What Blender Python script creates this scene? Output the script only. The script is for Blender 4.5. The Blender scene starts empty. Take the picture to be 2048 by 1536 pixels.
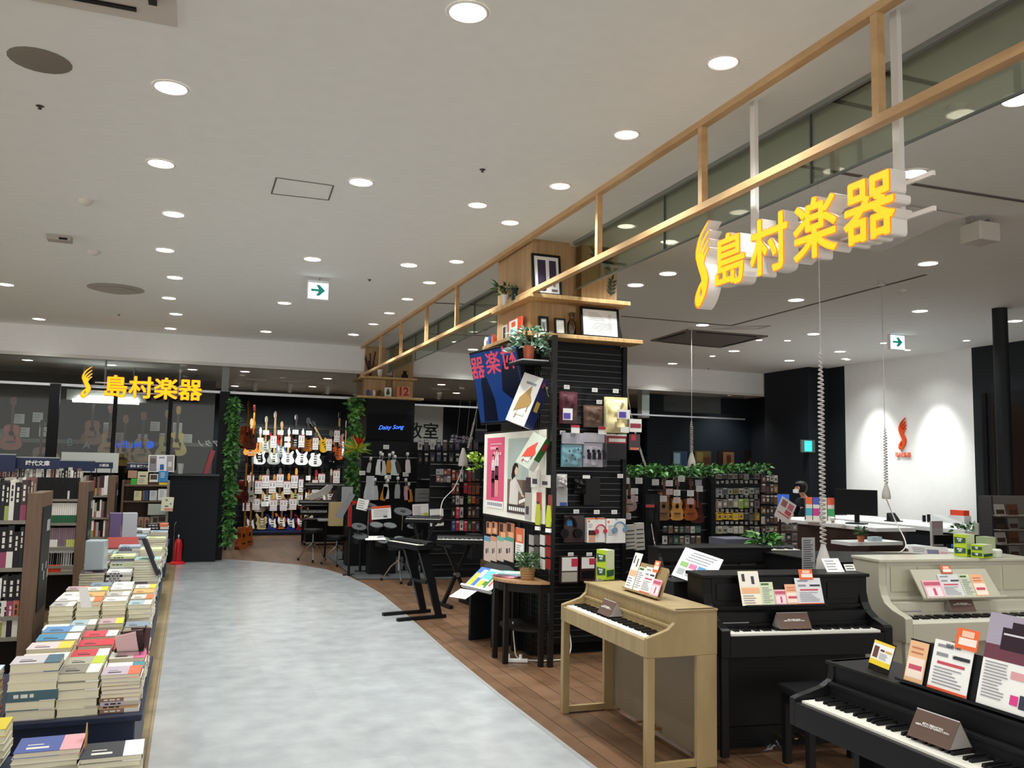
import bpy, math, random
from mathutils import Vector, Matrix
R = math.radians
EXPO = 0.35
WORLD = 1.35
E_AISLE = 68
E_FRONT = 68
E_SHOP = 85
E_SMALL = 25
E_BACK = 60
E_TRACK = 90
E_WASH = 190
PI = math.pi
sc = bpy.context.scene
COL = sc.collection
# ---------------------------------------------------------------- camera, world, exposure
F_PX, EYE = 1700.0, 1.62
_yaw, _pit, _rol = R(20.5), R(5.49), R(1.12)
_cy, _sy = math.cos(_yaw), math.sin(_yaw)
_fwd = Vector((_sy*math.cos(_pit), _cy*math.cos(_pit), math.sin(_pit)))
_right = Vector((_cy, -_sy, 0)); _up = _right.cross(_fwd)
_r2 = _right*math.cos(_rol) + _up*math.sin(_rol)
_u2 = -_right*math.sin(_rol) + _up*math.cos(_rol)
EYEV = Vector((0, 0, EYE))
cam_data = bpy.data.cameras.new('camera')
cam = bpy.data.objects.new('camera', cam_data); COL.objects.link(cam)
m = Matrix((_r2, _u2, -_fwd)).transposed().to_4x4(); m.translation = EYEV
cam.matrix_world = m
cam_data.sensor_width = 36; cam_data.lens = 36*F_PX/2048
cam_data.clip_start = .05; cam_data.clip_end = 200
sc.camera = cam
sc.view_settings.view_transform = 'Standard'; sc.view_settings.look = 'None'
sc.view_settings.gamma = 1; sc.view_settings.use_curve_mapping = False
sc.view_settings.exposure = EXPO
w = bpy.data.worlds.new('world'); sc.world = w; w.use_nodes = True
w.node_tree.nodes['Background'].inputs[0].default_value = (1, .96, .92, 1)
w.node_tree.nodes['Background'].inputs[1].default_value = WORLD
sc.cycles.use_denoising = True
sc.cycles.max_bounces = 9; sc.cycles.diffuse_bounces = 6; sc.cycles.glossy_bounces = 3
sc.cycles.transparent_max_bounces = 12; sc.cycles.sample_clamp_indirect = 6; sc.cycles.blur_glossy = .6
sc.cycles.caustics_reflective = False; sc.cycles.caustics_refractive = False
sc.cycles.use_adaptive_sampling = False
CEIL = 3.65

def at(px, py, X=None, Y=None, Z=None):     # the point seen at pixel (px, py) of the 2048 x 1536 frame on the plane X, Y or Z
    d = _r2*((px-1024)/F_PX) - _u2*((py-768)/F_PX) + _fwd
    if X is not None: return EYEV + d*(X/d.x)
    if Y is not None: return EYEV + d*(Y/d.y)
    return EYEV + d*((Z-EYE)/d.z)

# ---------------------------------------------------------------- materials
def lin(h):
    h = h.lstrip('#'); c = [int(h[i:i+2], 16)/255 for i in (0, 2, 4)]
    return [x/12.92 if x <= .04045 else ((x+.055)/1.055)**2.4 for x in c] + [1]
_M = {}
def mat(h, rough=.5, metal=0, emit=0, spec=.5, name=None, coat=0):
    k = (h, rough, metal, emit, spec, coat)
    if k in _M: return _M[k]
    mt = bpy.data.materials.new(name or ('paint_'+h.lstrip('#'))); mt.use_nodes = True
    b = mt.node_tree.nodes['Principled BSDF']
    b.inputs['Base Color'].default_value = lin(h); b.inputs['Roughness'].default_value = rough
    b.inputs['Metallic'].default_value = metal; b.inputs['Specular IOR Level'].default_value = spec
    if spec == .5 and metal == 0 and max(lin(h)[:3]) < .035: b.inputs['Specular IOR Level'].default_value = .2
    b.inputs['Coat Weight'].default_value = coat
    if emit:
        b.inputs['Base Color'].default_value = [x*.12 for x in lin(h)[:3]]+[1]; b.inputs['Emission Color'].default_value = lin(h); b.inputs['Emission Strength'].default_value = emit
    else:                                    # a little uneven colour so nothing is perfectly flat
        nt = mt.node_tree; n = nt.nodes.new('ShaderNodeTexNoise'); n.inputs['Scale'].default_value = 9
        tc = nt.nodes.new('ShaderNodeTexCoord'); nt.links.new(tc.outputs['Object'], n.inputs['Vector'])
        hs = nt.nodes.new('ShaderNodeHueSaturation'); hs.inputs['Color'].default_value = lin(h)
        mr = nt.nodes.new('ShaderNodeMapRange'); mr.inputs[3].default_value = .965; mr.inputs[4].default_value = 1.035
        nt.links.new(n.outputs[0], mr.inputs[0]); nt.links.new(mr.outputs[0], hs.inputs['Value'])
        nt.links.new(hs.outputs[0], b.inputs['Base Color'])
    _M[k] = mt; return mt
def wood(h1, h2, scale=(1, 1, 12), rough=.45, name='wood'):
    k = (h1, h2, scale, rough)
    if k in _M: return _M[k]
    mt = bpy.data.materials.new(name); mt.use_nodes = True; nt = mt.node_tree
    b = nt.nodes['Principled BSDF']; b.inputs['Roughness'].default_value = rough
    tc = nt.nodes.new('ShaderNodeTexCoord'); mp = nt.nodes.new('ShaderNodeMapping'); mp.inputs['Scale'].default_value = scale
    n = nt.nodes.new('ShaderNodeTexNoise'); n.inputs['Scale'].default_value = 3; n.inputs['Detail'].default_value = 6
    cr = nt.nodes.new('ShaderNodeValToRGB'); cr.color_ramp.elements[0].color = lin(h1); cr.color_ramp.elements[1].color = lin(h2)
    cr.color_ramp.elements[0].position = .35; cr.color_ramp.elements[1].position = .68
    nt.links.new(tc.outputs['Object'], mp.inputs[0]); nt.links.new(mp.outputs[0], n.inputs['Vector'])
    nt.links.new(n.outputs[0], cr.inputs[0]); nt.links.new(cr.outputs[0], b.inputs['Base Color'])
    _M[k] = mt; return mt
def planks(name, c1, c2, mortar, bw, bh, rough, rot=0, msize=.004, mixf=.45):
    mt = bpy.data.materials.new(name); mt.use_nodes = True; nt = mt.node_tree; b = nt.nodes['Principled BSDF']
    tc = nt.nodes.new('ShaderNodeTexCoord'); mp = nt.nodes.new('ShaderNodeMapping'); mp.inputs['Rotation'].default_value = (0, 0, rot)
    br = nt.nodes.new('ShaderNodeTexBrick'); br.inputs['Scale'].default_value = 1
    br.inputs['Color1'].default_value = lin(c1); br.inputs['Color2'].default_value = lin(c2); br.inputs['Mortar'].default_value = lin(mortar)
    br.inputs['Brick Width'].default_value = bw; br.inputs['Row Height'].default_value = bh; br.inputs['Mortar Size'].default_value = msize
    n = nt.nodes.new('ShaderNodeTexNoise'); n.inputs['Scale'].default_value = 5; n.inputs['Detail'].default_value = 8
    mx = nt.nodes.new('ShaderNodeMix'); mx.data_type = 'RGBA'; mx.blend_type = 'OVERLAY'; mx.inputs[0].default_value = mixf
    nt.links.new(tc.outputs['Object'], mp.inputs[0]); nt.links.new(mp.outputs[0], br.inputs['Vector'])
    nt.links.new(tc.outputs['Object'], n.inputs['Vector'])
    nt.links.new(br.outputs[0], mx.inputs[6]); nt.links.new(n.outputs[0], mx.inputs[7]); nt.links.new(mx.outputs[2], b.inputs['Base Color'])
    mr = nt.nodes.new('ShaderNodeMapRange'); mr.inputs[3].default_value = rough*.8; mr.inputs[4].default_value = rough*1.3
    nt.links.new(n.outputs[0], mr.inputs[0]); nt.links.new(mr.outputs[0], b.inputs['Roughness'])
    return mt
def glass(name, tint, gloss=.08, tr=1):
    mt = bpy.data.materials.new(name); mt.use_nodes = True; nt = mt.node_tree; nt.nodes.clear()
    o = nt.nodes.new('ShaderNodeOutputMaterial'); t = nt.nodes.new('ShaderNodeBsdfTransparent'); t.inputs[0].default_value = lin(tint)
    g = nt.nodes.new('ShaderNodeBsdfGlossy'); g.inputs['Roughness'].default_value = .03
    f = nt.nodes.new('ShaderNodeFresnel'); f.inputs[0].default_value = 1.5
    mm = nt.nodes.new('ShaderNodeMath'); mm.operation = 'MULTIPLY'; mm.inputs[1].default_value = gloss/.08
    x = nt.nodes.new('ShaderNodeMixShader')
    nt.links.new(f.outputs[0], mm.inputs[0]); nt.links.new(mm.outputs[0], x.inputs[0]); nt.links.new(t.outputs[0], x.inputs[1]); nt.links.new(g.outputs[0], x.inputs[2]); nt.links.new(x.outputs[0], o.inputs[0])
    return mt
BLACK = mat('#141416', .4); BLK2 = mat('#1b1c1f', .55); WHITE = mat('#e8e6e2', .5); CHROME = mat('#c8c8cc', .2, 1)
STEEL = mat('#8c8f94', .3, 1); PAPER = mat('#f0efec', .7); CREAM = mat('#d9d2b8', .75); NAVY = mat('#141f3c', .5)
OAK = wood('#b08a5c', '#c9a675', (9, 9, .8), .5, 'oak'); RAILW = wood('#b58f63', '#cba77a', (4, 1, 4), .5, 'rail_oak')
ASH = wood('#8f7a54', '#a18b63', (10, 2, .8), .45, 'pale_ash'); GREEN = mat('#3f7a35', .5); DGREEN = mat('#274f28', .55)

# ---------------------------------------------------------------- mesh helpers
class MB:
    def __init__(s): s.v = []; s.f = []; s.mi = []; s.ms = []; s.T = None
    def m(s, mt):
        if mt not in s.ms: s.ms.append(mt)
        return s.ms.index(mt)
    def add(s, vs, fs, mt):
        b = len(s.v); i = s.m(mt)
        s.v += [tuple(s.T @ Vector(v)) if s.T else tuple(v) for v in vs]
        for f in fs: s.f.append([b+k for k in f]); s.mi.append(i)
        return s
    def box(s, x0, y0, z0, x1, y1, z1, mt):
        return s.add([(x0,y0,z0),(x1,y0,z0),(x1,y1,z0),(x0,y1,z0),(x0,y0,z1),(x1,y0,z1),(x1,y1,z1),(x0,y1,z1)],
                     [(0,3,2,1),(4,5,6,7),(0,1,5,4),(1,2,6,5),(2,3,7,6),(3,0,4,7)], mt)
    def cbox(s, c, d, mt): return s.box(c[0]-d[0]/2, c[1]-d[1]/2, c[2]-d[2]/2, c[0]+d[0]/2, c[1]+d[1]/2, c[2]+d[2]/2, mt)
    def quad(s, a, b, c, d, mt): return s.add([a, b, c, d], [(0,1,2,3)], mt)
    def prism(s, pts, axis, a0, a1, mt):     # pts: outline in the other two axes (order x,y,z without axis)
        def e(p, a):
            q = list(p); q.insert(axis, a); return tuple(q)
        n = len(pts); vs = [e(p, a0) for p in pts] + [e(p, a1) for p in pts]
        fs = [tuple(range(n))[::-1], tuple(range(n, 2*n))] + [(i, (i+1) % n, n+(i+1) % n, n+i) for i in range(n)]
        return s.add(vs, fs, mt)
    def cyl(s, p, q, r0, mt, r1=None, seg=12, cap=True):
        p, q = Vector(p), Vector(q); r1 = r0 if r1 is None else r1
        d = (q-p).normalized(); a = d.orthogonal().normalized(); b = d.cross(a)
        vs = []
        for c, r in ((p, r0), (q, r1)):
            for k in range(seg): t = 2*PI*k/seg; vs.append(tuple(c+a*(r*math.cos(t))+b*(r*math.sin(t))))
        fs = [(k, (k+1) % seg, seg+(k+1) % seg, seg+k) for k in range(seg)]
        if cap: fs += [tuple(range(seg))[::-1], tuple(range(seg, 2*seg))]
        return s.add(vs, fs, mt)
    def tube(s, pts, r, mt, seg=8):
        pts = [Vector(p) for p in pts]; vs = []; a = None
        for i, p in enumerate(pts):
            d = (pts[min(i+1, len(pts)-1)]-pts[max(i-1, 0)]).normalized()
            a = (d.orthogonal() if a is None else a - d*a.dot(d)).normalized(); b = d.cross(a)
            for k in range(seg): t = 2*PI*k/seg; vs.append(tuple(p+a*(r*math.cos(t))+b*(r*math.sin(t))))
        fs = []
        for i in range(len(pts)-1):
            for k in range(seg): fs.append((i*seg+k, i*seg+(k+1) % seg, (i+1)*seg+(k+1) % seg, (i+1)*seg+k))
        fs += [tuple(range(seg))[::-1], tuple(range((len(pts)-1)*seg, len(pts)*seg))]
        return s.add(vs, fs, mt)
    def lathe(s, c, prof, mt, seg=20):       # prof: (radius, z) from bottom up
        vs = []
        for r, z in prof:
            for k in range(seg): t = 2*PI*k/seg; vs.append((c[0]+r*math.cos(t), c[1]+r*math.sin(t), c[2]+z))
        fs = []
        for i in range(len(prof)-1):
            for k in range(seg): fs.append((i*seg+k, i*seg+(k+1) % seg, (i+1)*seg+(k+1) % seg, (i+1)*seg+k))
        fs += [tuple(range(seg))[::-1], tuple(range((len(prof)-1)*seg, len(prof)*seg))]
        return s.add(vs, fs, mt)
    def mesh(s, name, smooth=False):
        me = bpy.data.meshes.new(name); me.from_pydata(s.v, [], s.f)
        for q in s.ms: me.materials.append(q)
        me.polygons.foreach_set('material_index', s.mi)
        if smooth:
            me.polygons.foreach_set('use_smooth', [True]*len(s.f)); me.update()
            try: me.set_sharp_from_angle(angle=R(40))
            except Exception: pass
        me.update(); return me
    def build(s, name, parent=None, loc=(0,0,0), rot=(0,0,0), smooth=False, bev=0):
        return ob(name, s.mesh(name, smooth), parent, loc, rot, bev)
def ob(name, me, parent=None, loc=(0,0,0), rot=(0,0,0), bev=0):
    o = bpy.data.objects.new(name, me); COL.objects.link(o); o.location = loc; o.rotation_euler = rot
    if parent: o.parent = parent
    if bev:
        b = o.modifiers.new('bevel', 'BEVEL'); b.width = bev; b.segments = 2; b.limit_method = 'ANGLE'
    return o
def tag(o, label, cat, group=None, kind=None):
    if label: o['label'] = label
    if cat: o['category'] = cat
    if group: o['group'] = group
    if kind: o['kind'] = kind
    return o
def thing(name, label, cat, loc=(0,0,0), rz=0, group=None, rot=None):
    o = ob(name, None, None, loc, rot or (0,0,rz)); return tag(o, label, cat, group)
def struct(name, mb, **k):
    o = mb.build(name, **k); o['kind'] = 'structure'; return o
def dup(root, loc, rot=None, label=None, group=None, parent=None):
    r = root.copy(); COL.objects.link(r)
    if loc is not None: r.location = loc
    if rot is not None: r.rotation_euler = rot
    if label: r['label'] = label
    if group: r['group'] = group
    if parent: r.parent = parent
    for c in list(root.children): dup(c, None, parent=r)
    return r
def text_mesh(s, size, extrude, offset, mt, align='CENTER', bold=0, shear=0):
    c = bpy.data.curves.new('lettering', 'FONT'); c.body = s; c.size = size; c.extrude = extrude; c.offset = offset; c.shear = shear
    c.align_x = align; c.align_y = 'CENTER'; c.resolution_u = 3
    o = bpy.data.objects.new('lettering', c); COL.objects.link(o)
    bpy.context.view_layer.update()
    dg = bpy.context.evaluated_depsgraph_get(); me = bpy.data.meshes.new_from_object(o.evaluated_get(dg))
    bpy.data.objects.remove(o)
    if bold:                                   # thicker strokes: the glyphs laid over themselves a little shifted
        V = [v.co.copy() for v in me.vertices]; Fs = [tuple(p.vertices) for p in me.polygons]; vs = []; fs = []
        for k in range(9):
            a = k*PI/4; d = Vector((0, 0, 0)) if k == 8 else Vector((math.cos(a)*bold, math.sin(a)*bold, .00006*k)); b = len(vs)
            vs += [tuple(v+d) for v in V]; fs += [tuple(b+i for i in f) for f in Fs]
        me = bpy.data.meshes.new('lettering'); me.from_pydata(vs, [], fs)
    me.materials.clear(); me.materials.append(mt); return me
ORD = ['first','second','third','fourth','fifth','sixth','seventh','eighth','ninth','tenth','eleventh','twelfth','thirteenth','fourteenth','fifteenth','sixteenth','seventeenth','eighteenth','nineteenth','twentieth']
def nth(i): return ORD[i] if i < 20 else ('twenty-'+ORD[i-20] if i < 29 else f'{i+1}th')
# printed sheet / box standing on a vertical plane, given by its pixel corners on the plane X= or Y=
def printed(mb, w, h, spec, y=-.0012):       # spec: (x0, z0, x1, z1, material) as fractions; ink lies on the -y face
    for i, q in enumerate(spec):
        e = y - .0006*(1+i*.25)
        mb.quad((w*(q[0]-.5), e, h*q[1]), (w*(q[2]-.5), e, h*q[1]), (w*(q[2]-.5), e, h*q[3]), (w*(q[0]-.5), e, h*q[3]), q[4])
    return mb
def sheet(name, label, cat, w, h, loc, rz=0, lean=0, spec=(), base=None, th=.003, group=None, tilt=0, parent=None):
    mb = MB(); mb.box(-w/2, -.0012, 0, w/2, th-.0012, h, base or PAPER); printed(mb, w, h, spec)
    o = mb.build(name, parent, loc); o.rotation_mode = 'XYZ'
    o.matrix_basis = Matrix.Translation(loc) @ Matrix.Rotation(rz, 4, 'Z') @ Matrix.Rotation(lean, 4, 'X') @ Matrix.Rotation(tilt, 4, 'Y')
    if label: tag(o, label, cat, group)
    return o
def slab(name, label, cat, box, X=None, Y=None, th=.02, spec=(), base=None, group=None, parent=None, lean=0, tilt=0):
    x0, y0, x1, y1 = box; a = at(x0, (y0+y1)/2, X=X, Y=Y); b = at(x1, (y0+y1)/2, X=X, Y=Y); xm = (x0+x1)/2
    t, u = at(xm, y0, X=X, Y=Y), at(xm, y1, X=X, Y=Y)
    wdt = (b-a).length; c = (a+b)/2
    return sheet(name, label, cat, wdt, t.z-u.z, (c.x, c.y, u.z), R(-90) if X is not None else 0, lean, spec, base, th, group, tilt, parent)
INK = mat('#3a3a42', .7); INK2 = mat('#8f8f98', .7); REDP = mat('#c8324a', .6); PINK = mat('#e08fa8', .6); ORG = mat('#ee6a34', .6); YEL = mat('#f0cf2c', .6)
def lines(x0, z0, x1, z1, n, mt=None, seed=0):
    r = random.Random(seed*77+n); o = []
    for i in range(n):
        z = z0+(z1-z0)*(i+.3)/n; o.append((x0, z, x0+(x1-x0)*(.6+.4*r.random()), z+(z1-z0)/n*.35, mt or INK2))
    return o
rnd = random.Random(7)
# ================================================================ SETTING
FLOORW = planks('brown_wood_planks', '#5e4430', '#71533c', '#3d2b1d', 1.2, .15, .38, R(90))
FLOORB = planks('beige_wood_planks', '#857456', '#907e60', '#6f6049', 1.2, .15, .45, R(90))
FLOORG = planks('grey_vinyl_tiles', '#a6a9ad', '#acafb3', '#a3a6aa', .6, .6, .17, 0, .001, .3)
WALLW = mat('#ebeceb', .8, name='white_wall'); CEILM = mat('#eaece9', .85, name='ceiling_paint'); DARKW = mat('#1c2026', .7, name='charcoal_wall'); SLOT = mat('#6b655f', .8)
struct('floor', MB().box(-9, -4, -.1, 12, 21, 0, FLOORW))
aisle = [(-.13, -4), (2.14, -4), (2.14, 5.8), (2.17, 7.2), (2.26, 9.2), (2.3, 10.6), (2.26, 11.6), (2.17, 12.5), (2.0, 13.2), (1.69, 13.88), (1.2, 14.4), (.7, 14.8), (.22, 15.0), (-.13, 15.0)]
struct('floor_aisle', MB().prism(aisle, 2, .0005, .003, FLOORG))
struct('floor_bookshop', MB().box(-9, -4, .0005, -.131, 14.75, .003, FLOORB))
struct('trim_floor_edge', MB().prism([(x+.0, y) for x, y in aisle[1:13]] + [(x-.03, y-.01) for x, y in aisle[12:0:-1]], 2, .003, .005, mat('#8f8f90', .5)))
struct('ceiling', MB().box(-9, -4, CEIL, 12, 14.8, CEIL+.1, CEILM))
struct('ceiling_back', MB().box(-9, 14.95, 3.22, 12, 21, 3.3, CEILM))
struct('wall_fascia', MB().box(-9, 14.8, 3.22, 11.6, 14.95, CEIL, WALLW))
struct('wall_back', MB().box(-9, 20.1, 0, 12, 20.3, 3.3, DARKW))
struct('wall_left', MB().box(-9.1, 14.8, 0, -9, 20.2, CEIL, DARKW))
wr = at(1692, 733, Z=CEIL); XW = 11.65
struct('wall_right', MB().box(XW, 10.1, 0, XW+.1, 12.95, CEIL, WALLW))
struct('wall_right_charcoal', MB().box(XW, 12.95, 0, XW+.1, 20.2, CEIL, DARKW).box(XW, -4, 0, XW+.1, 10.1, CEIL, mat('#22262a', .6)))
struct('wall_right_recess', MB().box(at(1530, 900, Y=14.75).x, 13.4, 0, XW, 14.75, CEIL, DARKW))
# door with glass to the dark room at the far right
struct('door_1', MB().box(XW-.03, 8.2, 0, XW-.001, 9.9, 2.9, mat('#17191b', .5)).box(XW-.06, 9.82, 0, XW-.03, 9.9, 2.9, BLACK).box(XW-.05, 8.3, 1.0, XW-.04, 9.7, 2.7, mat('#241c19', .15)))
# slim charcoal column in the shop
pc = at(1999, 617, Z=CEIL)
col3 = MB().cyl((pc.x, pc.y, 0), (pc.x, pc.y, CEIL), .085, mat('#202326', .5), seg=24).build('round_column', smooth=True); col3['kind'] = 'structure'; col3.name = 'wall_column'
# low dark box wall + black posts + glass front of the acoustic room (left)
WY = 14.8
struct('wall_low', MB().box(-.3, 14.55, 0, .44, 14.8, 1.36, mat('#191d22', .55)).box(-.33, 14.5, 1.36, .44, 14.799, 1.39, mat('#303338', .4)))
for i, (xa, xb) in enumerate(((437, 457), (224, 232), (335, 343), (95, 116))):
    a, b = at(xa, 850, Y=WY).x, at(xb, 850, Y=WY).x
    struct(f'trim_{i+1}', MB().box(a, WY-.04, 0 if i != 1 else .0, b, WY+.06, 2.75, mat('#101216', .5)))
wg = glass('window_glass', '#dfe3e1', .06)
struct('window_1', MB().box(-9, WY+.004, .9, .32, WY+.014, 2.72, wg))
sg = glass('smoke_screen_glass', '#f2f4f2', .05)
struct('window_2', MB().box(-9, 14.86, 2.76, 2.74, 14.87, 3.22, sg).box(3.68, 14.86, 2.76, 10.74, 14.87, 3.22, sg))
struct('trim_5', MB().box(-9, 14.84, 2.72, 2.74, 14.9, 2.76, mat('#c9ccd0', .3, .6)).box(3.68, 14.84, 2.66, 10.74, 14.88, 2.69, mat('#c9ccd0', .3, .6)))
struct('trim_6', MB().box(-9, 14.78, 3.17, 11.6, 14.97, 3.22, mat('#cfcdc8', .7)))
# white square posts between fascia and rail
for i, (xa, xb, yb) in enumerate(((444, 458, 795), (208, 212, 775), (358, 361, 790), (1284, 1299, 835))):
    a, b = at(xa, 760, Y=14.9).x, at(xb, 760, Y=14.9).x
    struct(f'trim_{i+7}', MB().box(a, 14.9, at(xa, yb, Y=14.9).z, b, 14.9+(b-a), 3.22, mat('#bfc2c4', .6)))
# smoke screen glass above the shop front
GX = 3.17
struct('window_3', MB().box(GX, -1, 3.22, GX+.01, 6.9, CEIL, glass('green_screen_glass', '#e9efe6', .04)).box(GX, 7.9, 3.22, GX+.01, 14.78, CEIL, glass('green_screen_glass', '#e9efe6', .04)))
tb = MB().box(GX-.035, -1, CEIL-.03, GX-.012, 6.88, CEIL, mat('#7d7f78', .4)).box(GX-.035, 7.95, CEIL-.03, GX-.012, 14.78, CEIL, mat('#7d7f78', .4)).box(GX-.012, -1, CEIL-.012, GX+.012, 6.88, CEIL, mat('#1d1d1c', .5)).box(GX-.012, 7.95, CEIL-.012, GX+.012, 14.78, CEIL, mat('#1d1d1c', .5))
for q in (1621, 1328, 948, 876, 832): tb.box(GX-.003, at(q, 330 if q > 1500 else 450 if q > 1300 else 640, X=GX).y-.004, 3.22, GX+.013, at(q, 330 if q > 1500 else 450 if q > 1300 else 640, X=GX).y+.004, CEIL, mat('#55605a', .4))
tb.box(GX-.004, -1, 3.212, GX+.014, 6.88, 3.222, mat('#6f7a74', .4)).box(GX-.004, 7.95, 3.212, GX+.014, 14.78, 3.222, mat('#6f7a74', .4))
struct('trim_11', tb)
# dark expansion slots in the shop ceiling
sl = MB()
def slot(p, q, wd=.035):
    a, b = at(*p, Z=CEIL), at(*q, Z=CEIL); d = (b-a); d.z = 0; n = Vector((-d.y, d.x, 0)).normalized()*wd/2
    sl.add([tuple(v) for v in (a-n, b-n, b+n, a+n)] + [tuple(v-Vector((0, 0, .006))) for v in (a-n, b-n, b+n, a+n)], [(4,5,6,7)[::-1], (0,1,5,4), (1,2,6,5), (2,3,7,6), (3,0,4,7)], SLOT)
for p, q in (((1243, 632), (1462, 651)), ((1462, 651), (1852, 549)), ((1600, 331), (1722, 352)), ((1818, 366), (2060, 404)), ((1668, 200), (1782, 225)), ((1766, 144), (1895, 173)), ((1668, 200), (1766, 144)), ((860, 605), (1000, 611)), ((850, 667), (1000, 672))): slot(p, q)
struct('trim_12', sl)
al = MB()
def panel_line(ps, wd=.012):
    for p, q in zip(ps, ps[1:]):
        a, b = at(*p, Z=CEIL), at(*q, Z=CEIL); d = (b-a); d.z = 0; n = Vector((-d.y, d.x, 0)).normalized()*wd/2
        al.add([tuple(v-Vector((0, 0, .003))) for v in (a-n, a+n, b+n, b-n)], [(0,1,2,3)], SLOT)
panel_line([(553, 355), (667, 371), (657, 400), (543, 387), (553, 355)])
tag(al.build('access_panel'), 'square white access panel outlined on the aisle ceiling', 'panel')
al = MB(); panel_line([(1450, 655), (1541, 651), (1513, 658), (1425, 657)], .02)
tag(al.build('access_panel'), 'small access panel outlined on the shop ceiling beside the air conditioner', 'panel')
# ---------------------------------------------------------------- downlights
LENS = mat('#fff6ea', .5, emit=9, name='lamp_lens'); RING = mat('#e6e2dc', .5)
rg = MB()
for k in range(24):
    t0, t1 = 2*PI*k/24, 2*PI*(k+1)/24
    def c_(r, t, z): return (r*math.cos(t), r*math.sin(t), z)
    rg.quad(c_(1, t0, -.006), c_(1, t1, -.006), c_(1.16, t1, -.001), c_(1.16, t0, -.001), RING)
    rg.quad(c_(1, t0, -.006), c_(1, t1, -.006), c_(.94, t1, -.001), c_(.94, t0, -.001), RING)
RINGM = rg.mesh('trim_ring'); LENSM = MB().add([(math.cos(2*PI*k/24), math.sin(2*PI*k/24), -.0015) for k in range(24)], [tuple(range(24))[::-1]], LENS).mesh('lamp_lens')
DIMLENS = MB().add([(math.cos(2*PI*k/24), math.sin(2*PI*k/24), -.0015) for k in range(24)], [tuple(range(24))[::-1]], mat('#fff0dc', .5, emit=2.2)).mesh('lamp_lens')
def spot(parent, energy, loc=(0, 0, -.03), size=125, blend=.9, rot=(0, 0, 0), color=(.965, 1, .955), rad=.06):
    l = bpy.data.lights.new('bulb', 'SPOT'); l.energy = energy; l.spot_size = R(size); l.spot_blend = blend; l.color = color; l.shadow_soft_size = rad
    o = bpy.data.objects.new('bulb', l); COL.objects.link(o); o.location = loc; o.rotation_euler = rot; o.parent = parent; return o
def downlight(p, r, label, e, group, dim=False, **k):
    t = thing('downlight', label, 'ceiling light', (p.x, p.y, p.z), 0, group)
    a = ob('trim_ring', RINGM, t); a.scale = (r, r, 1); b = ob('lamp_lens', DIMLENS if dim else LENSM, t); b.scale = (r, r, 1)
    if e: spot(t, e, **k)
    return t
AISLE = [(936, 24), (342, 175), (322, 327), (347, 428), (330, 500), (350, 555), (338, 596), (352, 628), (341, 657), (722, 364), (625, 518), (818, 530), (569, 606), (532, 663), (78, 638), (12, 569), (707, 669)]
FRONT = [(1446, 125), (1253, 269), (1120, 372), (1020, 445), (955, 410), (913, 523), (859, 565), (815, 598), (779, 626), (747, 648), (1252, 452), (1337, 483)]
SHOP = [(1825, 347), (1856, 527), (1592, 600), (1271, 570), (1840, 622), (1405, 650), (1627, 668), (1271, 687), (1680, 703), (1468, 702), (1579, 721), (1345, 727), (2030, 642), (946, 699), (1336, 547)]
SMALL = [(1518, 680), (1575, 681), (1425, 712), (1695, 719), (1767, 686), (1815, 700), (1933, 681)]
BACKL = [(490, 743), (470, 772), (655, 757), (625, 773), (602, 789), (883, 769), (1322, 806), (1388, 799), (1463, 790), (55, 720), (222, 730), (385, 739), (913, 786)]
def seq(L, label, r, e, group, z=CEIL, dim=False):
    o = sorted(L, key=lambda p: p[0])
    for i, p in enumerate(o):
        e2 = e*.25 if p[1] > 655 and e == E_AISLE else e
        q = at(*p, Z=z); downlight(q, r, label % (nth(i)), e2 if q.y < 19.3 else 0, group, dim)
seq(AISLE, 'round downlight in the aisle ceiling, %s of its field from the left', .085, E_AISLE, 'round downlights over the grey aisle')
seq(FRONT, 'ringed dim downlight in the row beside the wooden frame, %s from the left', .075, E_FRONT, 'dim downlights along the shop front', dim=True)
seq(SHOP, 'bright downlight in the shop ceiling, %s of that field from the left', .09, E_SHOP, 'bright downlights inside the music shop')
seq(SMALL, 'small adjustable spot in the shop ceiling near the rear wall, %s from the left', .05, E_SMALL, 'small spots by the rear of the shop')
seq(BACKL, 'downlight in the low rear ceiling beyond the white fascia, %s from the left', .085, E_BACK, 'downlights in the low rear ceiling', z=3.22)
for i, (x, y) in enumerate(((.7, .6), (-.2, 1.4), (-1.8, 2.0), (2.0, .6), (-1.8, 5), (-1.9, 8.5), (3.9, 1.2), (5.6, 2.6), (4.1, 3.2), (-3.5, 11.5), (6.6, .6))):   # the same grid goes on above and behind the viewer
    downlight(Vector((x, y, CEIL)), .085, f'round downlight above the near end of the hall, {nth(i)} outside the view', E_AISLE, 'downlights above the near end of the hall')
# wall washers over the white rear wall
for i, yy in enumerate((10.75, 12.1)):
    t = thing('wall_washer', ['recessed wall washer lighting the right half of the white logo wall', 'recessed wall washer lighting the left half of the white logo wall'][i], 'ceiling light', (XW-.75, yy, CEIL), 0, 'wall washers over the white wall')
    ob('trim_ring', RINGM, t).scale = (.06, .06, 1); ob('lamp_lens', LENSM, t).scale = (.06, .06, 1)
    spot(t, E_WASH, size=50, blend=1, rot=(0, R(-19), 0), color=(.98, 1, .98), rad=.03)
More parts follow.
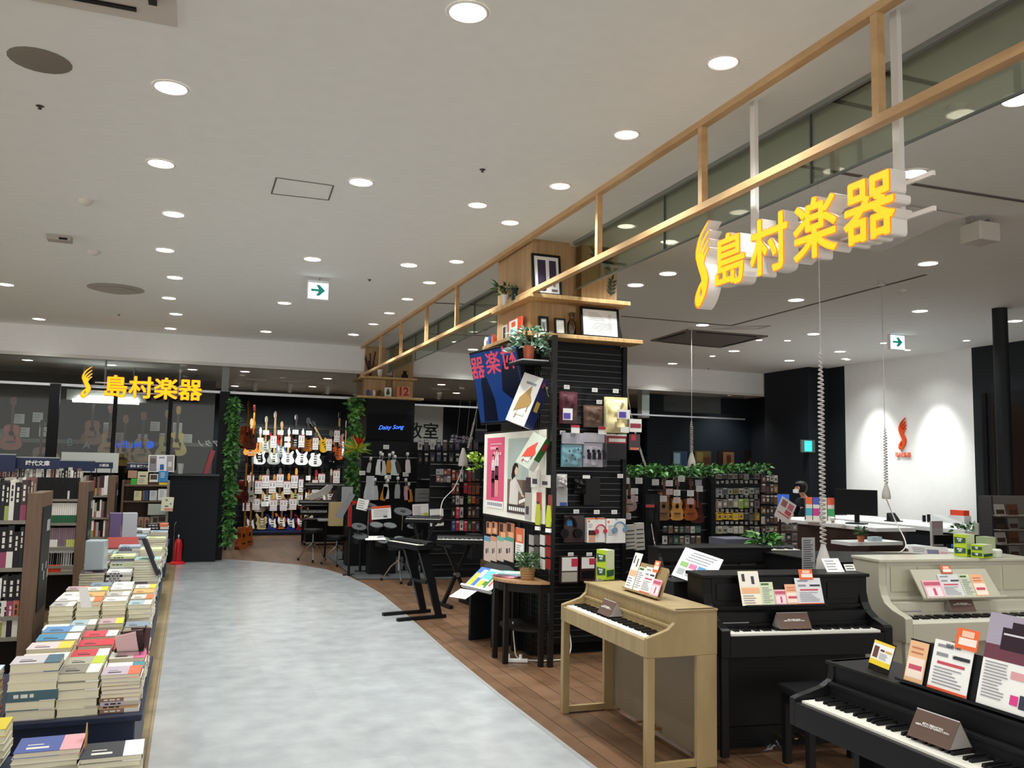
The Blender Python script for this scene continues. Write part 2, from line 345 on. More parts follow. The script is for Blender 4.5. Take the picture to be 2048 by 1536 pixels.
# track spots over the guitar wall
for i, px in enumerate((510, 580, 656, 880)):
    p = at(px, 800, Y=17.4); p.z = 3.22
    t = thing('track_spotlight', 'white cylinder spotlight on a track over the guitar wall, %s from the left' % nth(i), 'spotlight', (p.x, p.y, p.z), 0, 'track spotlights over the guitar wall')
    MB().box(-.2, -.015, -.02, .2, .015, 0, WHITE).build('track', t)
    MB().cyl((0, 0, -.02), (0, .03, -.07), .012, WHITE).build('stem', t)
    MB().cyl((0, .0, -.05), (0, .12, -.2), .045, WHITE, seg=16).build('lamp_head', t, smooth=True)
    spot(t, E_TRACK, loc=(0, .15, -.24), size=75, blend=.6, rot=(R(52), 0, 0), rad=.03)
# ---------------------------------------------------------------- ceiling fittings
def disc_thing(name, label, cat, px, prof, mt, z=CEIL, extra=None):
    p = at(*px, Z=z); o = MB().lathe((0, 0, 0), prof, mt).build(name, None, (p.x, p.y, z), smooth=True); return tag(o, label, cat)
sp = disc_thing('ceiling_speaker', 'round beige speaker grille on the ceiling at upper left', 'speaker', (80, 121), [(.13, -.008), (.15, -.002), (.15, 0)], mat('#7f776c', .8))
for px, lb in (((80, 212), 'tiny dark sprinkler below the round speaker grille'), ((965, 339), 'tiny dark sprinkler left of the second ringed downlight'), ((1755, 352+10), 'tiny sprinkler behind the illuminated sign'), ((739, 559), 'tiny sprinkler beside the hanging exit sign'), ((1417, 737), 'tiny sprinkler in the shop ceiling near the white fascia'), ((238, 629), 'tiny sprinkler low on the ceiling left of the round vent')):
    disc_thing('sprinkler', lb, 'sprinkler', px, [(.012, -.018), (.008, -.014), (.008, -.006), (.022, -.002), (.022, 0)], mat('#55504a', .4, .5))
for px, lb in (((172, 400), 'white smoke detector left of the third aisle downlight'), ((188, 502), 'small white smoke detector above the round vent'), ((1805, 580), 'white smoke detector above the right exit sign'), ((1912, 213), 'white smoke detector behind the green glass at upper right')):
    disc_thing('smoke_detector', lb, 'smoke detector', px, [(.02, -.045), (.045, -.03), (.055, -.012), (.055, 0)], mat('#cfcac3', .5))
t = thing('round_vent', 'round louvred air vent in the ceiling left of the aisle', 'vent', tuple(at(232, 577, Z=CEIL)))
for r, z in ((.32, 0), (.24, -.02), (.16, -.035)):
    MB().lathe((0, 0, 0), [(r-.07, z-.02), (r, z-.006), (r-.005, z)], mat('#a39d94', .6)).build('louvre_ring', t, smooth=True)
p = at(120, 472, Z=CEIL)
t = thing('ceiling_sensor', 'small grey box sensor under the ceiling above the round vent', 'sensor', tuple(p)); MB().box(-.1, -.06, -.05, .1, .06, 0, mat('#aaa49b', .6)).build('housing', t); MB().box(0, -.063, -.045, .07, -.06, -.025, BLK2).build('sensor_window', t)
def cassette(label, quad, mt1, mt2):
    c = [at(*q, Z=CEIL) for q in quad]; o = (c[0]+c[1]+c[2]+c[3])/4
    t = thing('air_conditioner', label, 'air conditioner', (o.x, o.y, CEIL)); L = [v-o for v in c]
    fr = MB(); vv = [v*1.0+Vector((0,0,-.02)) for v in L]; wv = [v*.86+Vector((0,0,-.02)) for v in L]
    for i in range(4): fr.quad(tuple(vv[i]), tuple(vv[(i+1)%4]), tuple(wv[(i+1)%4]), tuple(wv[i]), mt1); fr.quad(tuple(L[i]), tuple(L[(i+1)%4]), tuple(vv[(i+1)%4]), tuple(vv[i]), mt1)
    fr.build('frame', t)
    for i in range(4):
        a, b = L[i], L[(i+1)%4]; a2, b2 = a*.9+b*.1, a*.1+b*.9
        MB().quad(tuple(a2*.97+Vector((0,0,-.023))), tuple(b2*.97+Vector((0,0,-.023))), tuple(b2*.89+Vector((0,0,-.026))), tuple(a2*.89+Vector((0,0,-.026))), BLK2).build('air_flap', t)
    MB().quad(*[tuple(v*.86+Vector((0,0,-.018))) for v in L], mt2).build('intake_grille', t)
cassette('square brown-grey air conditioner cassette in the shop ceiling', [(1301, 680), (1440, 694), (1536, 671), (1375, 658)], mat('#77706a', .6), mat('#6b6661', .8))
a = at(355, 50, Z=CEIL); x1, y0 = a.x, a.y
t = thing('air_conditioner', 'air conditioner cassette cut off at the top left of the ceiling', 'air conditioner', (x1-.5, y0-.5, CEIL))
MB().box(-.5, -.5, -.012, .5, .5, 0, mat('#c9c1b8', .6)).build('frame', t); MB().box(-.42, .38, -.02, .33, .41, -.012, BLACK).box(.385, -.4, -.03, .42, .3, -.012, BLACK).build('air_flap', t)
MB().box(-.3, -.3, -.022, .3, .3, -.012, mat('#8f8a82', .7)).build('intake_grille', t)
# grey slatted vent beside the column
# hanging exit signs
def exit_sign(label, box, Y, chain):
    a, b = at(box[0], box[1], Y=Y), at(box[2], box[3], Y=Y); wd, h = b.x-a.x, a.z-b.z
    t = thing('exit_direction_sign', label, 'exit sign', ((a.x+b.x)/2, Y, b.z))
    MB().box(-wd/2, 0, 0, wd/2, .05, h, mat('#e9ecee', .5)).build('housing', t, bev=.003)
    MB().box(-wd/2+.008, -.004, .01, wd/2-.008, 0, h-.03, mat('#eefcff', .5, emit=1.3)).build('lit_panel', t)
    g = mat('#0c9a8a', .5, emit=.45); s = h
    ar = [(-.32, .42), (.02, .42), (-.1, .2), (.05, .2), (.3, .48), (.05, .76), (-.1, .76), (.02, .54), (-.32, .54)]
    MB().prism([(x*wd*1.05, z*s) for x, z in ar], 1, -.007, -.0045, g).build('green_arrow', t)
    if box[0] < 1000: ob('printed_text', text_mesh('出口 EXIT', h*.11, .0003, 0, g), t, (0, -.0052, h*.1), (R(90), 0, 0))
    mb = MB()
    for x in chain: mb.cyl((x*wd, .02, h), (x*wd, .02, CEIL-b.z), .006, mat('#9a9a98', .4))
    mb.build('hanger', t)
exit_sign('hanging exit sign with green arrow over the aisle', (616, 559, 657, 601), 9.4, (.05,))
exit_sign('hanging exit sign with green arrow in the shop before the white wall', (1780, 666, 1810, 701), 9.6, (0,))
a, b = at(1609, 879, Y=13.35), at(1628, 905, Y=13.35)
t = thing('exit_sign', 'small green lit exit sign on the charcoal wall beside the white wall', 'exit sign', ((a.x+b.x)/2, 13.395, b.z), R(90)); 
MB().box(-.02, -.16, 0, .02, .16, .24, mat('#596a66', .5)).build('housing', t); MB().box(-.026, -.08, .02, -.02, .09, .22, mat('#35d8c0', .5, emit=1.5)).build('lit_panel', t)
# ---------------------------------------------------------------- wooden frame above the shop front
t = thing('wooden_trellis', 'long pale wooden trellis running under the ceiling along the shop front', 'frame', (2.7, 4, 3.11))
MB().box(-.025, -4.5, .5, .025, 10.75, .54, RAILW).build('top_rail', t); MB().box(-.025, -4.5, 0, .025, 2.9, .04, RAILW).box(-.025, 4.05, 0, .025, 10.75, .04, RAILW).box(-.025, 2.9, 0, .025, 4.05, .04, RAILW).build('bottom_rail', t)
for y in (.05, 1.4, 2.765, 4.12, 5.475, 9.03, 10.35, 11.75, 13.15): MB().box(-.02, y-4-.02, .04, .02, y-4+.02, .5, RAILW).build('upright', t)
# ================================================================ COLUMNS WITH SHELVES
VOAK = wood('#a5855c', '#bd9a6e', (14, 14, .5), .55, 'oak_boards')
def column(n, x0, x1, y0, y1, zs):
    c = MB().box(x0, y0, zs, x0+.37, y1, CEIL, VOAK).box(x0+.5, y0, zs, x1, y1, CEIL, VOAK).box(x0+.37, y0+.1, zs, x0+.5, y1, CEIL, VOAK).build('wall_column'); c['kind'] = 'structure'
    MB().box(x0+.06, y0+.01, 0, x1+.05, y1, zs, mat('#131518', .5)).build('black_cladding', c)
    sh = MB().box(x0-.1, y0-.23, 3.075, x1+.02, y0-.001, 3.11, OAK).box(x0-.1, y0-.001, 3.075, x0-.001, y1-.1, 3.11, OAK)
    tag(sh.build('display_shelf', bev=.003), f'upper wooden shelf wrapping the {n} column', 'shelf')
    sh = MB().box(x0-.15, y0-.23, zs-.035, x1+.15, y0-.001, zs, OAK).box(x0-.15, y0-.001, zs-.035, x0-.001, y1, zs, OAK)
    tag(sh.build('display_shelf', bev=.003), f'lower wooden shelf wrapping the {n} column', 'shelf')
column('near', 2.75, 3.61, 6.93, 7.8, 2.77)
column('far', 2.76, 3.62, 14.72, 15.5, 2.77)
# frames on the near column
def frame(label, box, Y, base, spec, fr=BLACK, z=None, lean=-8, tilt=0, fw=.02, name='picture_frame', rz=0, cat='picture frame'):
    x0, y0, x1, y1 = box; a, b = at(x0, (y0+y1)/2, Y=Y), at(x1, (y0+y1)/2, Y=Y); t_, u = at((x0+x1)/2, y0, Y=Y), at((x0+x1)/2, y1, Y=Y)
    wd, h = b.x-a.x, t_.z-(z if z is not None else u.z)
    t = thing(name, label, cat, ((a.x+b.x)/2, Y, z if z is not None else u.z)); t.matrix_basis = t.matrix_basis @ Matrix.Translation(t.location)*0 if False else Matrix.Translation(t.location) @ Matrix.Rotation(R(rz), 4, 'Z') @ Matrix.Rotation(R(lean), 4, 'X')
    g = MB().box(-wd/2, -.012, 0, -wd/2+fw, .012, h, fr).box(wd/2-fw, -.012, 0, wd/2, .012, h, fr).box(-wd/2+fw, -.012, 0, wd/2-fw, .012, fw, fr).box(-wd/2+fw, -.012, h-fw, wd/2-fw, .012, h, fr).build('frame', t)
    p = MB().box(-wd/2+fw, -.002, fw, wd/2-fw, .01, h-fw, base); printed(p, wd, h, spec, -.003); p.build('print', t)
    return t
PUR = mat('#352c48', .8); GRYL = mat('#9aa0a0', .7)
frame('black framed print of two dark purple shapes on the upper shelf', (1066, 506, 1124, 586), 6.78, PAPER, [(.2, .12, .48, .86, PUR), (.24, .1, .44, .5, mat('#3b3350', .8)), (.6, .3, .84, .86, PUR), (.66, .1, .86, .16, mat('#6a6478', .8)), (.72, .22, .8, .32, mat('#8a8494', .8))], z=3.112)
frame('black framed maze line print on the lower shelf at right', (1163, 614, 1240, 672), 6.78, PAPER,
      [(.2+.03*i, .2+.055*i, .8, .2+.055*i+.012, GRYL) for i in range(6)] + [(.2, .58+.055*i, .66-.05*i, .58+.055*i+.012, GRYL) for i in range(5)] + [(.72+.03*i, .3, .728+.03*i, .8, GRYL) for i in range(3)] , z=2.772)
frame('small black framed blank print beside the corner plant', (1078, 632, 1098, 668), 6.78, PAPER, [(.3, .3, .7, .7, GRYL)], z=2.772)
frame('small dark framed blank print left of the glass bottle', (1110, 636, 1132, 664), 6.78, PAPER, [(.3, .34, .66, .6, mat('#d8d8d8', .7))], z=2.772, fw=.014)
t = thing('glass_bottle', 'clear glass bottle with beads between the framed prints', 'bottle', (at(1143, 650, Y=6.8).x, 6.8, 2.772))
MB().lathe((0,0,0), [(.035, 0), (.04, .01), (.04, .11), (.018, .15), (.015, .18)], glass('clear_bottle_glass', '#e0dcd0', .12)).build('bottle_body', t, smooth=True); MB().lathe((0,0,.18), [(.018, 0), (.026, .015), (.018, .03)], glass('clear_bottle_glass', '#e0dcd0', .12)).build('stopper', t, smooth=True)
t = thing('leaning_board', 'dark board leaning behind the maze print', 'board', (at(1238, 650, Y=6.86).x+.02, 6.85, 2.772)); t.rotation_euler = (0, R(-16), 0); MB().box(-.01, -.02, 0, .01, .02, .3, mat('#1d1a18', .5)).build('board', t)
def leaf(mb, c, d, ln, wd, mt, n=None):
    d = Vector(d).normalized(); s = d.cross(Vector(n) if n else Vector((rnd.uniform(-1,1), rnd.uniform(-1,1), .8))).normalized()*wd/2
    u = s.cross(d).normalized()*ln*.12; c = Vector(c)
    mb.add([tuple(c), tuple(c+d*ln*.35+s+u), tuple(c+d*ln), tuple(c+d*ln*.35-s+u), tuple(c+d*ln*.5)], [(0,1,4),(1,2,4),(2,3,4),(3,0,4)], mt)
GL = [mat('#3f7a35', .45), mat('#5a9646', .45), mat('#2a5a2a', .5), mat('#79a965', .45)]; GY = [mat('#8fb33a', .45), mat('#b4cf55', .45)]; GG = [mat('#7d9c8c', .5), mat('#b6c9bd', .5), mat('#3f6247', .5), mat('#597c60', .5)]
def bush(t, r, h, n, ln, mts, z0=0, droop=0, stems=6):
    mb = MB(); sm = MB()
    for i in range(stems):
        a = rnd.uniform(0, 2*PI); e = Vector((math.cos(a)*r*.7, math.sin(a)*r*.7, z0+h*.8)); sm.tube([(0, 0, z0), (e.x*.4, e.y*.4, z0+h*.5), tuple(e)], .0025, DGREEN, 5)
    for i in range(n):
        a = rnd.uniform(0, 2*PI); q = rnd.random()**.6*r; z = z0+rnd.random()*h-droop*(q/r)**2*h
        leaf(mb, (math.cos(a)*q, math.sin(a)*q, z), (math.cos(a)*1.2, math.sin(a)*1.2, rnd.uniform(-.6, .9)), ln*rnd.uniform(.6, 1.2), ln*.5, rnd.choice(mts))
    sm.build('stems', t); mb.build('foliage', t)
def pot(t, r, h, mt, r2=None): 
    MB().lathe((0,0,0), [(r*.7, 0), (r, h), (r*1.06, h), (r*1.06, h*.86), (r*1.0, h*.86), (r*.9, h*.86)][:3]+[(r*.85, h*.93), (.001, h*.9)], mt).build('pot', t, smooth=True)
p = at(1013, 590, X=2.69)
t = thing('potted_fern', 'fern in a white tapered pot on the upper shelf of the near column', 'potted plant', (2.68, p.y, 3.112)); pot(t, .035, .1, WHITE); bush(t, .1, .1, 60, .07, [GL[0], GL[2], DGREEN], .1)
t = thing('dark_vase', 'small dark glass vase beside the fern', 'vase', (2.685, at(1030, 590, X=2.685).y, 3.112)); MB().lathe((0,0,0), [(.03, 0), (.035, .04), (.02, .08), (.035, .12)], mat('#22302c', .15)).build('vase_body', t, smooth=True)
# objects standing on the left lower shelf (X about 2.68)
def lshelf(name, label, cat, box, base, spec, th=.02, z=2.772, X=2.69, lean=-6, group=None):
    return slab(name, label, cat, box, X=X, th=th, spec=spec, base=base, group=group)
def onshelf(o, z): o.location.z = z; return o
onshelf(lshelf('picture_frame', 'narrow white picture frame on the lower left shelf', 'picture frame', (1005, 635, 1013, 668), WHITE, [(.2, .1, .8, .9, mat('#3a3630', .6))]), 2.772)
onshelf(lshelf('art_book', 'red and white illustrated book leaning on the lower left shelf', 'book', (1016, 625, 1042, 664), mat('#d8502c', .6), [(.1, .1, .75, .95, PAPER), (.25, .2, .6, .5, mat('#6fb4c4', .6)), (.3, .6, .6, .85, ORG)]), 2.772)
def house(label, p, mt, z, s=1.0):
    t = thing('wooden_house', label, 'ornament', (p.x, p.y, z)); MB().prism([(-.03*s, 0), (.03*s, 0), (.03*s, .06*s), (0, .1*s), (-.03*s, .06*s)], 0, -.02*s, .02*s, mt).build('house_block', t)
for px, lb, c in ((974, 'tiny white house ornament at the end of the near column shelf', '#e8e4da'), (981, 'tiny blue house ornament on the near column shelf', '#3f62a8'), (988, 'tiny orange house ornament on the near column shelf', '#d2603a')):
    house(lb, at(px, 685, X=2.66), mat(c, .6), 2.772)
# black silhouettes of leaves on the column board
mo = MB(); c = None; LEAFM = mat('#3a4a42', .8)
def flat_leaf(mb, cx, cz, a, ln, wd, y=6.924, mt=LEAFM):
    P = [(0,0), (.3,.5), (.6,.42), (1,0), (.6,-.42), (.3,-.5)]
    ca, sa = math.cos(a), math.sin(a); mb.prism([(cx+ca*p[0]*ln-sa*p[1]*wd, cz+sa*p[0]*ln+ca*p[1]*wd) for p in P], 1, y, y+.004, mt)
mo = MB(); q0 = at(1203, 528, Y=6.924)
for i in range(9):
    a = R(200-i*27.5-30); flat_leaf(mo, q0.x, q0.z+.06, a, .13 + .03*(i % 3), .05)
tag(mo.build('leaf_decal'), 'large dark green monstera leaf decal on the near column', 'decal')
mo = MB(); q0 = at(1222, 588, Y=6.924)
for i in range(4):
    for s in (-1, 1): flat_leaf(mo, q0.x+.004*i, q0.z+.035*i, R(80-s*50), .06, .026)
flat_leaf(mo, q0.x+.01, q0.z+.13, R(75), .06, .026); mo.box(q0.x-.002, 6.921, q0.z-.02, q0.x+.004, 6.924, q0.z+.14, LEAFM)
tag(mo.build('leaf_decal'), 'small dark sprig decal under the monstera decal', 'decal')
# far column ornaments
def fc(px, py, z): p = at(px, py, Y=14.6); return Vector((p.x, 14.62, z))
t = thing('coral_plant', 'dark red branching plant in a white pot on the far column upper shelf', 'potted plant', tuple(fc(760, 754, 3.112))); pot(t, .05, .13, WHITE)
t = thing('dried_plant', 'dark branching dried plant on the far column upper shelf', 'potted plant', tuple(fc(741, 748, 3.112))); mb = MB()
for i in range(7): a = i*.9; mb.tube([(0,0,0), (math.cos(a)*.05, math.sin(a)*.03, .15), (math.cos(a)*.11, math.sin(a)*.05, .2+.04*i)], .012, mat('#3a211f', .7), 6)
mb.build('branches', t)
t = thing('dark_jug', 'small dark jug on the far column upper shelf', 'jug', tuple(fc(810, 755, 3.112))); MB().lathe((0,0,0), [(.05, 0), (.06, .05), (.03, .09), (.04, .13)], mat('#241b16', .4)).build('jug_body', t, smooth=True)
for px, c, lb in ((736, '#2f4f9a', 'blue'), (748, '#e8e4da', 'white'), (759, '#5a3222', 'brown')): house(f'tiny {lb} house ornament on the far column lower shelf', fc(px, 790, 0), mat(c, .6), 2.772, 1.1)
onf = lambda o: setattr(o.location, 'z', 2.772)
onf(slab('christmas_card', 'white card with green tree on the far column shelf', 'card', (769, 773, 783, 792), Y=14.62, spec=[(.25, .25, .75, .6, DGREEN), (.35, .6, .65, .85, DGREEN), (.45, .12, .55, .25, mat('#5a3a22', .6))]))
o = slab('number_card', 'orange card with the figure 12 on the far column shelf', 'card', (794, 773, 819, 795), Y=14.6, base=mat('#d88a6a', .6), spec=[]); onf(o); ob('printed_text', text_mesh('12', .2, .001, .006, mat('#8e2f22', .6)), o, (0, -.004, .1), (R(90), 0, 0))
# ================================================================ ILLUMINATED SIGNS
FACE_O = mat('#ff7a10', .5, emit=1.05, name='sign_orange'); FACE_Y = mat('#ffb60c', .5, emit=1.15, name='sign_yellow'); SIGNW = mat('#efeae4', .5)
def smooth_path(P, n=8):
    out = []
    for i in range(len(P)-1):
        p0, p1, p2, p3 = P[max(i-1, 0)], P[i], P[i+1], P[min(i+2, len(P)-1)]
        for k in range(n):
            t = k/n
            out.append(tuple(.5*((2*p1[j])+(-p0[j]+p2[j])*t+(2*p0[j]-5*p1[j]+4*p2[j]-p3[j])*t*t+(-p0[j]+3*p1[j]-3*p2[j]+p3[j])*t**3) for j in (0, 1)))
    return out+[P[-1]]
def band(L, Rr): return smooth_path(L)+smooth_path(Rr)[::-1]
# winged note: unit height, x about 0..0.3
def feather(C, w0, w1):
    C = smooth_path(C, 5); L = []; Q = []; n = len(C)
    for i, p in enumerate(C):
        a, b = C[max(i-1, 0)], C[min(i+1, n-1)]; d = Vector((b[0]-a[0], b[1]-a[1])).normalized(); w_ = (w0+(w1-w0)*i/(n-1))/2
        L.append((p[0]-d.y*w_, p[1]+d.x*w_)); Q.append((p[0]+d.y*w_, p[1]-d.x*w_))
    return L+Q[::-1]
NOTE = [feather([(.05,.60), (.045,.70), (.11,.85), (.285,1.0)], .075, .008), feather([(.10,.58), (.115,.70), (.18,.79), (.29,.885)], .045, .018),
        feather([(.14,.56), (.165,.65), (.22,.715), (.29,.78)], .042, .02), feather([(.17,.52), (.20,.585), (.24,.635), (.29,.68)], .042, .022),
        band([(.02,.66), (.03,.58), (.08,.46), (.13,.36), (.15,.27), (.14,.2)], [(.19,.62), (.18,.54), (.21,.48), (.26,.40), (.285,.31), (.26,.2)]),
        band([(.14,.30), (.07,.24), (.015,.16), (.0,.08), (.03,.02), (.07,.0)], [(.15,.25), (.115,.21), (.085,.16), (.08,.11), (.1,.12), (.13,.1)]),
        band([(.285,.31), (.26,.2), (.20,.1), (.13,.03), (.07,.0)], [(.14,.27), (.16,.2), (.155,.15), (.12,.09), (.06,.05)])]
def note(parent, h, depth, mb_side, name, mt, y0, y1, off=(0, 0), grow=0):
    mb = MB()
    for k, P in enumerate(NOTE): mb.prism([(off[0]+x*h*1.0, off[1]+z*h) for x, z in P], 1, y0-.0004*k, y1, mt)
    return mb.build(name, parent)
def big_sign(label, loc, rz, ch, pitch, depth, chars, note_h, note_dx, note_dz, extra):
    t = thing('illuminated_sign', label, 'sign', loc, rz)
    lo = note(t, note_h, depth, None, 'logo_body', SIGNW, 0, depth, (note_dx, note_dz))
    a = note(lo, note_h, depth, None, 'logo_glow', FACE_O, -.004, .001, (note_dx, note_dz)); a['label'] = 'glowing orange face of the winged note'
    a = MB()
    cz = note_dz+note_h*.5; cx = note_dx+.15*note_h
    for k, P in enumerate(NOTE): a.prism([(cx+(note_dx+x*note_h-cx)*.9+.002, cz+(note_dz+z*note_h-cz)*.965) for x, z in P], 1, -.006-.0004*k, -.003, FACE_Y)
    a.build('logo_face', lo)
    for i, c in enumerate(chars):
        b = ob('letter_body', text_mesh(c, ch, depth/2, 0, SIGNW, bold=ch*.03), t, (pitch*i, depth/2, ch*.36), (R(90), 0, 0))
        ob('letter_glow', text_mesh(c, ch, .002, 0, FACE_O, bold=ch*.028), b, (0, 0, depth/2+.003)); ob('letter_face', text_mesh(c, ch, .0015, 0, FACE_Y, bold=ch*.016), b, (0, 0, depth/2+.006))
    extra(t)
    return t
def ex1(t):
    for z in (.06, .21): MB().box(-.42, .085, z, 1.3, .1, z+.02, SIGNW).build('strut', t)
    for x in (.11, 1.12): MB().box(x-.02, .075, .02, x+.02, .1, CEIL-2.63, mat('#dcd9d4', .5)).build('hanging_pole', t)
big_sign('large glowing orange sign of a winged note and four characters hanging by the shop front', (2.72, 4.06-.17, 2.64), R(-90), .31, .345, .085, '島村楽器', .5, -.34, -.09, ex1)
def ex2(t):
    for z in (.06, .2): MB().box(-.3, .07, z, 1.2, .085, z+.02, SIGNW).build('strut', t)
    for x in (0, .9): MB().box(x-.02, .085, .13, x+.02, .3, .15, SIGNW).box(x-.02, .07, .05, x+.02, .085, .22, SIGNW).build('bracket', t)
a, b = at(230, 790, Y=14.55), at(380, 795, Y=14.55)
big_sign('smaller glowing orange sign of a winged note and four characters on the far glass front', (a.x, 14.55, a.z-.02), 0, .36, (b.x-a.x)/3, .06, '島村楽器', .5, at(163, 750, Y=14.55).x-a.x, -.05, ex2)
# red logo on the white wall
LOGO = mat('#e4531f', .5)
q = at(1807, 925, X=XW); t = thing('wall_logo', 'orange red winged note logo with small lettering on the white wall', 'logo', (XW-.035, at(1800, 900, X=XW).y, at(1803, 900, X=XW).z), R(-90))
h = at(1805, 838, X=XW).z-at(1805, 902, X=XW).z; note(t, h, .03, None, 'note_emblem', LOGO, 0, .03, (0, 0))
lt = ob('lettering', text_mesh('島村楽器', h*.16, .003, 0, LOGO, bold=h*.002), t, (.085, .012, -.09), (R(90), 0, 0))
# ================================================================ NEAR COLUMN: TELEVISION, POSTERS, GRID, SLAT WALL
a, b = at(950, 716, X=2.6), at(1032, 693, X=2.62); z1, z0 = a.z-.02, 2.0
t = thing('television', 'wall television showing a blue picture, tilted down from the near column', 'television', (2.58, 7.78, z0), 0)
t.matrix_basis = Matrix.Translation((2.575, 7.72, z0)) @ Matrix.Rotation(R(-80), 4, 'Z') @ Matrix.Rotation(R(12), 4, 'X')
W_, H_ = .88, .7
MB().box(0, 0, 0, W_, .05, H_, BLACK).build('television_case', t, bev=.004)
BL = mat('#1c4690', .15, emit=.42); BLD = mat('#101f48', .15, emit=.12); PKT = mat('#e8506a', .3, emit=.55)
MB().box(.02, -.003, .025, W_-.02, 0, H_-.02, BL).build('screen', t)
mb = MB(); mb.prism([(.1,.03),(.36,.03),(.36,.22),(.3,.36),(.26,.44),(.2,.46),(.15,.4),(.14,.25)], 1, -.0045, -.0032, BLD).prism([(.52,.3),(.7,.2),(.86,.3),(.84,.5),(.76,.6),(.64,.6),(.56,.48)], 1, -.0045, -.0032, BLD); mb.build('picture_figures', t)
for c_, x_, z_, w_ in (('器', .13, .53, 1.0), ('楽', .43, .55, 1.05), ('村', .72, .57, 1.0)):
    o = ob('mirrored_lettering', text_mesh(c_, .26, .0005, 0, PKT, bold=.004), t, (x_, -.006, z_), (R(90), 0, 0)); o.scale = (-w_, .85, 1)  # mirrored pink characters laid just in front of the blue screen
MB().box(W_*.4, .05, .2, W_*.6, .22, .5, BLK2).build('wall_bracket', t)
# light box with posters
a, b, c = at(973, 868, X=2.8), at(1100, 868, X=2.8), at(975, 1028, X=2.8); yb, yf, zt, zb = a.y, 6.56, 1.95, 1.12
t = thing('poster_lightbox', 'white framed poster panel on the near column under the television', 'poster panel', (2.78, yb, zb), R(-90))
L = yb-yf; MB().box(0, 0, 0, L, .03, zt-zb, mat('#2b2723', .5)).build('frame', t)
MB().box(.02, -.006, .02, L-.02, 0, zt-zb-.02, mat('#f2efe4', .5)).build('backing_board', t)
def X28(px): return yb-at(px, 950, X=2.78).y
MG = mat('#e25b80', .5)
o = sheet('poster', 'pink poster with two standing figures in the left of the white panel', 'poster', X28(1009)-X28(973)-.03, .68, (2.772, yb-(X28(1009)+X28(973))/2-.02, zb+.09), R(-90), 0,
    [(0, 0, 1, .1, PAPER)]+[(.08+.11*k, .03, .16+.11*k, .075, INK2) for k in range(8)]+[(.2, .9, .85, .915, mat('#f6c3d0', .6))]+[(.2+.12*k, .83, .29+.12*k, .87, mat('#f6c3d0', .6)) for k in range(4)]+[(.4+.12*k, .75, .49+.12*k, .79, mat('#f6c3d0', .6)) for k in range(4)], MG)
PN, SKP, DHR = mat('#4a2636', .6), mat('#e6bfa0', .6), mat('#2a1a18', .6)
fg = MB()
for cx, s1 in ((-.055, 1), (.05, 1.12)):
    for P_, c_ in (([(-.03, .1), (-.012, .1), (-.008, .26), (.008, .26), (.012, .1), (.03, .1), (.035, .28), (-.035, .28)], SKP if s1 > 1 else PN), ([(-.045, .24), (.045, .24), (.036, .36), (-.036, .36)], PN), ([(-.036, .35), (.036, .35), (.045, .42), (.03, .465), (-.03, .465), (-.045, .42)], PAPER), ([(-.006, .36), (.008, .36), (.004, .46), (-.003, .46)], REDP)):
        fg.prism([(cx+x*s1, z*s1) for x, z in P_], 1, -.0038, -.002, c_)
    fg.cyl((cx, -.0042, .49*s1), (cx, -.002, .49*s1), .021*s1, SKP, seg=16).prism([(cx-.024*s1, .49*s1), (cx-.02*s1, .52*s1), (cx+.02*s1, .52*s1), (cx+.024*s1, .47*s1), (cx+.014*s1, .505*s1)], 1, -.005, -.003, DHR)
fg.build('printed_figures', o)
o = sheet('poster', 'poster of a woman playing piano beside the pink poster', 'poster', .52, .68, (2.772, 7.22, zb+.07), R(-90), 0,
    [(0, .45, 1, 1, mat('#b9c6c0', .5)), (0, .12, 1, .45, mat('#7a6558', .6)), (0, 0, 1, .12, mat('#4a3b3b', .6))]+[(.1+.1*k, .035, .17+.1*k, .085, PAPER) for k in range(8)], mat('#b9c6c0', .5))
fg = MB().prism([(-.2, .08), (.02, .08), (.03, .2), (-.02, .3), (-.1, .34), (-.18, .28)], 1, -.0042, -.003, mat('#dcd6d0', .6)).prism([(-.03, .24), (.12, .17), (.14, .19), (-.01, .3)], 1, -.0046, -.003, mat('#cfc8c2', .6)).prism([(.1, .165), (.17, .15), (.18, .165), (.12, .19)], 1, -.0048, -.003, SKP)
fg.cyl((-.03, -.0048, .385), (-.03, -.003, .385), .042, SKP, seg=18).prism([(-.13, .3), (-.05, .34), (-.07, .38), (-.03, .425), (.02, .41), (.0, .45), (-.07, .455), (-.12, .42), (-.15, .34)], 1, -.0052, -.0035, DHR)
fg.prism([(.05, .09), (.255, .13), (.255, .16), (.05, .12)], 1, -.0044, -.003, PAPER).prism([(.12, .13), (.255, .16), (.255, .3), (.14, .3)], 1, -.004, -.003, mat('#5a463c', .6)); fg.build('printed_figure', o)
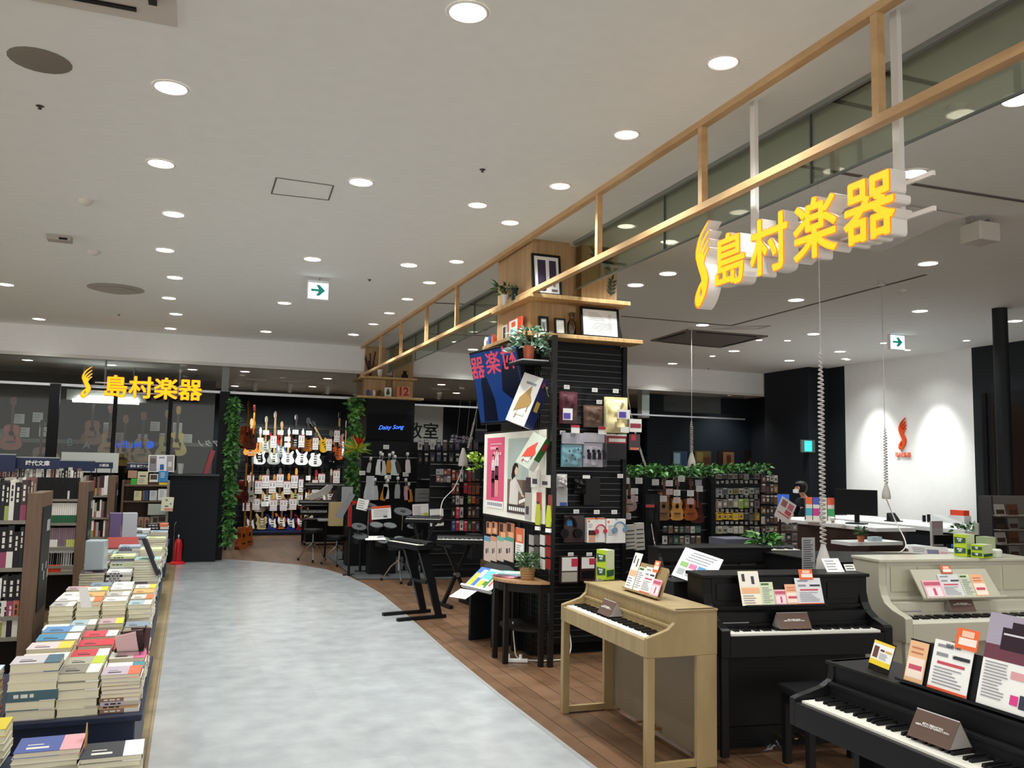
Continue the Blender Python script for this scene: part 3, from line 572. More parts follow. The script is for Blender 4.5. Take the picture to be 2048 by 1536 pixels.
# boxes hanging on the grid
def toybox(label, p, deg, w_, d_, h_, face, side, sname, pic, extra):
    t = thing('toy_piano_box', label, 'box'); t.matrix_basis = Matrix.Translation(p) @ Matrix.Rotation(R(deg), 4, Vector((.37, .93, 0))) @ Matrix.Rotation(R(-52), 4, 'Z')
    MB().box(-w_, 0, 0, 0, d_, h_, face).build('carton', t); MB().box(0, 0, 0, .003, d_, h_, side).build(sname, t)
    mb = MB(); mb.prism([(-w_*.8, h_*.22), (-w_*.15, h_*.4), (-w_*.12, h_*.5), (-w_*.3, h_*.62), (-w_*.35, h_*.8), (-w_*.75, h_*.5)], 1, -.005, -.001, pic).box(-w_*.7, -.007, h_*.18, -w_*.25, -.003, h_*.24, WHITE).cyl((-w_*.65, -.004, h_*.1), (-w_*.6, -.004, h_*.25), .004, pic).cyl((-w_*.2, -.004, h_*.28), (-w_*.2, -.004, h_*.4), .004, pic); mb.build('piano_picture', t); extra(t)
def tb1(t): MB().box(.003, .04, .15, .006, .1, .24, mat('#d8b64a', .5)).build('side_picture', t); MB().box(.003, .03, .36, .006, .05, .41, REDP).build('side_badge', t); MB().cyl((.003, .11, .38), (.006, .11, .38), .018, mat('#d9d48a', .5)).build('side_badge', t); MB().box(-.14, -.004, .355, -.04, -.002, .375, INK2).build('title_line', t)
toybox('white and navy box with a grand piano picture hanging tilted on the grid', at(1048, 853, X=2.62), 21, .2, .15, .44, WHITE, mat('#1a2a62', .4), 'navy_side', mat('#a9884e', .5), tb1)
def tb2(t): MB().box(.003, 0, 0, .006, .1, .09, PAPER).cyl((.003, .05, .22), (.006, .05, .22), .035, REDP).build('side_picture', t)
toybox('green box with a red grand piano picture hanging tilted under the white one', at(1056, 938, X=2.6), 30, .14, .1, .29, mat('#b8bdb2', .5), mat('#3d7a38', .5), 'green_side', mat('#d8402f', .5), tb2)
# grid wall panel on a post
GRIDM = mat('#1b1a1a', .4, .3)
t = thing('grid_panel', 'tall black wire grid panel with thick post in front of the near column', 'grid panel', (2.81, 6.51, 0))
MB().box(-.02, -.02, 0, .02, .02, 2.72, GRIDM).build('post', t)
MB().box(-.02, .68, 0, .01, .7, 2.5, GRIDM).build('post', t)
mb = MB()
for i in range(14): mb.box(-.006, .03+i*.048, .05, 0, .034+i*.048, 2.45, GRIDM)
for i in range(50): mb.box(-.001, .02, .05+i*.048, .003, .7, .054+i*.048, GRIDM)
mb.build('wire_grid', t)
t = thing('bracket_shelf', 'small black shelf bracket holding the terracotta plant', 'shelf', (2.66, 6.72, 2.5)); MB().box(-.12, -.16, 0, .12, .16, .012, mat('#a9a9ac', .4)).box(-.125, -.165, -.015, .125, .165, 0, BLACK).build('shelf_board', t); MB().cyl((.12, .1, 0), (.14, -.12, -.3), .008, BLACK).cyl((.13, .0, .35), (.13, -.18, .0), .006, BLACK).build('bracket_arm', t)
t = thing('potted_plant', 'variegated trailing plant in a terracotta pot on the bracket shelf', 'potted plant', (2.66, 6.72, 2.515)); pot(t, .055, .13, mat('#9a4a2c', .6)); bush(t, .17, .17, 200, .07, GG, .12, .35)
# brochures on the column side
def brochure(label, box, base, spec, X=2.79, group=None): return slab('brochure', label, 'brochure', box, X=X, th=.01, base=base, spec=spec, group=group)
for i, (x0, x1) in enumerate(((973, 983), (984, 994))): brochure(f'narrow orange photo brochure in the upper holder, {nth(i)} from the left', (x0, 1044, x1, 1068), mat('#c98a6a', .6), [(.1, .5, .5, .95, mat('#3a2018', .6)), (.4, .1, .9, .5, mat('#e8b08a', .6))])
for i, (x0, x1) in enumerate(((998, 1012), (1013, 1028))): brochure(f'wider orange photo brochure in the upper holder, {nth(i)} from the left', (x0, 1046, x1, 1076), mat('#b8785a', .6), [(.1, .4, .6, .95, mat('#3a2018', .6)), (.3, .05, .95, .4, mat('#e8a87a', .6))])
for i, (x0, x1, c) in enumerate(((968, 981, '#5f9ac0'), (981, 993, '#d98a68'), (994, 1007, '#6fb0a0'), (1007, 1026, '#4d9a88'))): brochure(f'pale brochure with coloured header in the lower holder, {nth(i)} from the left', (x0, 1073, x1, 1122), mat('#cdb9ad', .6), [(0, .82, 1, 1, mat(c, .6)), (.3, .3, .5, .5, INK), (.6, .35, .7, .55, INK)])
brochure('tall orange and white leaflet beside the brochure holders', (1031, 1056, 1047, 1122), PAPER, [(0, .55, 1, 1, mat('#d8663a', .6)), (.2, .6, .8, .8, mat('#eab090', .6))]+lines(.15, .1, .85, .5, 6))
slab('brochure_holder', 'black brochure holder board on the near column side', 'brochure holder', (966, 1038, 1030, 1130), X=2.805, th=.03, base=BLACK)
# yellow sticks and small packets on the grid
for i, px in enumerate((1066, 1087)):
    p = at(px, 1040, X=2.7); t = thing('recorder_packet', ['yellow recorder packet hanging on the grid, left of its twin', 'yellow recorder packet hanging on the grid, right of its twin'][i], 'packet', (2.74, p.y, 1.13), R(-70))
    MB().prism([(-.04, 0), (.04, 0), (.05, .08), (.025, .28), (-.025, .28), (-.05, .08)], 1, 0, .02, mat('#b9c23c', .5)).build('yellow_body', t); MB().box(-.045, -.004, -.07, .045, .02, -.02, PAPER).build('price_tag', t); t.scale = (.62, .62, .62)
for i, (x0, y0, x1, y1, c) in enumerate(((1050, 985, 1060, 1040, '#b7b2a8'), (1073, 985, 1080, 1020, '#c0504a'), (1096, 990, 1102, 1030, '#8a3a34'), (1062, 940, 1078, 975, '#e2ded6'), (1081, 950, 1099, 975, '#d2cdc4'), (1052, 955, 1060, 985, '#4a3b3b'))):
    slab('small_packet', f'small hanging packet on the grid above the plant, {nth(i)} of six', 'packet', (x0, y0, x1, y1), X=2.76, th=.012, base=mat(c, .4), spec=[(.2, .2, .8, .5, INK)], group='small packets on the grid panel')
for i in range(12):
    x = 1058+(i % 4)*11; y = 1070+(i//4)*24
    slab('guitar_pick_pack', f'tiny clear pack on the lower grid, row {nth(i//4)}, {nth(i%4)} from the left', 'packet', (x, y, x+9, y+20), X=2.76, th=.008, base=mat(['#a9a4a0', '#8a2a2a', '#d9d5d0', '#5a5552'][(i*7) % 4], .25), group='tiny clear packs on the lower grid')
# slat wall on the camera side of the near column
SX0, SX1, SY = 2.84, 3.66, 6.88
mb = MB().box(SX0, SY, .1, SX1, SY+.02, 2.7, mat('#121417', .5))
t = mb.build('slat_wall'); tag(t, 'black slat wall of the near column carrying the hanging goods', 'slat wall')
mb = MB()
for i in range(48): mb.box(SX0, SY-.006, .15+i*.053, SX1, SY, .156+i*.053, mat('#4b4f52', .35, .5))
mb.build('slat_rails', t)
MB().box(SX1-.02, SY-.03, 0, SX1+.02, SY+.02, 2.72, BLACK).build('edge_post', t)
def hang(name, label, cat, box, base, spec, th=.03, Y=6.8, group=None, hook=True):
    o = slab(name, label, cat, box, Y=Y, th=th, base=base, spec=spec, group=group)
    if hook: h_ = o.dimensions.z; zz = (at((box[0]+box[2])/2, box[1], Y=Y)-at((box[0]+box[2])/2, box[3], Y=Y)).z; MB().cyl((0, -.03, zz-.005), (0, SY-Y+.01 if Y > 6 and Y < 7 else .05, zz+.01), .003, STEEL, seg=6).build('hook', o)
    return o
PLAST = glass('clear_plastic', '#fdfdfd', .05)
def puffy(name, label, cat, box, Y, colr, top, n=13, seed=1, wr=.02, amp=.02, pl=True):
    a, b = at(box[0], (box[1]+box[3])/2, Y=Y), at(box[2], (box[1]+box[3])/2, Y=Y); xm = (box[0]+box[2])/2
    tp, bt = at(xm, box[1], Y=Y), at(xm, box[3], Y=Y); wd, h = b.x-a.x, tp.z-bt.z
    t = thing(name, label, cat, ((a.x+b.x)/2, Y, bt.z)); r = random.Random(seed); vs = []; fs = []
    for j in range(n+1):
        for i in range(n+1):
            u, v = i/n, j/n; e = math.sin(PI*u)**.5*math.sin(PI*min(v*1.1, 1))**.4
            vs.append(((u-.5)*wd*.92, -.01-e*amp*1.2-r.random()*amp*.8*e-amp*.9*e*(math.sin(u*9+v*5+seed)*math.sin(v*11-u*4)+.3*math.sin(u*23+v*17)), v*h*top))
    for j in range(n):
        for i in range(n): q = j*(n+1)+i; fs.append((q, q+1, q+n+2, q+n+1))
    m2 = MB().add(vs, fs, colr); m2.add([(x, .012, z) for x, y, z in vs], [f[::-1] for f in fs], colr); m2.build('folded_cloth', t, smooth=True)
    if pl: MB().quad((-wd/2, -.014-amp*3.4, 0), (wd/2, -.014-amp*3.4, 0), (wd/2, -.012-amp*2.8, h), (-wd/2, -.012-amp*2.8, h), PLAST).build('clear_bag', t)
    return t, wd, h
t, wd, h = puffy('cloth_bag', 'dark maroon fabric bag in clear plastic, leftmost of the top row', 'bag', (1118, 772, 1155, 848), 6.8, mat('#5c222e', .7), .85, seed=2); MB().box(-wd/2+.0, -.09, .03, -wd/2+.09, -.085, .13, PAPER).box(-wd/2+.005, -.092, .04, -wd/2+.07, -.0905, .09, mat('#5a4aa8', .6)).build('purple_tag', t); MB().box(.0, -.07, -.08, .08, -.065, -.01, PAPER).box(.0, -.072, -.03, .08, -.0705, -.01, REDP).build('price_tag', t)
t, wd, h = puffy('cloth_bag', 'brown fabric bag in clear plastic, middle of the top row', 'bag', (1166, 790, 1206, 855), 6.8, mat('#6a4c3c', .7), .68, seed=3); MB().box(.02, -.07, -.06, .1, -.065, .01, PAPER).box(.02, -.072, -.02, .1, -.0705, .01, REDP).build('price_tag', t)
t, wd, h = puffy('cloth_bag', 'cream yellow fabric bag hanging at the right of the top row', 'bag', (1207, 793, 1256, 866), 6.74, mat('#e9dca8', .7), .98, seed=4, amp=.03, pl=False); MB().box(-.05, -.135, .12, .07, -.13, .2, PAPER).box(-.04, -.137, .13, .03, -.1355, .18, mat('#5a4aa8', .6)).build('purple_tag', t); MB().box(-.02, -.135, .0, .06, -.13, .05, PAPER).build('price_tag', t)
t, wd, h = puffy('cloth_bag', 'light blue silver fabric bag in the second row', 'bag', (1121, 866, 1165, 934), 6.8, mat('#86bccd', .5), .66, seed=5)
MB().box(-wd/2, -.03, h*.68, wd/2, -.01, h, mat('#b9b7c4', .4)).box(-.03, -.035, h*.9, .02, -.0305, h*.98, INK2).build('card_header', t)
mb = MB()
for k in range(7): a = (-.4+.13*k)*wd; z = (.15+.4*((k*5) % 7)/7)*h; mb.add([(a-.012, -.085, z), (a+.012, -.085, z), (a, -.085, z+.025)], [(0,1,2)], mat('#2b4a5c', .6))
mb.build('printed_motif', t)
t, wd, h = puffy('cloth_bag', 'silver lilac fabric bag with black cats in the second row', 'bag', (1165, 866, 1206, 934), 6.8, mat('#cbc6d6', .4), .7, seed=6)
MB().box(-wd/2, -.03, h*.72, wd/2, -.01, h, mat('#c4c1cc', .4)).build('card_header', t)
mb = MB()
for k in range(4): x = -wd*.38+k*wd*.25; mb.box(x-.016, -.087, h*.22, x+.016, -.085, h*.42, BLACK).cyl((x-.008, -.088, h*.46), (x-.008, -.085, h*.46), .016, BLACK)
mb.build('black_cats', t)
hang('accessory_pack', 'black pack with red and white header card in the second row', 'packet', (1211, 868, 1253, 918), mat('#26262a', .3), [(0, .62, 1, 1, mat('#9a2a34', .5)), (.15, .68, .95, .82, PAPER), (0, .92, 1, 1, PAPER)])
hang('shop_sign_card', 'white and red card behind the spiral cord', 'card', (1259, 838, 1283, 864), PAPER, [(.05, .3, .95, .65, mat('#9a3a44', .5))], Y=6.95, hook=False)
hang('bag_with_straps', 'black glossy bag hanging behind the cream one', 'bag', (1258, 868, 1280, 900), mat('#3a2a2c', .3), [(.1, 0, .9, .15, mat('#d8785a', .5)), (.2, .6, .6, .95, REDP)], Y=6.96, hook=False)
hang('headphone_pack', 'black headphones in a dark red blister pack with blue badge', 'packet', (1128, 1031, 1168, 1085), mat('#3a2226', .3), [(.15, .62, .4, .82, mat('#2f86c8', .5)), (.1, .9, .5, .97, mat('#c0504a', .5))])
o = hang('headphone_box', 'white box with red headphones and a face picture', 'box', (1174, 1036, 1210, 1085), PAPER, [(.1, .02, .45, .3, mat('#d9a184', .6)), (.08, .3, .47, .5, mat('#3a241c', .6)), (0, .95, 1, 1, ORG), (.05, .82, .15, .9, ORG)]+lines(.06, .6, .36, .78, 3), .05)
def phones(par, cx, cz, s, mt):
    mb = MB(); mb.tube([(cx+math.cos(R(20+i*20))*s, -.012, cz+math.sin(R(20+i*20))*s*1.1) for i in range(8)], s*.11, mt, 6); mb.cyl((cx-s*.8, -.02, cz-s*.1), (cx-s*.8, -.004, cz-s*.1), s*.42, mt).cyl((cx+s*.9, -.02, cz+.0), (cx+s*.9, -.004, cz+.0), s*.36, mt)
    return mb.build('headphone_picture', par, smooth=True)
phones(o, .04, .1, .05, REDP)
phones(hang('headphone_box', 'white box with blue headphones beside the red one', 'box', (1213, 1038, 1251, 1086), PAPER, [(.05, .84, .15, .92, ORG)]+lines(.08, .3, .38, .75, 6), .05), .03, .12, .06, mat('#6f93ac', .4))
MB().tube([(-.05+math.cos(R(i*24))*.06, -.02, .13+math.sin(R(i*24))*.09) for i in range(8)], .012, BLACK, 6).cyl((-.1, -.03, .08), (-.1, 0, .08), .04, BLACK).cyl((.03, -.03, .08), (.03, 0, .08), .04, BLACK).build('headphones', [x for x in COL.objects if x.name.startswith('headphone_pack')][0], smooth=True)
hang('cable_pack', 'white oval cable pack low on the slat wall, left one', 'packet', (1122, 1112, 1156, 1166), mat('#4b3b38', .3), [(.05, .45, .95, .95, PAPER), (.05, .05, .95, .4, mat('#b8b2a4', .4)), (.6, .6, .98, .9, REDP)], .05)
hang('cable_pack', 'dark red and white pack low on the slat wall, right one', 'packet', (1160, 1112, 1190, 1162), mat('#3a1f22', .3), [(.1, .5, .95, .95, PAPER), (.1, .1, .95, .4, BLACK), (.6, .65, .98, .9, REDP)], .05)
hang('portrait_box', 'narrow red topped box with a small portrait low on the slat wall', 'box', (1194, 1118, 1207, 1162), PAPER, [(0, .85, 1, 1, REDP), (.15, .05, .9, .5, mat('#c58a6a', .6))], .05)
t, wd, h = puffy('headphones', 'white curled headphones hanging at the left edge of the slat wall', 'headphones', (1113, 945, 1134, 975), 6.78, mat('#dedddb', .4), .9, seed=8, pl=False)
hang('grey_bag', 'grey and white pack under the white headphones', 'packet', (1113, 975, 1135, 1012), mat('#b9b9bc', .4), [(.3, .0, .95, .2, mat('#3a5a9a', .5))])
t, wd, h = puffy('pouch', 'black round pouch on the slat wall between the packs', 'pouch', (1147, 955, 1172, 988), 6.8, BLACK, .95, seed=9, pl=False)
MB().box(0, -.06, h*.95, .07, -.055, h*1.15, PAPER).build('price_tag', t)
hang('black_box', 'large black box on the slat wall beside the pouch', 'box', (1168, 955, 1200, 1010), mat('#0e0e10', .3), [], .06)
for i, (x0, y0) in enumerate(((1128, 770), (1184, 776), (1226, 778), (1120, 861), (1147, 1019), (1188, 1020), (1223, 1020), (1136, 1105), (1173, 1105), (1235, 948), (1193, 800))):
    slab('price_label', f'small white price label on the slat wall rails, {nth(i)} counted from the top left', 'price label', (x0, y0, x0+11, y0+8), Y=6.8, th=.002, group='white price labels on the slat wall', spec=lines(.15, .2, .85, .8, 2))
# half-round table with plant and papers
TOPW = wood('#9a7550', '#b58b62', (3, 12, 3), .4, 'table_top_wood'); TZ = .68
t = thing('half_round_table', 'black legged half round table with brown wooden top by the grid panel', 'table', (2.79, 6.85, 0))
arc = [(-.35*math.cos(R(a)), -.36*math.sin(R(a))) for a in range(-90, 91, 12)]
MB().prism(arc, 2, TZ-.02, TZ, TOPW).build('table_top', t)
MB().prism([(x*.94, y*.94) for x, y in arc], 2, TZ-.09, TZ-.021, mat('#191513', .5)).build('apron', t)
MB().prism([(x*.8, y*.85) for x, y in arc], 2, .27, .285, mat('#191513', .5)).build('lower_shelf', t)
for x, y in ((-.30, .10), (-.29, -.13), (-.05, -.31), (-.05, .31)):
    MB().prism([(y-.018, 0), (y+.018, 0), (y+.022, TZ-.03), (y-.022, TZ-.03)], 0, x-.02, x+.02, mat('#191513', .5)).build('leg', t)
t = thing('potted_plant', 'small green bush in a woven basket pot on the half round table', 'potted plant', (2.66, 6.66, TZ)); BASK = mat('#b08a58', .8)
mb = MB().lathe((0,0,0), [(.05, 0), (.065, .1), (.058, .1), (.05, .09)], BASK)
for i in range(5): mb.lathe((0,0,.01+i*.02), [(.053+i*.003, 0), (.057+i*.003, .006), (.053+i*.003, .012)], mat('#94704a', .8))
mb.build('basket', t); bush(t, .1, .12, 260, .035, [GL[0], GL[2], DGREEN, mat('#5c7a52', .5)], .1)
def paperstack(label, loc, w, d, cols, rz=0, th=.004, group=None):
    for i, c in enumerate(cols):
        o = MB().box(-w/2, -d/2, 0, w/2, d/2, th*.9, mat(c, .6)).box(-w/2+.02, -d/2+.02, th*.9, w/2-.03, d/2-.05, th*.9+.0003, mat(['#b9d4e4', '#f0e2ea', '#dfe9d2'][i % 3], .6)).build('leaflet', None, (loc[0]+.006*i, loc[1]-.012*i, loc[2]+th*i), (0, 0, R(rz+i*7)))
        tag(o, label % (nth(len(cols)-1-i)+' from the top'), 'leaflet')
paperstack('leaflet in the pile on the half round table, %s', (2.6, 6.93, TZ), .2, .26, ['#e06aa0', '#f0f0ee', '#d870a8', '#6fb8d8', '#e8eef0', '#8fc4dc'], 20, .006)
# brochure stand behind the table
t = thing('brochure_stand', 'low dark easel stand with a sloping tray behind the half round table', 'stand', (2.5, 7.5, 0), R(-75))
MB().box(-.2, .05, 0, -.17, .3, .5, BLK2).build('leg', t); MB().box(.17, .05, 0, .2, .3, .5, BLK2).build('leg', t); tr = MB().box(-.24, -.01, 0, .24, .0, .36, BLK2).box(-.24, -.05, 0, .24, -.01, .02, mat('#c9ced0', .3)).build('sloping_tray', t, (0, 0, .47), (R(-52), 0, 0))
for i, (c, s, x) in enumerate((('#3f6fc0', [(.1, .1, .6, .7, YEL), (.5, .5, .95, .9, mat('#c8d0e8', .6))], -.13), ('#bfe0d0', [(.1, .5, .9, .9, mat('#5fc0d8', .6)), (.2, .1, .6, .4, YEL), (.6, .2, .9, .4, GREEN)], .02), ('#f0ece4', [(.1, .1, .3, .8, GREEN), (.4, .2, .6, .7, mat('#c84a4a', .6)), (.7, .3, .9, .9, mat('#5a8ac8', .6))], .15))):
    o = sheet('leaflet', ['blue and yellow leaflet on the sloping tray', 'turquoise leaflet in the middle of the sloping tray', 'white leaflet with coloured figures on the sloping tray'][i], 'leaflet', .16, .26, (0,0,0), 0, 0, s, mat(c, .5)); o.matrix_basis = Matrix.Translation((2.5, 7.5, 0)) @ Matrix.Rotation(R(-75), 4, 'Z') @ Matrix.Translation((x, -.015, .5)) @ Matrix.Rotation(R(-52), 4, 'X')
t = sheet('leaflet', 'small white card sticking out to the left of the sloping tray', 'leaflet', .2, .16, (2.3, 7.45, .43), R(-60), R(-70), lines(.1, .1, .9, .9, 5), PAPER)
# white cable and power strip on the floor
WC = mat('#e4e4e2', .4)
def path3(P, n=6):
    out = []
    for i in range(len(P)-1):
        p0, p1, p2, p3 = P[max(i-1, 0)], P[i], P[i+1], P[min(i+2, len(P)-1)]
        for k in range(n): t = k/n; out.append(tuple(.5*((2*p1[j])+(-p0[j]+p2[j])*t+(2*p0[j]-5*p1[j]+4*p2[j]-p3[j])*t*t+(-p0[j]+3*p1[j]-3*p2[j]+p3[j])*t**3) for j in range(3)))
    return out+[tuple(P[-1])]
tag(MB().tube(path3([(2.63, 6.9, .3), (2.64, 6.88, .12), (2.66, 6.84, .012), (2.78, 6.7, .012), (2.95, 6.68, .012), (3.05, 6.72, .012), (3.12, 6.78, .1), (3.1, 6.83, .3), (3.09, 6.85, .42)]), .006, WC, 6).build('power_cable', smooth=True), 'white power cable lying on the floor behind the half round table', 'cable')
t = thing('power_strip', 'white power strip on the floor under the half round table', 'power strip', (2.6, 6.74, 0), R(-20)); MB().box(-.1, -.02, .003, .1, .02, .03, WC).build('strip_body', t, bev=.004); MB().cyl((-.06, 0, .03), (-.06, 0, .065), .013, WC).build('plug', t); MB().cyl((.04, 0, .03), (.04, 0, .065), .013, WC).build('plug', t)
# ---------------------------------------------------------------- hanging spiral power cords
def cord(label, px, z_coil_top, z_pod, r_coil, sway=(0, 0), pod=(.05, .16), r=.006, thick=.006, tail=None):
    p = at(*px, Z=CEIL) if len(px) == 2 else Vector(px)
    t = thing('hanging_power_reel', label, 'power cord', (p.x, p.y, CEIL)); g = mat('#b9b6b0', .4)
    def pos(z): u = (CEIL-z)/(CEIL-z_pod); return Vector((sway[0]*u*u, sway[1]*u*u, z-CEIL))
    MB().cyl((0, 0, -.03), (0, 0, 0), .04, g).build('ceiling_rose', t)
    MB().tube([tuple(pos(CEIL-(CEIL-z_coil_top)*i/10)) for i in range(11)], thick*.6, g, 6).build('straight_cable', t, smooth=True)
    n = int((z_coil_top-z_pod-pod[1])/.028)
    pts = []
    for i in range(n*8+1): z = z_coil_top-(z_coil_top-z_pod-pod[1])*i/(n*8); q = pos(z); e = min(1, i/(n*2)+.25); pts.append((q.x+math.cos(i*PI/4)*r_coil*e, q.y+math.sin(i*PI/4)*r_coil*e, q.z))
    MB().tube(pts, thick, g, 5).build('spiral_cable', t, smooth=True)
    q = pos(z_pod); MB().lathe(tuple(q), [(pod[0]*.9, 0), (pod[0], .02), (pod[0]*.85, pod[1]*.45), (pod[0]*.35, pod[1]*.9), (pod[0]*.3, pod[1])], mat('#d3d0cc', .4)).build('socket_pod', t, smooth=True)
    if tail: MB().tube(path3([tuple(q)]+[(x-p.x, y-p.y, z-CEIL) for x, y, z in tail]), .006, WC, 6).build('plugged_cable', t, smooth=True)
cord('nearest hanging spiral cord, its socket pod behind the black upright piano', (1635, 345), 2.42, .97, .017, pod=(.05, .18))
cord('hanging spiral cord in front of the white wall with a cable running down from it', (1763, 565), 2.1, 1.35, .018, pod=(.045, .17), tail=[tuple(at(1790, 1040, X=6.9)), tuple(at(1812, 1090, X=6.6)), (6.2, 6.3, .85)])
cord('hanging spiral cord in front of the record covers', (1383, 655), 2.3, 1.62, .02, pod=(.06, .25))
cord('hanging spiral cord right of the near column ending in the ivy', (1250, 700), 2.3, 1.55, .018, sway=(.35, -.2), pod=(.02, .06))
cord('hanging spiral cord left of the near column with a wide pod and swinging cable', (4.0, 11.9, 0), 2.3, 1.6, .014, sway=(-.35, -.2), pod=(.07, .26), tail=[(3.5, 11.6, 1.3), (3.3, 11.5, 1.1), (3.25, 11.4, .8)])
# ================================================================ PIANOS
KEYW = mat('#efece2', .25); KEYB = mat('#121214', .3); FELT = mat('#6a1f24', .8)
def keys(t, x0, x1, yf, yb, z, thick=.018):
    n = 52; wk = (x1-x0)/n; mb = MB()
    for i in range(n): mb.box(x0+i*wk+.0004, yf, z-thick, x0+(i+1)*wk-.0004, yb, z, KEYW)
    mb.build('white_keys', t); mb = MB()
    for i in range(n-1):
        if (i+5) % 7 in (0, 1, 3, 4, 5):
            xc = x0+(i+1)*wk; mb.prism([(yf+(yb-yf)*.36, z), (yb, z), (yb, z+.013), (yf+(yb-yf)*.38, z+.011)], 0, xc-wk*.26, xc+wk*.26, KEYB)
    mb.build('black_keys', t)
def digital_piano(label, loc, rz, W, D, body, zt=.85, front_legs=True, lid_y=.18, panel=None, zk=.7, pedals=True, group=None):
    t = thing('digital_piano', label, 'piano', loc, rz, group); s = .032; zb = zk-.1
    arm = [(0, zb), (0, zk+.005), (.03, zk+.015)] + [(lid_y*(.2+.6*u), zk+.015+(zt-zk-.05)*.35*u) for u in (.3, .6, .9)] + [(lid_y-.008, zt-.07), (lid_y, zt-.04), (lid_y, zt), (D, zt), (D, zb)]
    for x in (0, W-s): MB().prism(arm, 0, x, x+s, body).build('side_panel', t, bev=.003)
    MB().box(s, 0, zb, W-s, .03, zk-.008, body).box(s, .03, zb, W-s, D-.01, zb+.02, body).build('key_bed', t, bev=.002)
    keys(t, s+.015, W-s-.015, .022, .155, zk)
    MB().box(s, .156, zk-.03, W-s, .165, zk+.012, body).build('rear_strip', t)
    MB().box(s, .165, zk+.01, W-s, lid_y+.06, zk+.05, body).box(s, .158, zk+.045, W-s, .185, zk+.06, body).build('fallboard', t, bev=.002)
    MB().box(s, lid_y+.005, zt-.11, W-s, lid_y+.025, zt-.012, body).build('front_board', t)
    MB().box(-.004, lid_y-.012, zt-.012, W+.004, D+.003, zt, body).build('top_lid', t, bev=.002)
    pb = panel or body
    if front_legs:
        for x in (0.0, W-.045): MB().box(x, .003, 0, x+.045, .05, zb, body).build('leg', t, bev=.003); MB().box(x+.008, .05, .01, x+.038, D-.12, .045, body).build('foot_rail', t)
    for x in (0, W-.03): MB().box(x, D-.13, 0, x+.03, D-.003, zb, body).build('rear_leg', t, bev=.002)
    MB().box(.03, D-.06, .03, W-.03, D-.045, zb, pb).build('kick_panel', t)
    if pedals:
        for k in (-1, 0, 1): MB().box(W/2+k*.075-.012, D-.15, .055, W/2+k*.075+.012, D-.06, .066, mat('#b58a4a' if body is ASH else '#b9b4a6', .25, .9)).build('pedal', t, bev=.003)
    return t
p1 = digital_piano('pale oak digital piano with music rest and price cards, nearest the aisle', (2.37, 5.32, 0), R(-91), 1.19, .44, ASH, panel=mat('#7a6c56', .6))
def on(parent_loc, rz, x, y, z): v = Matrix.Rotation(rz, 4, 'Z') @ Vector((x, y, z)); return Vector(parent_loc)+v
P1L, P1R = (2.37, 5.32, 0), R(-91)
def p1at(x, y, z): return on(P1L, P1R, x, y, z)
t = thing('music_rest', 'pale wooden music rest standing on the oak piano lid', 'music rest', tuple(p1at(.68, .25, .85))); t.matrix_basis = Matrix.Translation(p1at(.66, .26, .852)) @ Matrix.Rotation(P1R, 4, 'Z') @ Matrix.Rotation(R(-20), 4, 'X')
MB().prism([(-.22, 0), (.2, 0), (.2, .17), (.18, .19), (-.2, .19), (-.22, .17)], 1, 0, .012, ASH).build('rest_board', t); MB().box(-.23, -.03, 0, .21, 0, .012, ASH).build('ledge', t)
ORGP = mat('#e9b08a', .6); GRP = mat('#cfdcb8', .6); PKP = mat('#e8b4c0', .6)
CARDS = {'photo': [(.05, .55, .95, .95, mat('#e9e2da', .6)), (.15, .7, .3, .92, INK), (.6, .62, .75, .85, INK), (.05, .35, .95, .52, ORGP)]+lines(.1, .05, .9, .32, 4),
         'green': [(0, .85, 1, 1, GRP), (.1, .87, .7, .95, mat('#3f5a34', .6)), (0, 0, .06, 1, GRP)]+lines(.15, .1, .9, .8, 8),
         'price': [(.1, .86, .5, .92, INK2), (.15, .52, .85, .58, mat('#c84a5a', .6)), (.55, .68, .95, .75, INK), (.1, .68, .4, .75, INK2), (0, 0, 1, .05, mat('#e85a34', .6))]+lines(.1, .1, .9, .48, 6, INK2),
         'pink': [(0, 0, 1, 1, PKP), (.05, .7, .95, .9, mat('#c05a70', .6)), (.1, .1, .9, .6, mat('#f2dde2', .6)), (.45, .15, .6, .55, mat('#c84a6a', .6))],
         'orange': [(.05, .1, .95, .6, mat('#f6e2d4', .6)), (.15, .3, .85, .42, mat('#c8506a', .6))]+lines(.15, .66, .8, .9, 2, mat('#c87a5a', .6)),
         'badge': [(.15, .2, .95, .55, mat('#fbe9de', .6)), (.25, .6, .8, .9, mat('#f6c8ae', .6))],
         'orangecard': []}
def pcard(label, M4, x, w, h, kind, base=None, y=-.006, z=.012, group=None, cat='price card', name='price_card', tilt=0):
    o = sheet(name, label, cat, w, h, (0,0,0), 0, 0, CARDS[kind], base or PAPER, .002, group)
    o.matrix_basis = M4 @ Matrix.Translation((x, y, z)) @ Matrix.Rotation(R(tilt), 4, 'Y'); return o
M1 = t.matrix_basis.copy()
pcard('tall photo card leftmost on the oak piano music rest', M1, -.19, .1, .23, 'photo'); pcard('green edged card second on the oak piano music rest', M1, -.08, .09, .15, 'green', y=-.009)
pcard('white price card with red foot on the oak piano music rest', M1, .03, .13, .16, 'price', y=-.012); pcard('small orange badge standing above the white price card', M1, .08, .065, .07, 'badge', ORG, y=-.014, z=.15)
pcard('pink card rightmost on the oak piano music rest', M1, .15, .1, .1, 'pink', PKP, y=-.016)
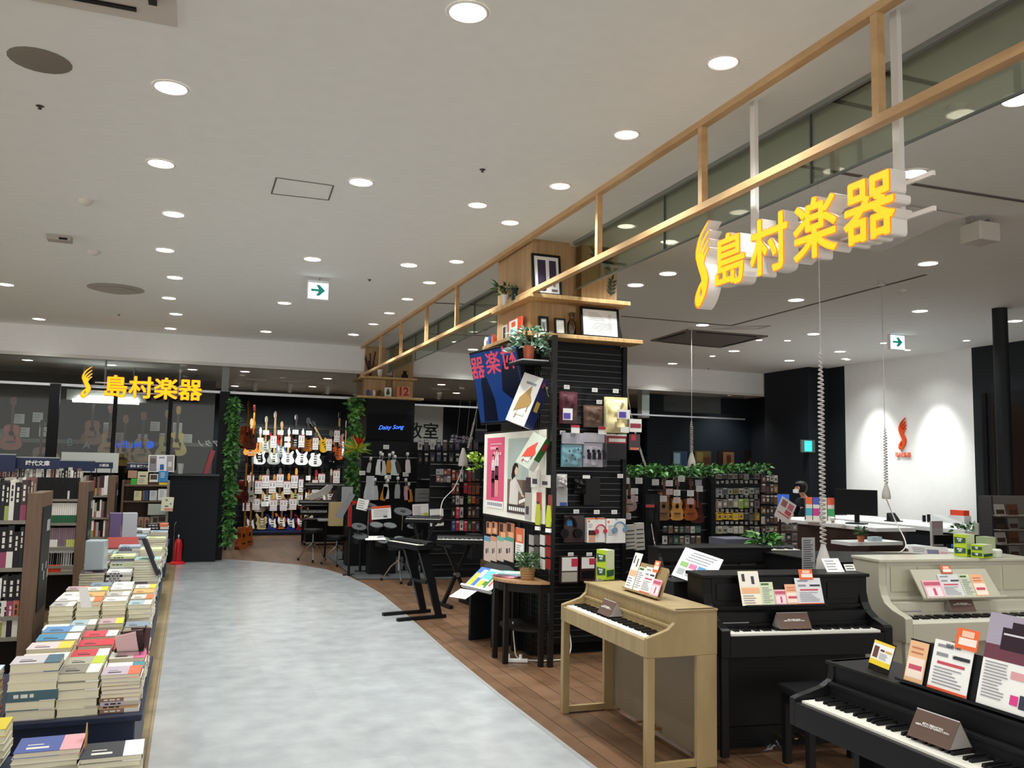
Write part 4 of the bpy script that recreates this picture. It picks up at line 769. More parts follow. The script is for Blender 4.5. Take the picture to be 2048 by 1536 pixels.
def green_box(name, label, loc, rz, w, d, h, txt=True):
    t = thing(name, label, 'box', loc, rz); LG = mat('#bfc8a4', .6); YG = mat('#a9c41e', .5); TG = mat('#1f4a3a', .6)
    MB().box(0, 0, 0, w, d, h, LG).build('carton', t); mb = MB().box(-.002, 0, 0, 0, d, h, YG)
    for z in (.28, .74): mb.prism([(d*.06, h*(z-.12)), (d*.9, h*(z-.17)), (d*.94, h*(z+.12)), (d*.06, h*(z+.1))], 0, -.004, -.002, TG)
    mb.build('yellow_face', t)
    for z in (.28, .74):
        o = ob('printed_text', text_mesh('MUSIC\nLIFE', h*.085, .0003, .0005, PAPER), t, (-.0045, d*.5, h*z), (R(90), 0, R(-90)))
    mb = MB().box(w*.0, -.002, 0, w, 0, h*.36, YG).prism([(w*.06, h*.1), (w*.9, h*.14), (w*.94, h*.34), (w*.06, h*.32)], 1, -.004, -.002, TG); mb.build('yellow_foot', t)
    return t
green_box('tall_box', 'lime and grey printed box standing on the oak piano lid', tuple(at(1212, 1160, Z=.852)), R(14), .075, .1, .2)
def notice(label, M4, W=.17, d=.1, txt='試弾のご希望のお客様は\nお気軽にスタッフまでお声がけください'):
    t = thing('tent_notice', label, 'notice'); t.matrix_basis = M4; BR = mat('#5a4238', .6)
    h = .085
    for nm, sg in (('front_face', -1), ('rear_face', 1)): MB().add([(-W/2, sg*d/2, 0), (W/2, sg*d/2, 0), (W/2, 0, h), (-W/2, 0, h), (-W/2, sg*d/2-.002*sg, -.002), (W/2, sg*d/2-.002*sg, -.002), (W/2, -.002*sg, h-.003), (-W/2, -.002*sg, h-.003)], [(0,1,2,3), (4,5,6,7), (0,1,5,4), (2,3,7,6), (1,2,6,5), (0,3,7,4)], BR if sg < 0 else mat('#b5b2b0', .4)).build(nm, t)
    MB().add([(-W/2, -d/2, 0), (-W/2, d/2, 0), (-W/2, 0, h)], [(0,1,2)], mat('#9a9490', .4)).build('end_face', t); MB().add([(W/2, -d/2, 0), (W/2, d/2, 0), (W/2, 0, h)], [(0,1,2)], mat('#9a9490', .4)).build('end_face', t)
    ob('printed_text', text_mesh(txt, .0075, .0002, .0002, PAPER), t, (0, -d/4-.002, h*.52), (math.atan2(h, d/2), 0, 0))
    return t
notice('brown folded notice standing on the keys of the oak piano', Matrix.Translation(p1at(.5, .12, .715)) @ Matrix.Rotation(P1R, 4, 'Z'))
# tilted info board on a stand behind the oak piano
q = at(1395, 1135, Y=5.2)
t = thing('info_board', 'white tilted info board with four coloured fields behind the oak piano', 'information board'); 
t.matrix_basis = Matrix.Translation((q.x, 5.2, q.z)) @ Matrix.Rotation(R(-35), 4, 'Z') @ Matrix.Rotation(R(-42), 4, 'X') @ Matrix.Rotation(R(20), 4, 'Y')
mb = MB().box(-.14, -.002, -.13, .14, .002, .13, mat('#eef0f2', .4)); 
for k, c in enumerate(('#7fa860', '#d86a94', '#3f8ab8', '#e0a844')): mb.box(-.12+k*.063, -.004, -.03, -.065+k*.063, -.002, .01, mat(c, .6)).box(-.12+k*.063, -.004, -.1, -.07+k*.063, -.002, -.05, GRYL)
for k in range(4): mb.box(-.1+.01*k, -.004, .03+k*.024, .06+.015*k, -.002, .037+k*.024, INK2)
mb.build('printed_panel', t); MB().box(-.145, .002, -.135, .145, .008, .135, BLACK).build('backing', t)
tb = thing('display_stand', 'dark boxy stand below the tilted info board', 'stand', (q.x-.02, 5.35, 0)); MB().box(-.14, -.1, 0, .16, .12, q.z-.1, mat('#1e1f22', .4)).build('cabinet', tb, bev=.004); MB().box(.165, -.1, 0, .172, -.09, q.z-.12, STEEL).build('metal_edge', tb)
# upright digital pianos
def upright(label, loc, rz, W, D, body, inset, zt, zk=.7, uy=.24, leg='console'):
    t = thing('upright_piano', label, 'piano', loc, rz); s = .055; zb = zk-.13
    prof = [(0, zb), (0, zk+.02), (.015, zk+.03), (.12, zk+.055), (uy-.05, zk+.09), (uy-.02, zk+.13), (uy, zk+.19), (uy, zt-.02), (D, zt-.02), (D, 0), (uy+.03, 0), (uy+.02, zb)]
    for x in (0, W-s): MB().prism(prof, 0, x, x+s, body).build('side_panel', t, bev=.004)
    MB().box(-.01, uy-.02, zt-.02, W+.01, D+.01, zt, body).build('top_lid', t, bev=.004)
    MB().box(s, .0, zb, W-s, .03, zk-.012, body).box(s, .03, zb, W-s, D-.02, zb+.03, body).build('key_bed', t, bev=.003)
    keys(t, s+.012, W-s-.012, .02, .155, zk)
    MB().box(s, .155, zk-.02, W-s, .17, zk+.03, body).box(s, .17, zk+.02, W-s, uy, zk+.09, body).build('fallboard', t, bev=.002)
    MB().box(s+.03, .163, zk+.031, s+.2, .178, zk+.036, STEEL).build('control_panel', t)
    MB().box(s, uy, zk+.09, W-s, uy+.02, zt-.022, body).build('upper_panel', t)
    for x0, x1 in ((s+.03, s+.22), (s+.24, W-s-.24), (W-s-.22, W-s-.03)): MB().box(x0, uy-.006, zk+.15, x1, uy, zt-.05, inset).build('panel_inset', t, bev=.002)
    MB().box(s, uy-.02, zk+.105, W-s, uy, zk+.12, body).build('moulding', t)
    MB().box(s, uy+.02, .12, W-s, uy+.04, zb, body if leg == 'box' else inset).box(s, uy+.0, .0, W-s, uy+.06, .12, body).build('lower_panel', t)
    for k in (-1, 0, 1): MB().box(W/2+k*.07-.012, uy-.09, .06, W/2+k*.07+.012, uy, .07, mat('#b9a46a', .25, .9)).build('pedal', t, bev=.003)
    for x in (.0, W-s): MB().prism([(.0+.015, zb), (.05, zb), (.045, .45), (.04, .3), (.04, .03), (.0+.01, .03), (.01, .35)], 0, x+.005, x+s-.005, body).build('leg', t, bev=.003)
    return t
DK = mat('#0d0d0f', .4); IV = mat('#bdbaa9', .35, coat=.2)
P2L, P2R = (2.83, 4.14, 0), R(-8)
p2 = upright('black upright piano with a row of price cards behind the pale oak piano', P2L, P2R, 1.09, .46, DK, mat('#141416', .5), 1.0)
P3L, P3R = (4.2, 4.18, 0), R(-6)
p3 = upright('cream white upright piano with sloping card rest at the right', P3L, P3R, 1.25, .5, IV, mat('#b4b19c', .45), 1.06)
def rest(label, L_, R_, x, y, z, w, h, lean, body):
    t = thing('music_rest', label, 'music rest'); t.matrix_basis = Matrix.Translation(on(L_, R_, x, y, z)) @ Matrix.Rotation(R_, 4, 'Z') @ Matrix.Rotation(R(lean), 4, 'X')
    MB().prism([(-w/2+.01, 0), (w/2+.01, 0), (w/2-.03, h), (-w/2-.02, h)], 1, 0, .01, body).build('rest_board', t); MB().box(-w/2, -.035, -.006, w/2+.02, .0, .004, body).build('ledge', t); return t
t = rest('black music rest of the black upright piano', P2L, P2R, .46, .13, .83, .5, .17, -18, DK); M2 = t.matrix_basis.copy()
pcard('photo and yellow card leftmost on the black piano rest', M2, -.2, .13, .2, 'photo', mat('#f3ead2', .6), z=.004); pcard('green card second on the black piano rest', M2, -.095, .085, .135, 'green', GRP, z=.004)
pcard('pink card third on the black piano rest', M2, -.015, .075, .09, 'pink', PKP, z=.004, y=-.009); pcard('orange card fourth on the black piano rest', M2, .06, .08, .12, 'orange', ORGP, z=.004, y=-.012); pcard('large white price card rightmost on the black piano rest', M2, .175, .17, .155, 'price', mat('#dcdce2', .6), z=.004, y=-.015)
pcard('small orange badge above the large card on the black piano', M2, .17, .09, .06, 'badge', ORG, z=.15, y=-.018)
t = rest('cream sloping music rest of the white upright piano', P3L, P3R, .52, .1, .82, .6, .2, -28, IV); M3 = t.matrix_basis.copy()
pcard('pink card leftmost on the white piano rest', M3, -.2, .14, .12, 'pink', mat('#cfc4c6', .6), z=.004); pcard('white price card second on the white piano rest', M3, -.055, .16, .16, 'price', mat('#d4d4d6', .6), z=.004)
pcard('pale green card third on the white piano rest', M3, .07, .085, .155, 'green', mat('#c5cbb4', .6), z=.004); pcard('orange card rightmost on the white piano rest', M3, .165, .1, .155, 'orange', ORGP, z=.004)
pcard('orange badge over the white price card of the white piano', M3, -.05, .08, .055, 'badge', mat('#c8664a', .6), z=.165, y=-.01)
notice('brown folded notice on the keys of the black upright piano', Matrix.Translation(on(P2L, P2R, .5, .11, .712)) @ Matrix.Rotation(P2R, 4, 'Z'), .2)
notice('brown folded notice on the keys of the white upright piano', Matrix.Translation(on(P3L, P3R, .52, .13, .74)) @ Matrix.Rotation(P3R-R(4), 4, 'Z'), .17)
def lid_sheet(label, px, z, w, h, rz, mt, spec=(), name='paper_sheet', lean=-72):
    q = at(*px, Z=z); return sheet(name, label, 'paper', w, h, (q.x, q.y, z+.002), R(rz), R(lean), list(spec), mt)
lid_sheet('white printed sheet propped on the black piano behind the cord pod', (1672, 1145), 1.0, .12, .1, -7, PAPER, lines(.1, .1, .9, .9, 4), lean=-40); lid_sheet('small white card in front of the printed sheet on the black piano', (1702, 1142), 1.0, .07, .045, -7, PAPER, lines(.1, .1, .9, .9, 2, INK), lean=-35)
slab('narrow_sign', 'tall narrow grey printed sign standing behind the black piano badge', 'sign', (1604, 1075, 1630, 1145), Y=4.52, th=.003, base=mat('#9a9b9d', .6), spec=lines(.1, .05, .9, .95, 14, INK))
# bottom right digital piano
P4L, P4R = (2.27, 2.86, 0), R(-91)
p4 = digital_piano('black digital piano at the bottom right with glowing white keys and price cards', P4L, P4R, 1.3, .44, mat('#17171a', .4), zt=.86, zk=.725, front_legs=False, lid_y=.19)
def p4at(x, y, z): return on(P4L, P4R, x, y, z)
notice('large brown folded notice on the keys of the bottom right piano', Matrix.Translation(p4at(.63, .11, .74)) @ Matrix.Rotation(P4R, 4, 'Z') @ Matrix.Rotation(R(2), 4, 'Z'), .17)
t = thing('music_rest', 'black music rest standing on the bottom right piano', 'music rest'); t.matrix_basis = Matrix.Translation(p4at(.72, .215, .862)) @ Matrix.Rotation(P4R, 4, 'Z') @ Matrix.Rotation(R(-16), 4, 'X')
MB().box(-.35, 0, 0, .35, .01, .16, mat('#17171a', .4)).build('rest_board', t); MB().box(-.36, -.03, -.001, .36, 0, .008, mat('#17171a', .4)).build('ledge', t); M4 = t.matrix_basis.copy()
YC = [(0, .9, 1, 1, YEL), (0, 0, 1, .22, YEL), (.08, .3, .32, .78, mat('#6a3a34', .6)), (.4, .62, .6, .7, INK), (.65, .62, .95, .7, mat('#d8a82c', .6))]+lines(.4, .28, .92, .56, 4)
o = sheet('price_card', 'yellow and white card with a portrait, leftmost on the bottom right piano', 'price card', .105, .09, (0,0,0), 0, 0, YC, PAPER, .002); o.matrix_basis = Matrix.Translation(p4at(.23, .235, .885)) @ Matrix.Rotation(P4R, 4, 'Z') @ Matrix.Rotation(R(-18), 4, 'X') @ Matrix.Rotation(R(4), 4, 'Y')
o2 = sheet('card_holder', 'clear acrylic holder under the yellow card', 'holder', .105, .12, (0,0,0), 0, 0, [], glass('acrylic', '#d8dcd8', .12), .003); o2.matrix_basis = o.matrix_basis @ Matrix.Translation((0, .003, -.025))
pcard('narrow orange card second on the bottom right piano', M4, -.3, .085, .145, 'orange', mat('#eab98c', .6), y=-.006, z=.009)
o = pcard('white price card with red foot on the bottom right piano', M4, -.15, .165, .17, 'price', y=-.009, z=.009); ob('printed_text', text_mesh('YDP-164', .017, .0002, .0004, INK), o, (0, -.0045, .155), (R(90), 0, 0)); ob('printed_text', text_mesh('¥ 110,000', .015, .0002, .0004, INK), o, (.035, -.0045, .12), (R(90), 0, 0))
pcard('orange campaign badge at the top of the white price card', M4, -.1, .09, .07, 'badge', ORG, y=-.013, z=.165)
o = sheet('flyer', 'large white flyer with a picture of a black piano at the right edge', 'flyer', .22, .3, (0,0,0), 0, 0, [(0, .52, 1, 1, mat('#a89eb0', .6)), (0, .5, 1, .66, mat('#6a3444', .6)), (.25, .62, .95, .86, mat('#33242e', .5)), (.4, .86, .7, .93, mat('#33242e', .5)), (.28, .78, .9, .8, mat('#d9d4dc', .6)), (.8, .36, 1, .48, mat('#d83a8a', .6)), (.5, .34, .8, .42, mat('#d8a0a4', .6)), (.7, .06, .9, .2, mat('#2b3144', .6)), (.55, .08, .68, .18, mat('#d83a8a', .6))]+lines(.06, .08, .5, .48, 12), PAPER, .003); o.matrix_basis = M4 @ Matrix.Translation((.085, -.014, .009))
green_box('tall_box', 'olive green box partly hidden behind the flyer', tuple(p4at(.74, .44, .86)), R(-70), .12, .1, .22)
# boxes on the white piano
q = at(1967, 1118, Z=1.062); green_box('tall_box', 'lime box with dark green bands standing on the white piano', (q.x, q.y+.13, 1.062), R(12), .1, .09, .15); green_box('tall_box', 'lower lime and grey box in front of the taller one on the white piano', (q.x+.02, q.y+.02, 1.062), R(12), .12, .08, .09)
t = thing('frosted_box', 'pale green frosted box right of the lime boxes on the white piano', 'box', (q.x+.19, q.y+.14, 1.062)); MB().box(0, 0, 0, .09, .08, .13, mat('#9fae88', .4)).build('carton', t)
t = thing('glass_jar', 'small round glass jar beside the lime boxes', 'jar', (q.x+.22, q.y+.09, 1.062)); MB().lathe((0,0,0), [(.035, 0), (.04, .01), (.04, .045), (.03, .055)], mat('#cfd3c8', .2)).build('jar_body', t, smooth=True)
# benches
def bench(label, loc, rz, w, d, h, mt=mat('#17171a', .4)):
    t = thing('piano_bench', label, 'bench', loc, rz); MB().box(-w/2, -d/2, h-.05, w/2, d/2, h, mat('#1d1d20', .35)).build('padded_seat', t, bev=.012)
    MB().box(-w/2+.02, -d/2+.02, h-.1, w/2-.02, d/2-.02, h-.051, mt).build('seat_frame', t)
    for x in (-1, 1):
        for y in (-1, 1): MB().box(x*(w/2-.04)-.02, y*(d/2-.04)-.02, 0, x*(w/2-.04)+.02, y*(d/2-.04)+.02, h-.1, mt).build('leg', t, bev=.003)
    return t
bench('black padded piano bench pushed in front of the black upright piano', (3.4, 3.93, 0), R(-5), .5, .3, .43)
t = thing('bag_on_floor', 'crumpled clear plastic bag on the floor under the bench', 'bag', tuple(at(1560, 1500, Z=0))); vs = []; rr = random.Random(4)
mb = MB()
for i in range(14): a = rr.uniform(0, 6.28); mb.add([(math.cos(a)*rr.uniform(.02, .16), math.sin(a)*.06*rr.random(), .003+rr.uniform(0, .04)) for _ in range(3)], [(0, 1, 2)], mat('#b8bcc4', .15, .3))
mb.build('crumpled_film', t)
# further pianos behind
digital_piano('black slab piano behind the tall black upright, its top showing', (3.45, 5.75, 0), R(-6), 1.0, .38, mat('#121214', .4), zt=1.0, zk=.8, pedals=False)
digital_piano('cream digital piano behind the white upright, its curved lid showing', (5.75, 6.1, 0), R(-6), 1.15, .42, mat('#b8ae8e', .4), zt=.87, zk=.7, pedals=False)
digital_piano('brown wooden piano top behind the white upright near the desk', (6.15, 5.3, 0), R(-22), 1.2, .4, wood('#7d5c40', '#8e6a4b', (10, 2, 1), .45, 'brown_wood'), zt=.88, zk=.7, pedals=False)
t = thing('grand_piano', 'black curved grand piano lid just behind the white upright', 'piano', (5.1, 5.35, 0)); cur = [(-.7,-.3),(.6,-.3),(.62,.0),(.45,.22),(.1,.35),(-.3,.5),(-.7,.5)]
MB().prism(cur, 2, .78, .95, DK).build('piano_case', t); MB().prism([(x*1.02, y*1.02) for x, y in cur], 2, .952, .965, DK).build('lid', t)
for x, y in ((-.55, -.2), (.5, -.2), (-.4, .35)): MB().cyl((x, y, 0), (x, y, .78), .04, DK).build('leg', t)
# ================================================================ BOOKSHOP
BROWN = wood('#5f4a3a', '#6d5645', (12, 12, 1), .55, 'brown_laminate'); GRSH = mat('#7b756c', .5); DKIN = mat('#1b1715', .7)
BOOKQ = []        # (importance, location, matrix, size, colour, band, label, group)
COLS = ['#e9e6df', '#dcd8cd', '#1c1c20', '#f0eee9', '#3a2a2c', '#b9b4a8', '#8a2f2a', '#2f4a6b', '#d8cfae', '#5a5660', '#c8602f', '#4a6a4a', '#e5e5e8', '#7a6a8a', '#242830', '#cdbf9a']
_bm = {}
def book_mesh(kind, col, band, split):
    # unit book: x = spine length, y = cover width, z = thickness; lying flat, spine towards -y
    k = (kind, col, band, split)
    if k in _bm: return _bm[k]
    c = mat(col, .45); mb = MB(); t = .09
    mb.box(-.5, -.5, 0, .5, .5, t, c).box(-.5, -.5, 1-t, .5, .5, 1, c)
    if kind: mb.box(-.5, -.5, t, .5, -.47, 1-t, c)
    else: mb.box(-.5, .47, t, .5, .5, 1-t, c)
    if band:
        b = mat(band, .5); x0 = .12 if kind else .18
        mb.box(x0, -.503, -.001, .503, .5, t, b).box(x0, -.503, 1-t, .503, .503, 1.004, b)
        if kind: mb.box(x0, -.505, t, .5, -.5, 1-t, b)
    ink = mat('#2d2c33' if sum(lin(col)[:3]) > .6 else '#d9d5cc', .6)
    if kind:
        for a, w_ in ((-.38, .1), (-.24, .14), (-.06, .08)): mb.box(a, -.508, .32, a+w_, -.5, .68, ink)
    mb.box(-.34, -.3, 1, .0, -.18, 1.005, ink).box(-.34, -.05, 1, -.1, .0, 1.005, ink)
    pg = MB().box(-.485, -.48 if kind else -.49, t, .485, .47 if not kind else .48, 1-t, CREAM)
    if split: r = (mb.mesh('book'), pg.mesh('pages'))
    else: b = len(mb.v); mb.add(pg.v, pg.f, CREAM); r = (mb.mesh('book'), None)
    _bm[k] = r; return r
def cname(h):
    import colorsys
    a, s_, v = colorsys.rgb_to_hsv(*[int(h[i:i+2], 16)/255 for i in (1, 3, 5)]); a *= 360
    if v < .28: return 'black'
    if s_ < .13: return 'white' if v > .82 else 'grey'
    if s_ < .3 and v > .7 and a < 70: return 'cream'
    if v < .5 and a < 45: return 'brown'
    return 'red' if a < 15 or a > 335 else 'orange' if a < 40 else 'yellow' if a < 68 else 'green' if a < 165 else 'blue' if a < 255 else 'purple' if a < 300 else 'pink'
def qbook(loc, M_, size, kind, col, band, label, group, vis=1.0):
    d = (Vector(loc)-EYEV).length; BOOKQ.append((-(size[0]*size[2]*vis)/(d*d), loc, M_, size, kind, col, band, label, group))
def flush_books():
    BOOKQ.sort(key=lambda q: q[0]); n = 0
    rest = MB()
    for q in BOOKQ:
        _, loc, M_, size, kind, col, band, label, group = q
        mw = Matrix.Translation(loc) @ M_ @ Matrix.Diagonal((*size, 1))
        if n < 298:
            me, pg = book_mesh(kind, col, band, n < 90); o = ob('book', me); o.matrix_basis = mw; tag(o, label, 'book', group)
            if pg: ob('pages', pg, o)
        else:
            rest.T = mw; c = mat(col, .45); rest.box(-.5, -.5, 0, .5, .5, .09, c).box(-.5, -.5, .91, .5, .5, 1, c).box(-.48, -.49, .09, .48, .49, .91, c if kind else CREAM)
            if band: rest.box(.12, -.51, 0, .5, -.4, 1, mat(band, .5)) if kind else rest.box(.18, -.5, .9, .5, .5, 1.01, mat(band, .5))
            rest.T = None
        n += 1
    if rest.v: tag(rest.build('books'), 'remaining books low in the stacks and far back on the shelves', 'books', None, 'stuff')
def stack(cx, cy, z, n, w, d, th, cols, label, rz=0, kind=0, group='books stacked on the sales tables', hid=0, top_band=None):
    for i in range(n):
        c = cols[i % len(cols)] if i < n-1 else cols[-1]; t = th*rnd.uniform(.92, 1.05)
        qbook((cx+rnd.uniform(-.004, .004), cy+rnd.uniform(-.004, .004), z), Matrix.Rotation(R(rz+rnd.uniform(-1.5, 1.5)), 4, 'Z'), (w, d, t), kind if i > n*.35 else 1-kind if n > 5 and kind == 0 and rnd.random() < .5 else kind, c,
              (top_band if i == n-1 else rnd.choice([None, None, '#d8d4cc', '#b8b0a0'])), f'{cname(c)} covered book, {nth(n-1-i)} down in the {label}', group, .12 if (hid and i < n-hid) else (2.5 if i == n-1 else 1))
        z += t
    return z
# navy sales crates
CR = mat('#16203a', .45)
def crate(label, x0, x1, y0, y1, z):
    t = thing('sales_crate', label, 'crate', ((x0+x1)/2, (y0+y1)/2, 0)); w_, d_ = (x1-x0)/2, (y1-y0)/2
    MB().box(-w_+.03, -d_+.03, .06, w_-.03, d_-.03, z-.03, CR).build('crate_body', t, bev=.006); MB().box(-w_, -d_, z-.035, w_, d_, z, CR).build('rim', t, bev=.008)
    MB().box(-w_+.06, -d_+.06, 0, w_-.06, d_-.06, .06, BLACK).build('plinth', t); return t
TZ1 = .45
crate('navy crate with cream book stacks at the front left', -.74, -.15, 4.38, 5.62, TZ1)
crate('navy crate second from the front, under the stacked paperbacks', -.82, -.19, 5.95, 7.3, TZ1)
crate('navy crate third from the front, under magazines', -.82, -.2, 7.65, 9.2, .5)
crate('navy crate fourth from the front near the end shelf', -.85, -.22, 9.6, 11.4, .5)
crate('navy crate at the bottom left corner of the view', -.9, -.14, 3.0, 4.02, .42)
CRM = ['#d9d3bd', '#d4cdb6', '#ddd7c4']
def tops(c): return CRM+[c]
# crate 1: three columns, rows going back
cols3 = [(-.612, .178), (-.428, .15), (-.252, .148)]
topc = [['#c9c2c6', '#ddd6c4', '#d8c9ca', '#4b8ab0', '#5f8fc0'], ['#8a8478', '#a9a594', '#c93a48', '#c83a4a', '#e04050'], ['#b9aab8', '#d9d5da', '#d8d4c8', '#b03a48', '#6a6068']]
bnd = [['#4a6a7c', '#e9e6e0', '#d9c74a', '#e9e6e0', '#c8e0ec'], ['#e4ead8', '#b9c93a', '#e9e4e0', '#cf3040', '#e9e4e0'], ['#e86a4a', '#3f8a96', '#e070a0', '#e04a50', '#d94050']]
for r_ in range(5):
    for c_i, (cx, w_) in enumerate(cols3):
        n = [[6, 5, 10], [7, 6, 6], [8, 6, 7], [8, 7, 6], [8, 7, 6]][r_][c_i]; th = [[.042, .04, .017], [.03, .03, .024], [.028, .03, .022], [.028, .026, .026], [.028, .026, .026]][r_][c_i]
        stack(cx, 4.49+r_*.225+c_i*.01, TZ1, n, w_+.02, .17, th, (['#c9bfc0', '#4a6a72', '#3f5f68', *CRM] if (c_i == 0 and r_ == 0) else ['#8a6a5a', '#c9a680'] if (c_i == 2 and r_ == 0) else CRM)+[topc[c_i][r_]],
              f'{["left", "middle", "right"][c_i]} stack, {nth(r_)} row, front navy crate', kind=0, hid=0 if r_ == 0 else 3, top_band=bnd[c_i][r_])
stack(-.85, 4.5, .4, 9, .19, .17, .03, ['#c9a98a', '#d0b494', '#b8402f', '#5a6aa8'], 'stack cut off by the left edge', top_band='#c8d8ec')
crate('navy crate cut off by the left edge beside the front one', -1.5, -.75, 4.35, 5.6, .4)
# standing booklets on the front crate
for i, (x, y, c) in enumerate(((-.26, 4.93, '#c9a4a8'), (-.24, 5.02, '#4a3036'), (-.21, 5.1, '#5a3a40'))):
    qbook((x, y, .64), Matrix.Rotation(R(78), 4, 'Y') @ Matrix.Rotation(R(-90), 4, 'X') @ Matrix.Rotation(R(8*i), 4, 'Z'), (.14, .1, .02), 1, c, None, f'small book standing upright in a clear stand on the front crate, {nth(i)} from the front', 'upright sample books on the front crate', 3)
t = thing('display_stand', 'clear acrylic stand holding upright sample books on the front crate', 'stand', (-.24, 5.02, .62)); MB().box(-.08, -.1, 0, .06, .1, .004, glass('acrylic_stand', '#dfe3e4', .15)).build('base', t); MB().box(.055, -.1, .004, .06, .1, .1, glass('acrylic_stand', '#dfe3e4', .15)).build('back_plate', t)
# crate 2
for r_ in range(5):
    for c_i in range(4):
        x = -.735+c_i*.155; n = [7, 8, 8, 7][c_i]-(r_ == 0)*3
        stack(x, 6.08+r_*.26, TZ1, n, .14, .19, .03 if r_ else .028, CRM+[['#e6e3da', '#d8a868', '#e9e8e4', '#9fb4bc', '#b8b4b0', '#dedbd0', '#b89aa0', '#c9c6c0', '#ecebe6', '#7a8a9a'][(r_*4+c_i*3) % 10]],
              f'{["leftmost", "second", "third", "rightmost"][c_i]} stack, {nth(r_)} row, second crate', hid=3, top_band=[None, '#f0ece0', None, '#d9d6cc', '#e8703a', None, '#e6d23a'][(r_+c_i*3) % 7], group='books stacked on the second crate')
# crate 3, 4: glossy magazines
for k, (y0, z, rows) in enumerate(((7.8, .5, 5), (9.8, .5, 5))):
    for r_ in range(rows):
        for c_i in range(3):
            n = 9+((r_+c_i) % 3)*3 if not (r_ == 0 and c_i < 2) else 10
            stack(-.70+c_i*.2, y0+r_*.28, z, n, .185, .24, .02, ['#e2e2e0', '#2a2a30', '#cfcfce', '#6a6672', '#dfe3da'][(c_i+r_) % 3:][:3]+[['#3a3440', '#5a4a6a', '#dcdcda', '#a89aa4', '#9fc8be', '#c8cfa0', '#9aa8b8', '#d9d9dd'][(r_*3+c_i*2+k) % 8]],
                  f'{["left", "middle", "right"][c_i]} magazine stack, {nth(r_)} row, {["third", "fourth"][k]} crate', kind=1 if c_i == 1 else 0, hid=4, group='magazine stacks on the rear crates')
# bottom-left corner books
stack(-.46, 3.86, .42, 4, .23, .19, .022, CRM+['#4a5a9a'], 'stack topped blue and pink, bottom left', top_band='#e0a0a8')
stack(-.23, 3.80, .42, 3, .22, .19, .02, CRM+['#2a2c36'], 'stack with the dark cover, bottom edge', top_band='#e6e8ea')
stack(-.71, 3.98, .42, 5, .17, .17, .028, ['#dfe6ea', *CRM, '#d8c23a'], 'yellow topped stack at the left edge', top_band=None)
stack(-.76, 3.8, .42, 4, .17, .15, .028, CRM+['#3fa04a'], 'green topped stack, bottom left corner')
t = thing('book_divider', 'orange brown paper divider standing between two bottom stacks', 'card', (-.335, 3.86, .42)); MB().prism([(-.04, 0), (.03, 0), (.035, .1), (.0, .15), (-.03, .11)], 0, 0, .004, mat('#b5824a', .7)).build('card', t)
lo = thing('paper_slip', 'white paper slip sticking up from the second crate', 'paper', (-.6, 6.05, .68)); MB().prism([(0, 0), (.06, 0), (.03, .13), (-.02, .12)], 1, 0, .002, PAPER).build('slip', lo)
# bookcases
CX = -.95
def bookcase(label, y0, y1, x0, ztop, zs, sign=True):
    t = thing('bookcase', label, 'bookcase', (CX, y0, 0)); w_ = x0-CX
    MB().box(-.09, 0, 0, 0, y1-y0, ztop, BROWN).build('end_panel', t, bev=.004)
    MB().box(w_, (y1-y0)*.5, 0, -.09, (y1-y0)*.5+.02, ztop-.03, DKIN).build('back_panel', t)
    MB().box(w_-.04, 0, 0, w_, y1-y0, ztop, BROWN).build('end_panel', t)
    for z in zs: MB().box(w_, .0, z-.025, -.09, y1-y0, z, GRSH).build('shelf_board', t)
    MB().box(w_, .02, 0, -.09, y1-y0-.02, .1, BROWN).build('plinth', t)
    if sign:
        s = MB().box(.001, .06, .55, .008, y1-y0-.08, ztop-.1, mat('#2b2d2e', .5)).build('category_board', t)
        mb = MB(); mb.box(.0085, .25, ztop-.28, .0095, .38, ztop-.2, GRYL)
        for k in range(4): mb.box(.0085, .15+.08*k, ztop-.55-.07*(k % 2), .0095, .19+.08*k, ztop-.5-.06*(k % 2), GRYL)
        mb.build('board_print', s)
    return t
y1_, y2_, y3_ = at(85, 985, X=CX).y, at(178, 964, X=CX).y, at(232, 952, X=CX).y
Z1 = [at(30, 1041, Y=y1_).z, at(30, 1136, Y=y1_).z, at(30, 1233, Y=y1_).z, .4]
ZT1 = at(85, 986, Y=y1_).z
bookcase('nearest brown bookcase with a dark category board on its end', y1_, y1_+.5, -2.4, ZT1, Z1)
def row(y, x0, x1, z, hmax, style, label, group, depth=.13, lean=0):
    x = x1; i = 0
    while x > x0:
        th, h, c, b = style(i); 
        if x-th < x0: break
        h = min(h, hmax)
        # standing book: spine to -y, length up
        M_ = Matrix.Rotation(R(lean), 4, 'Y') @ Matrix.Rotation(R(90), 4, 'Y')
        # unit x -> up, unit z -> -x ; unit y stays
        qbook((x-th, y+depth/2, z+h/2), M_, (h, depth, th), 1, c, b, f'{cname(c)} book, {nth(i)} from the right on {label}', group, 1)
        x -= th+.0012; i += 1
def mixed(seed, dark=.4, hs=(.15, .2), ths=(.014, .032)):
    r = random.Random(seed)
    def f(i):
        c = r.choice(['#1b1b1f', '#222024', '#3a2426', '#2a2a30']) if r.random() < dark else r.choice(['#e6e3dc', '#d9d5cc', '#e9e9ea', '#b8b2a8', '#8a3a34', '#c8c2b0', '#a8a4a0', '#7a5a52'])
        return r.uniform(*ths), r.uniform(*hs), c, r.choice([None, None, None, None, '#8fa04a', '#9a6a6a', '#d8d4d0', None, '#8a3a5a', '#a8603a'])
    return f
G1 = 'books on the nearest bookcase'
row(y1_+.02, -1.5, CX-.095, Z1[0], .3, mixed(5, .8, (.25, .275), (.024, .04)), 'the top shelf of the nearest bookcase', G1)
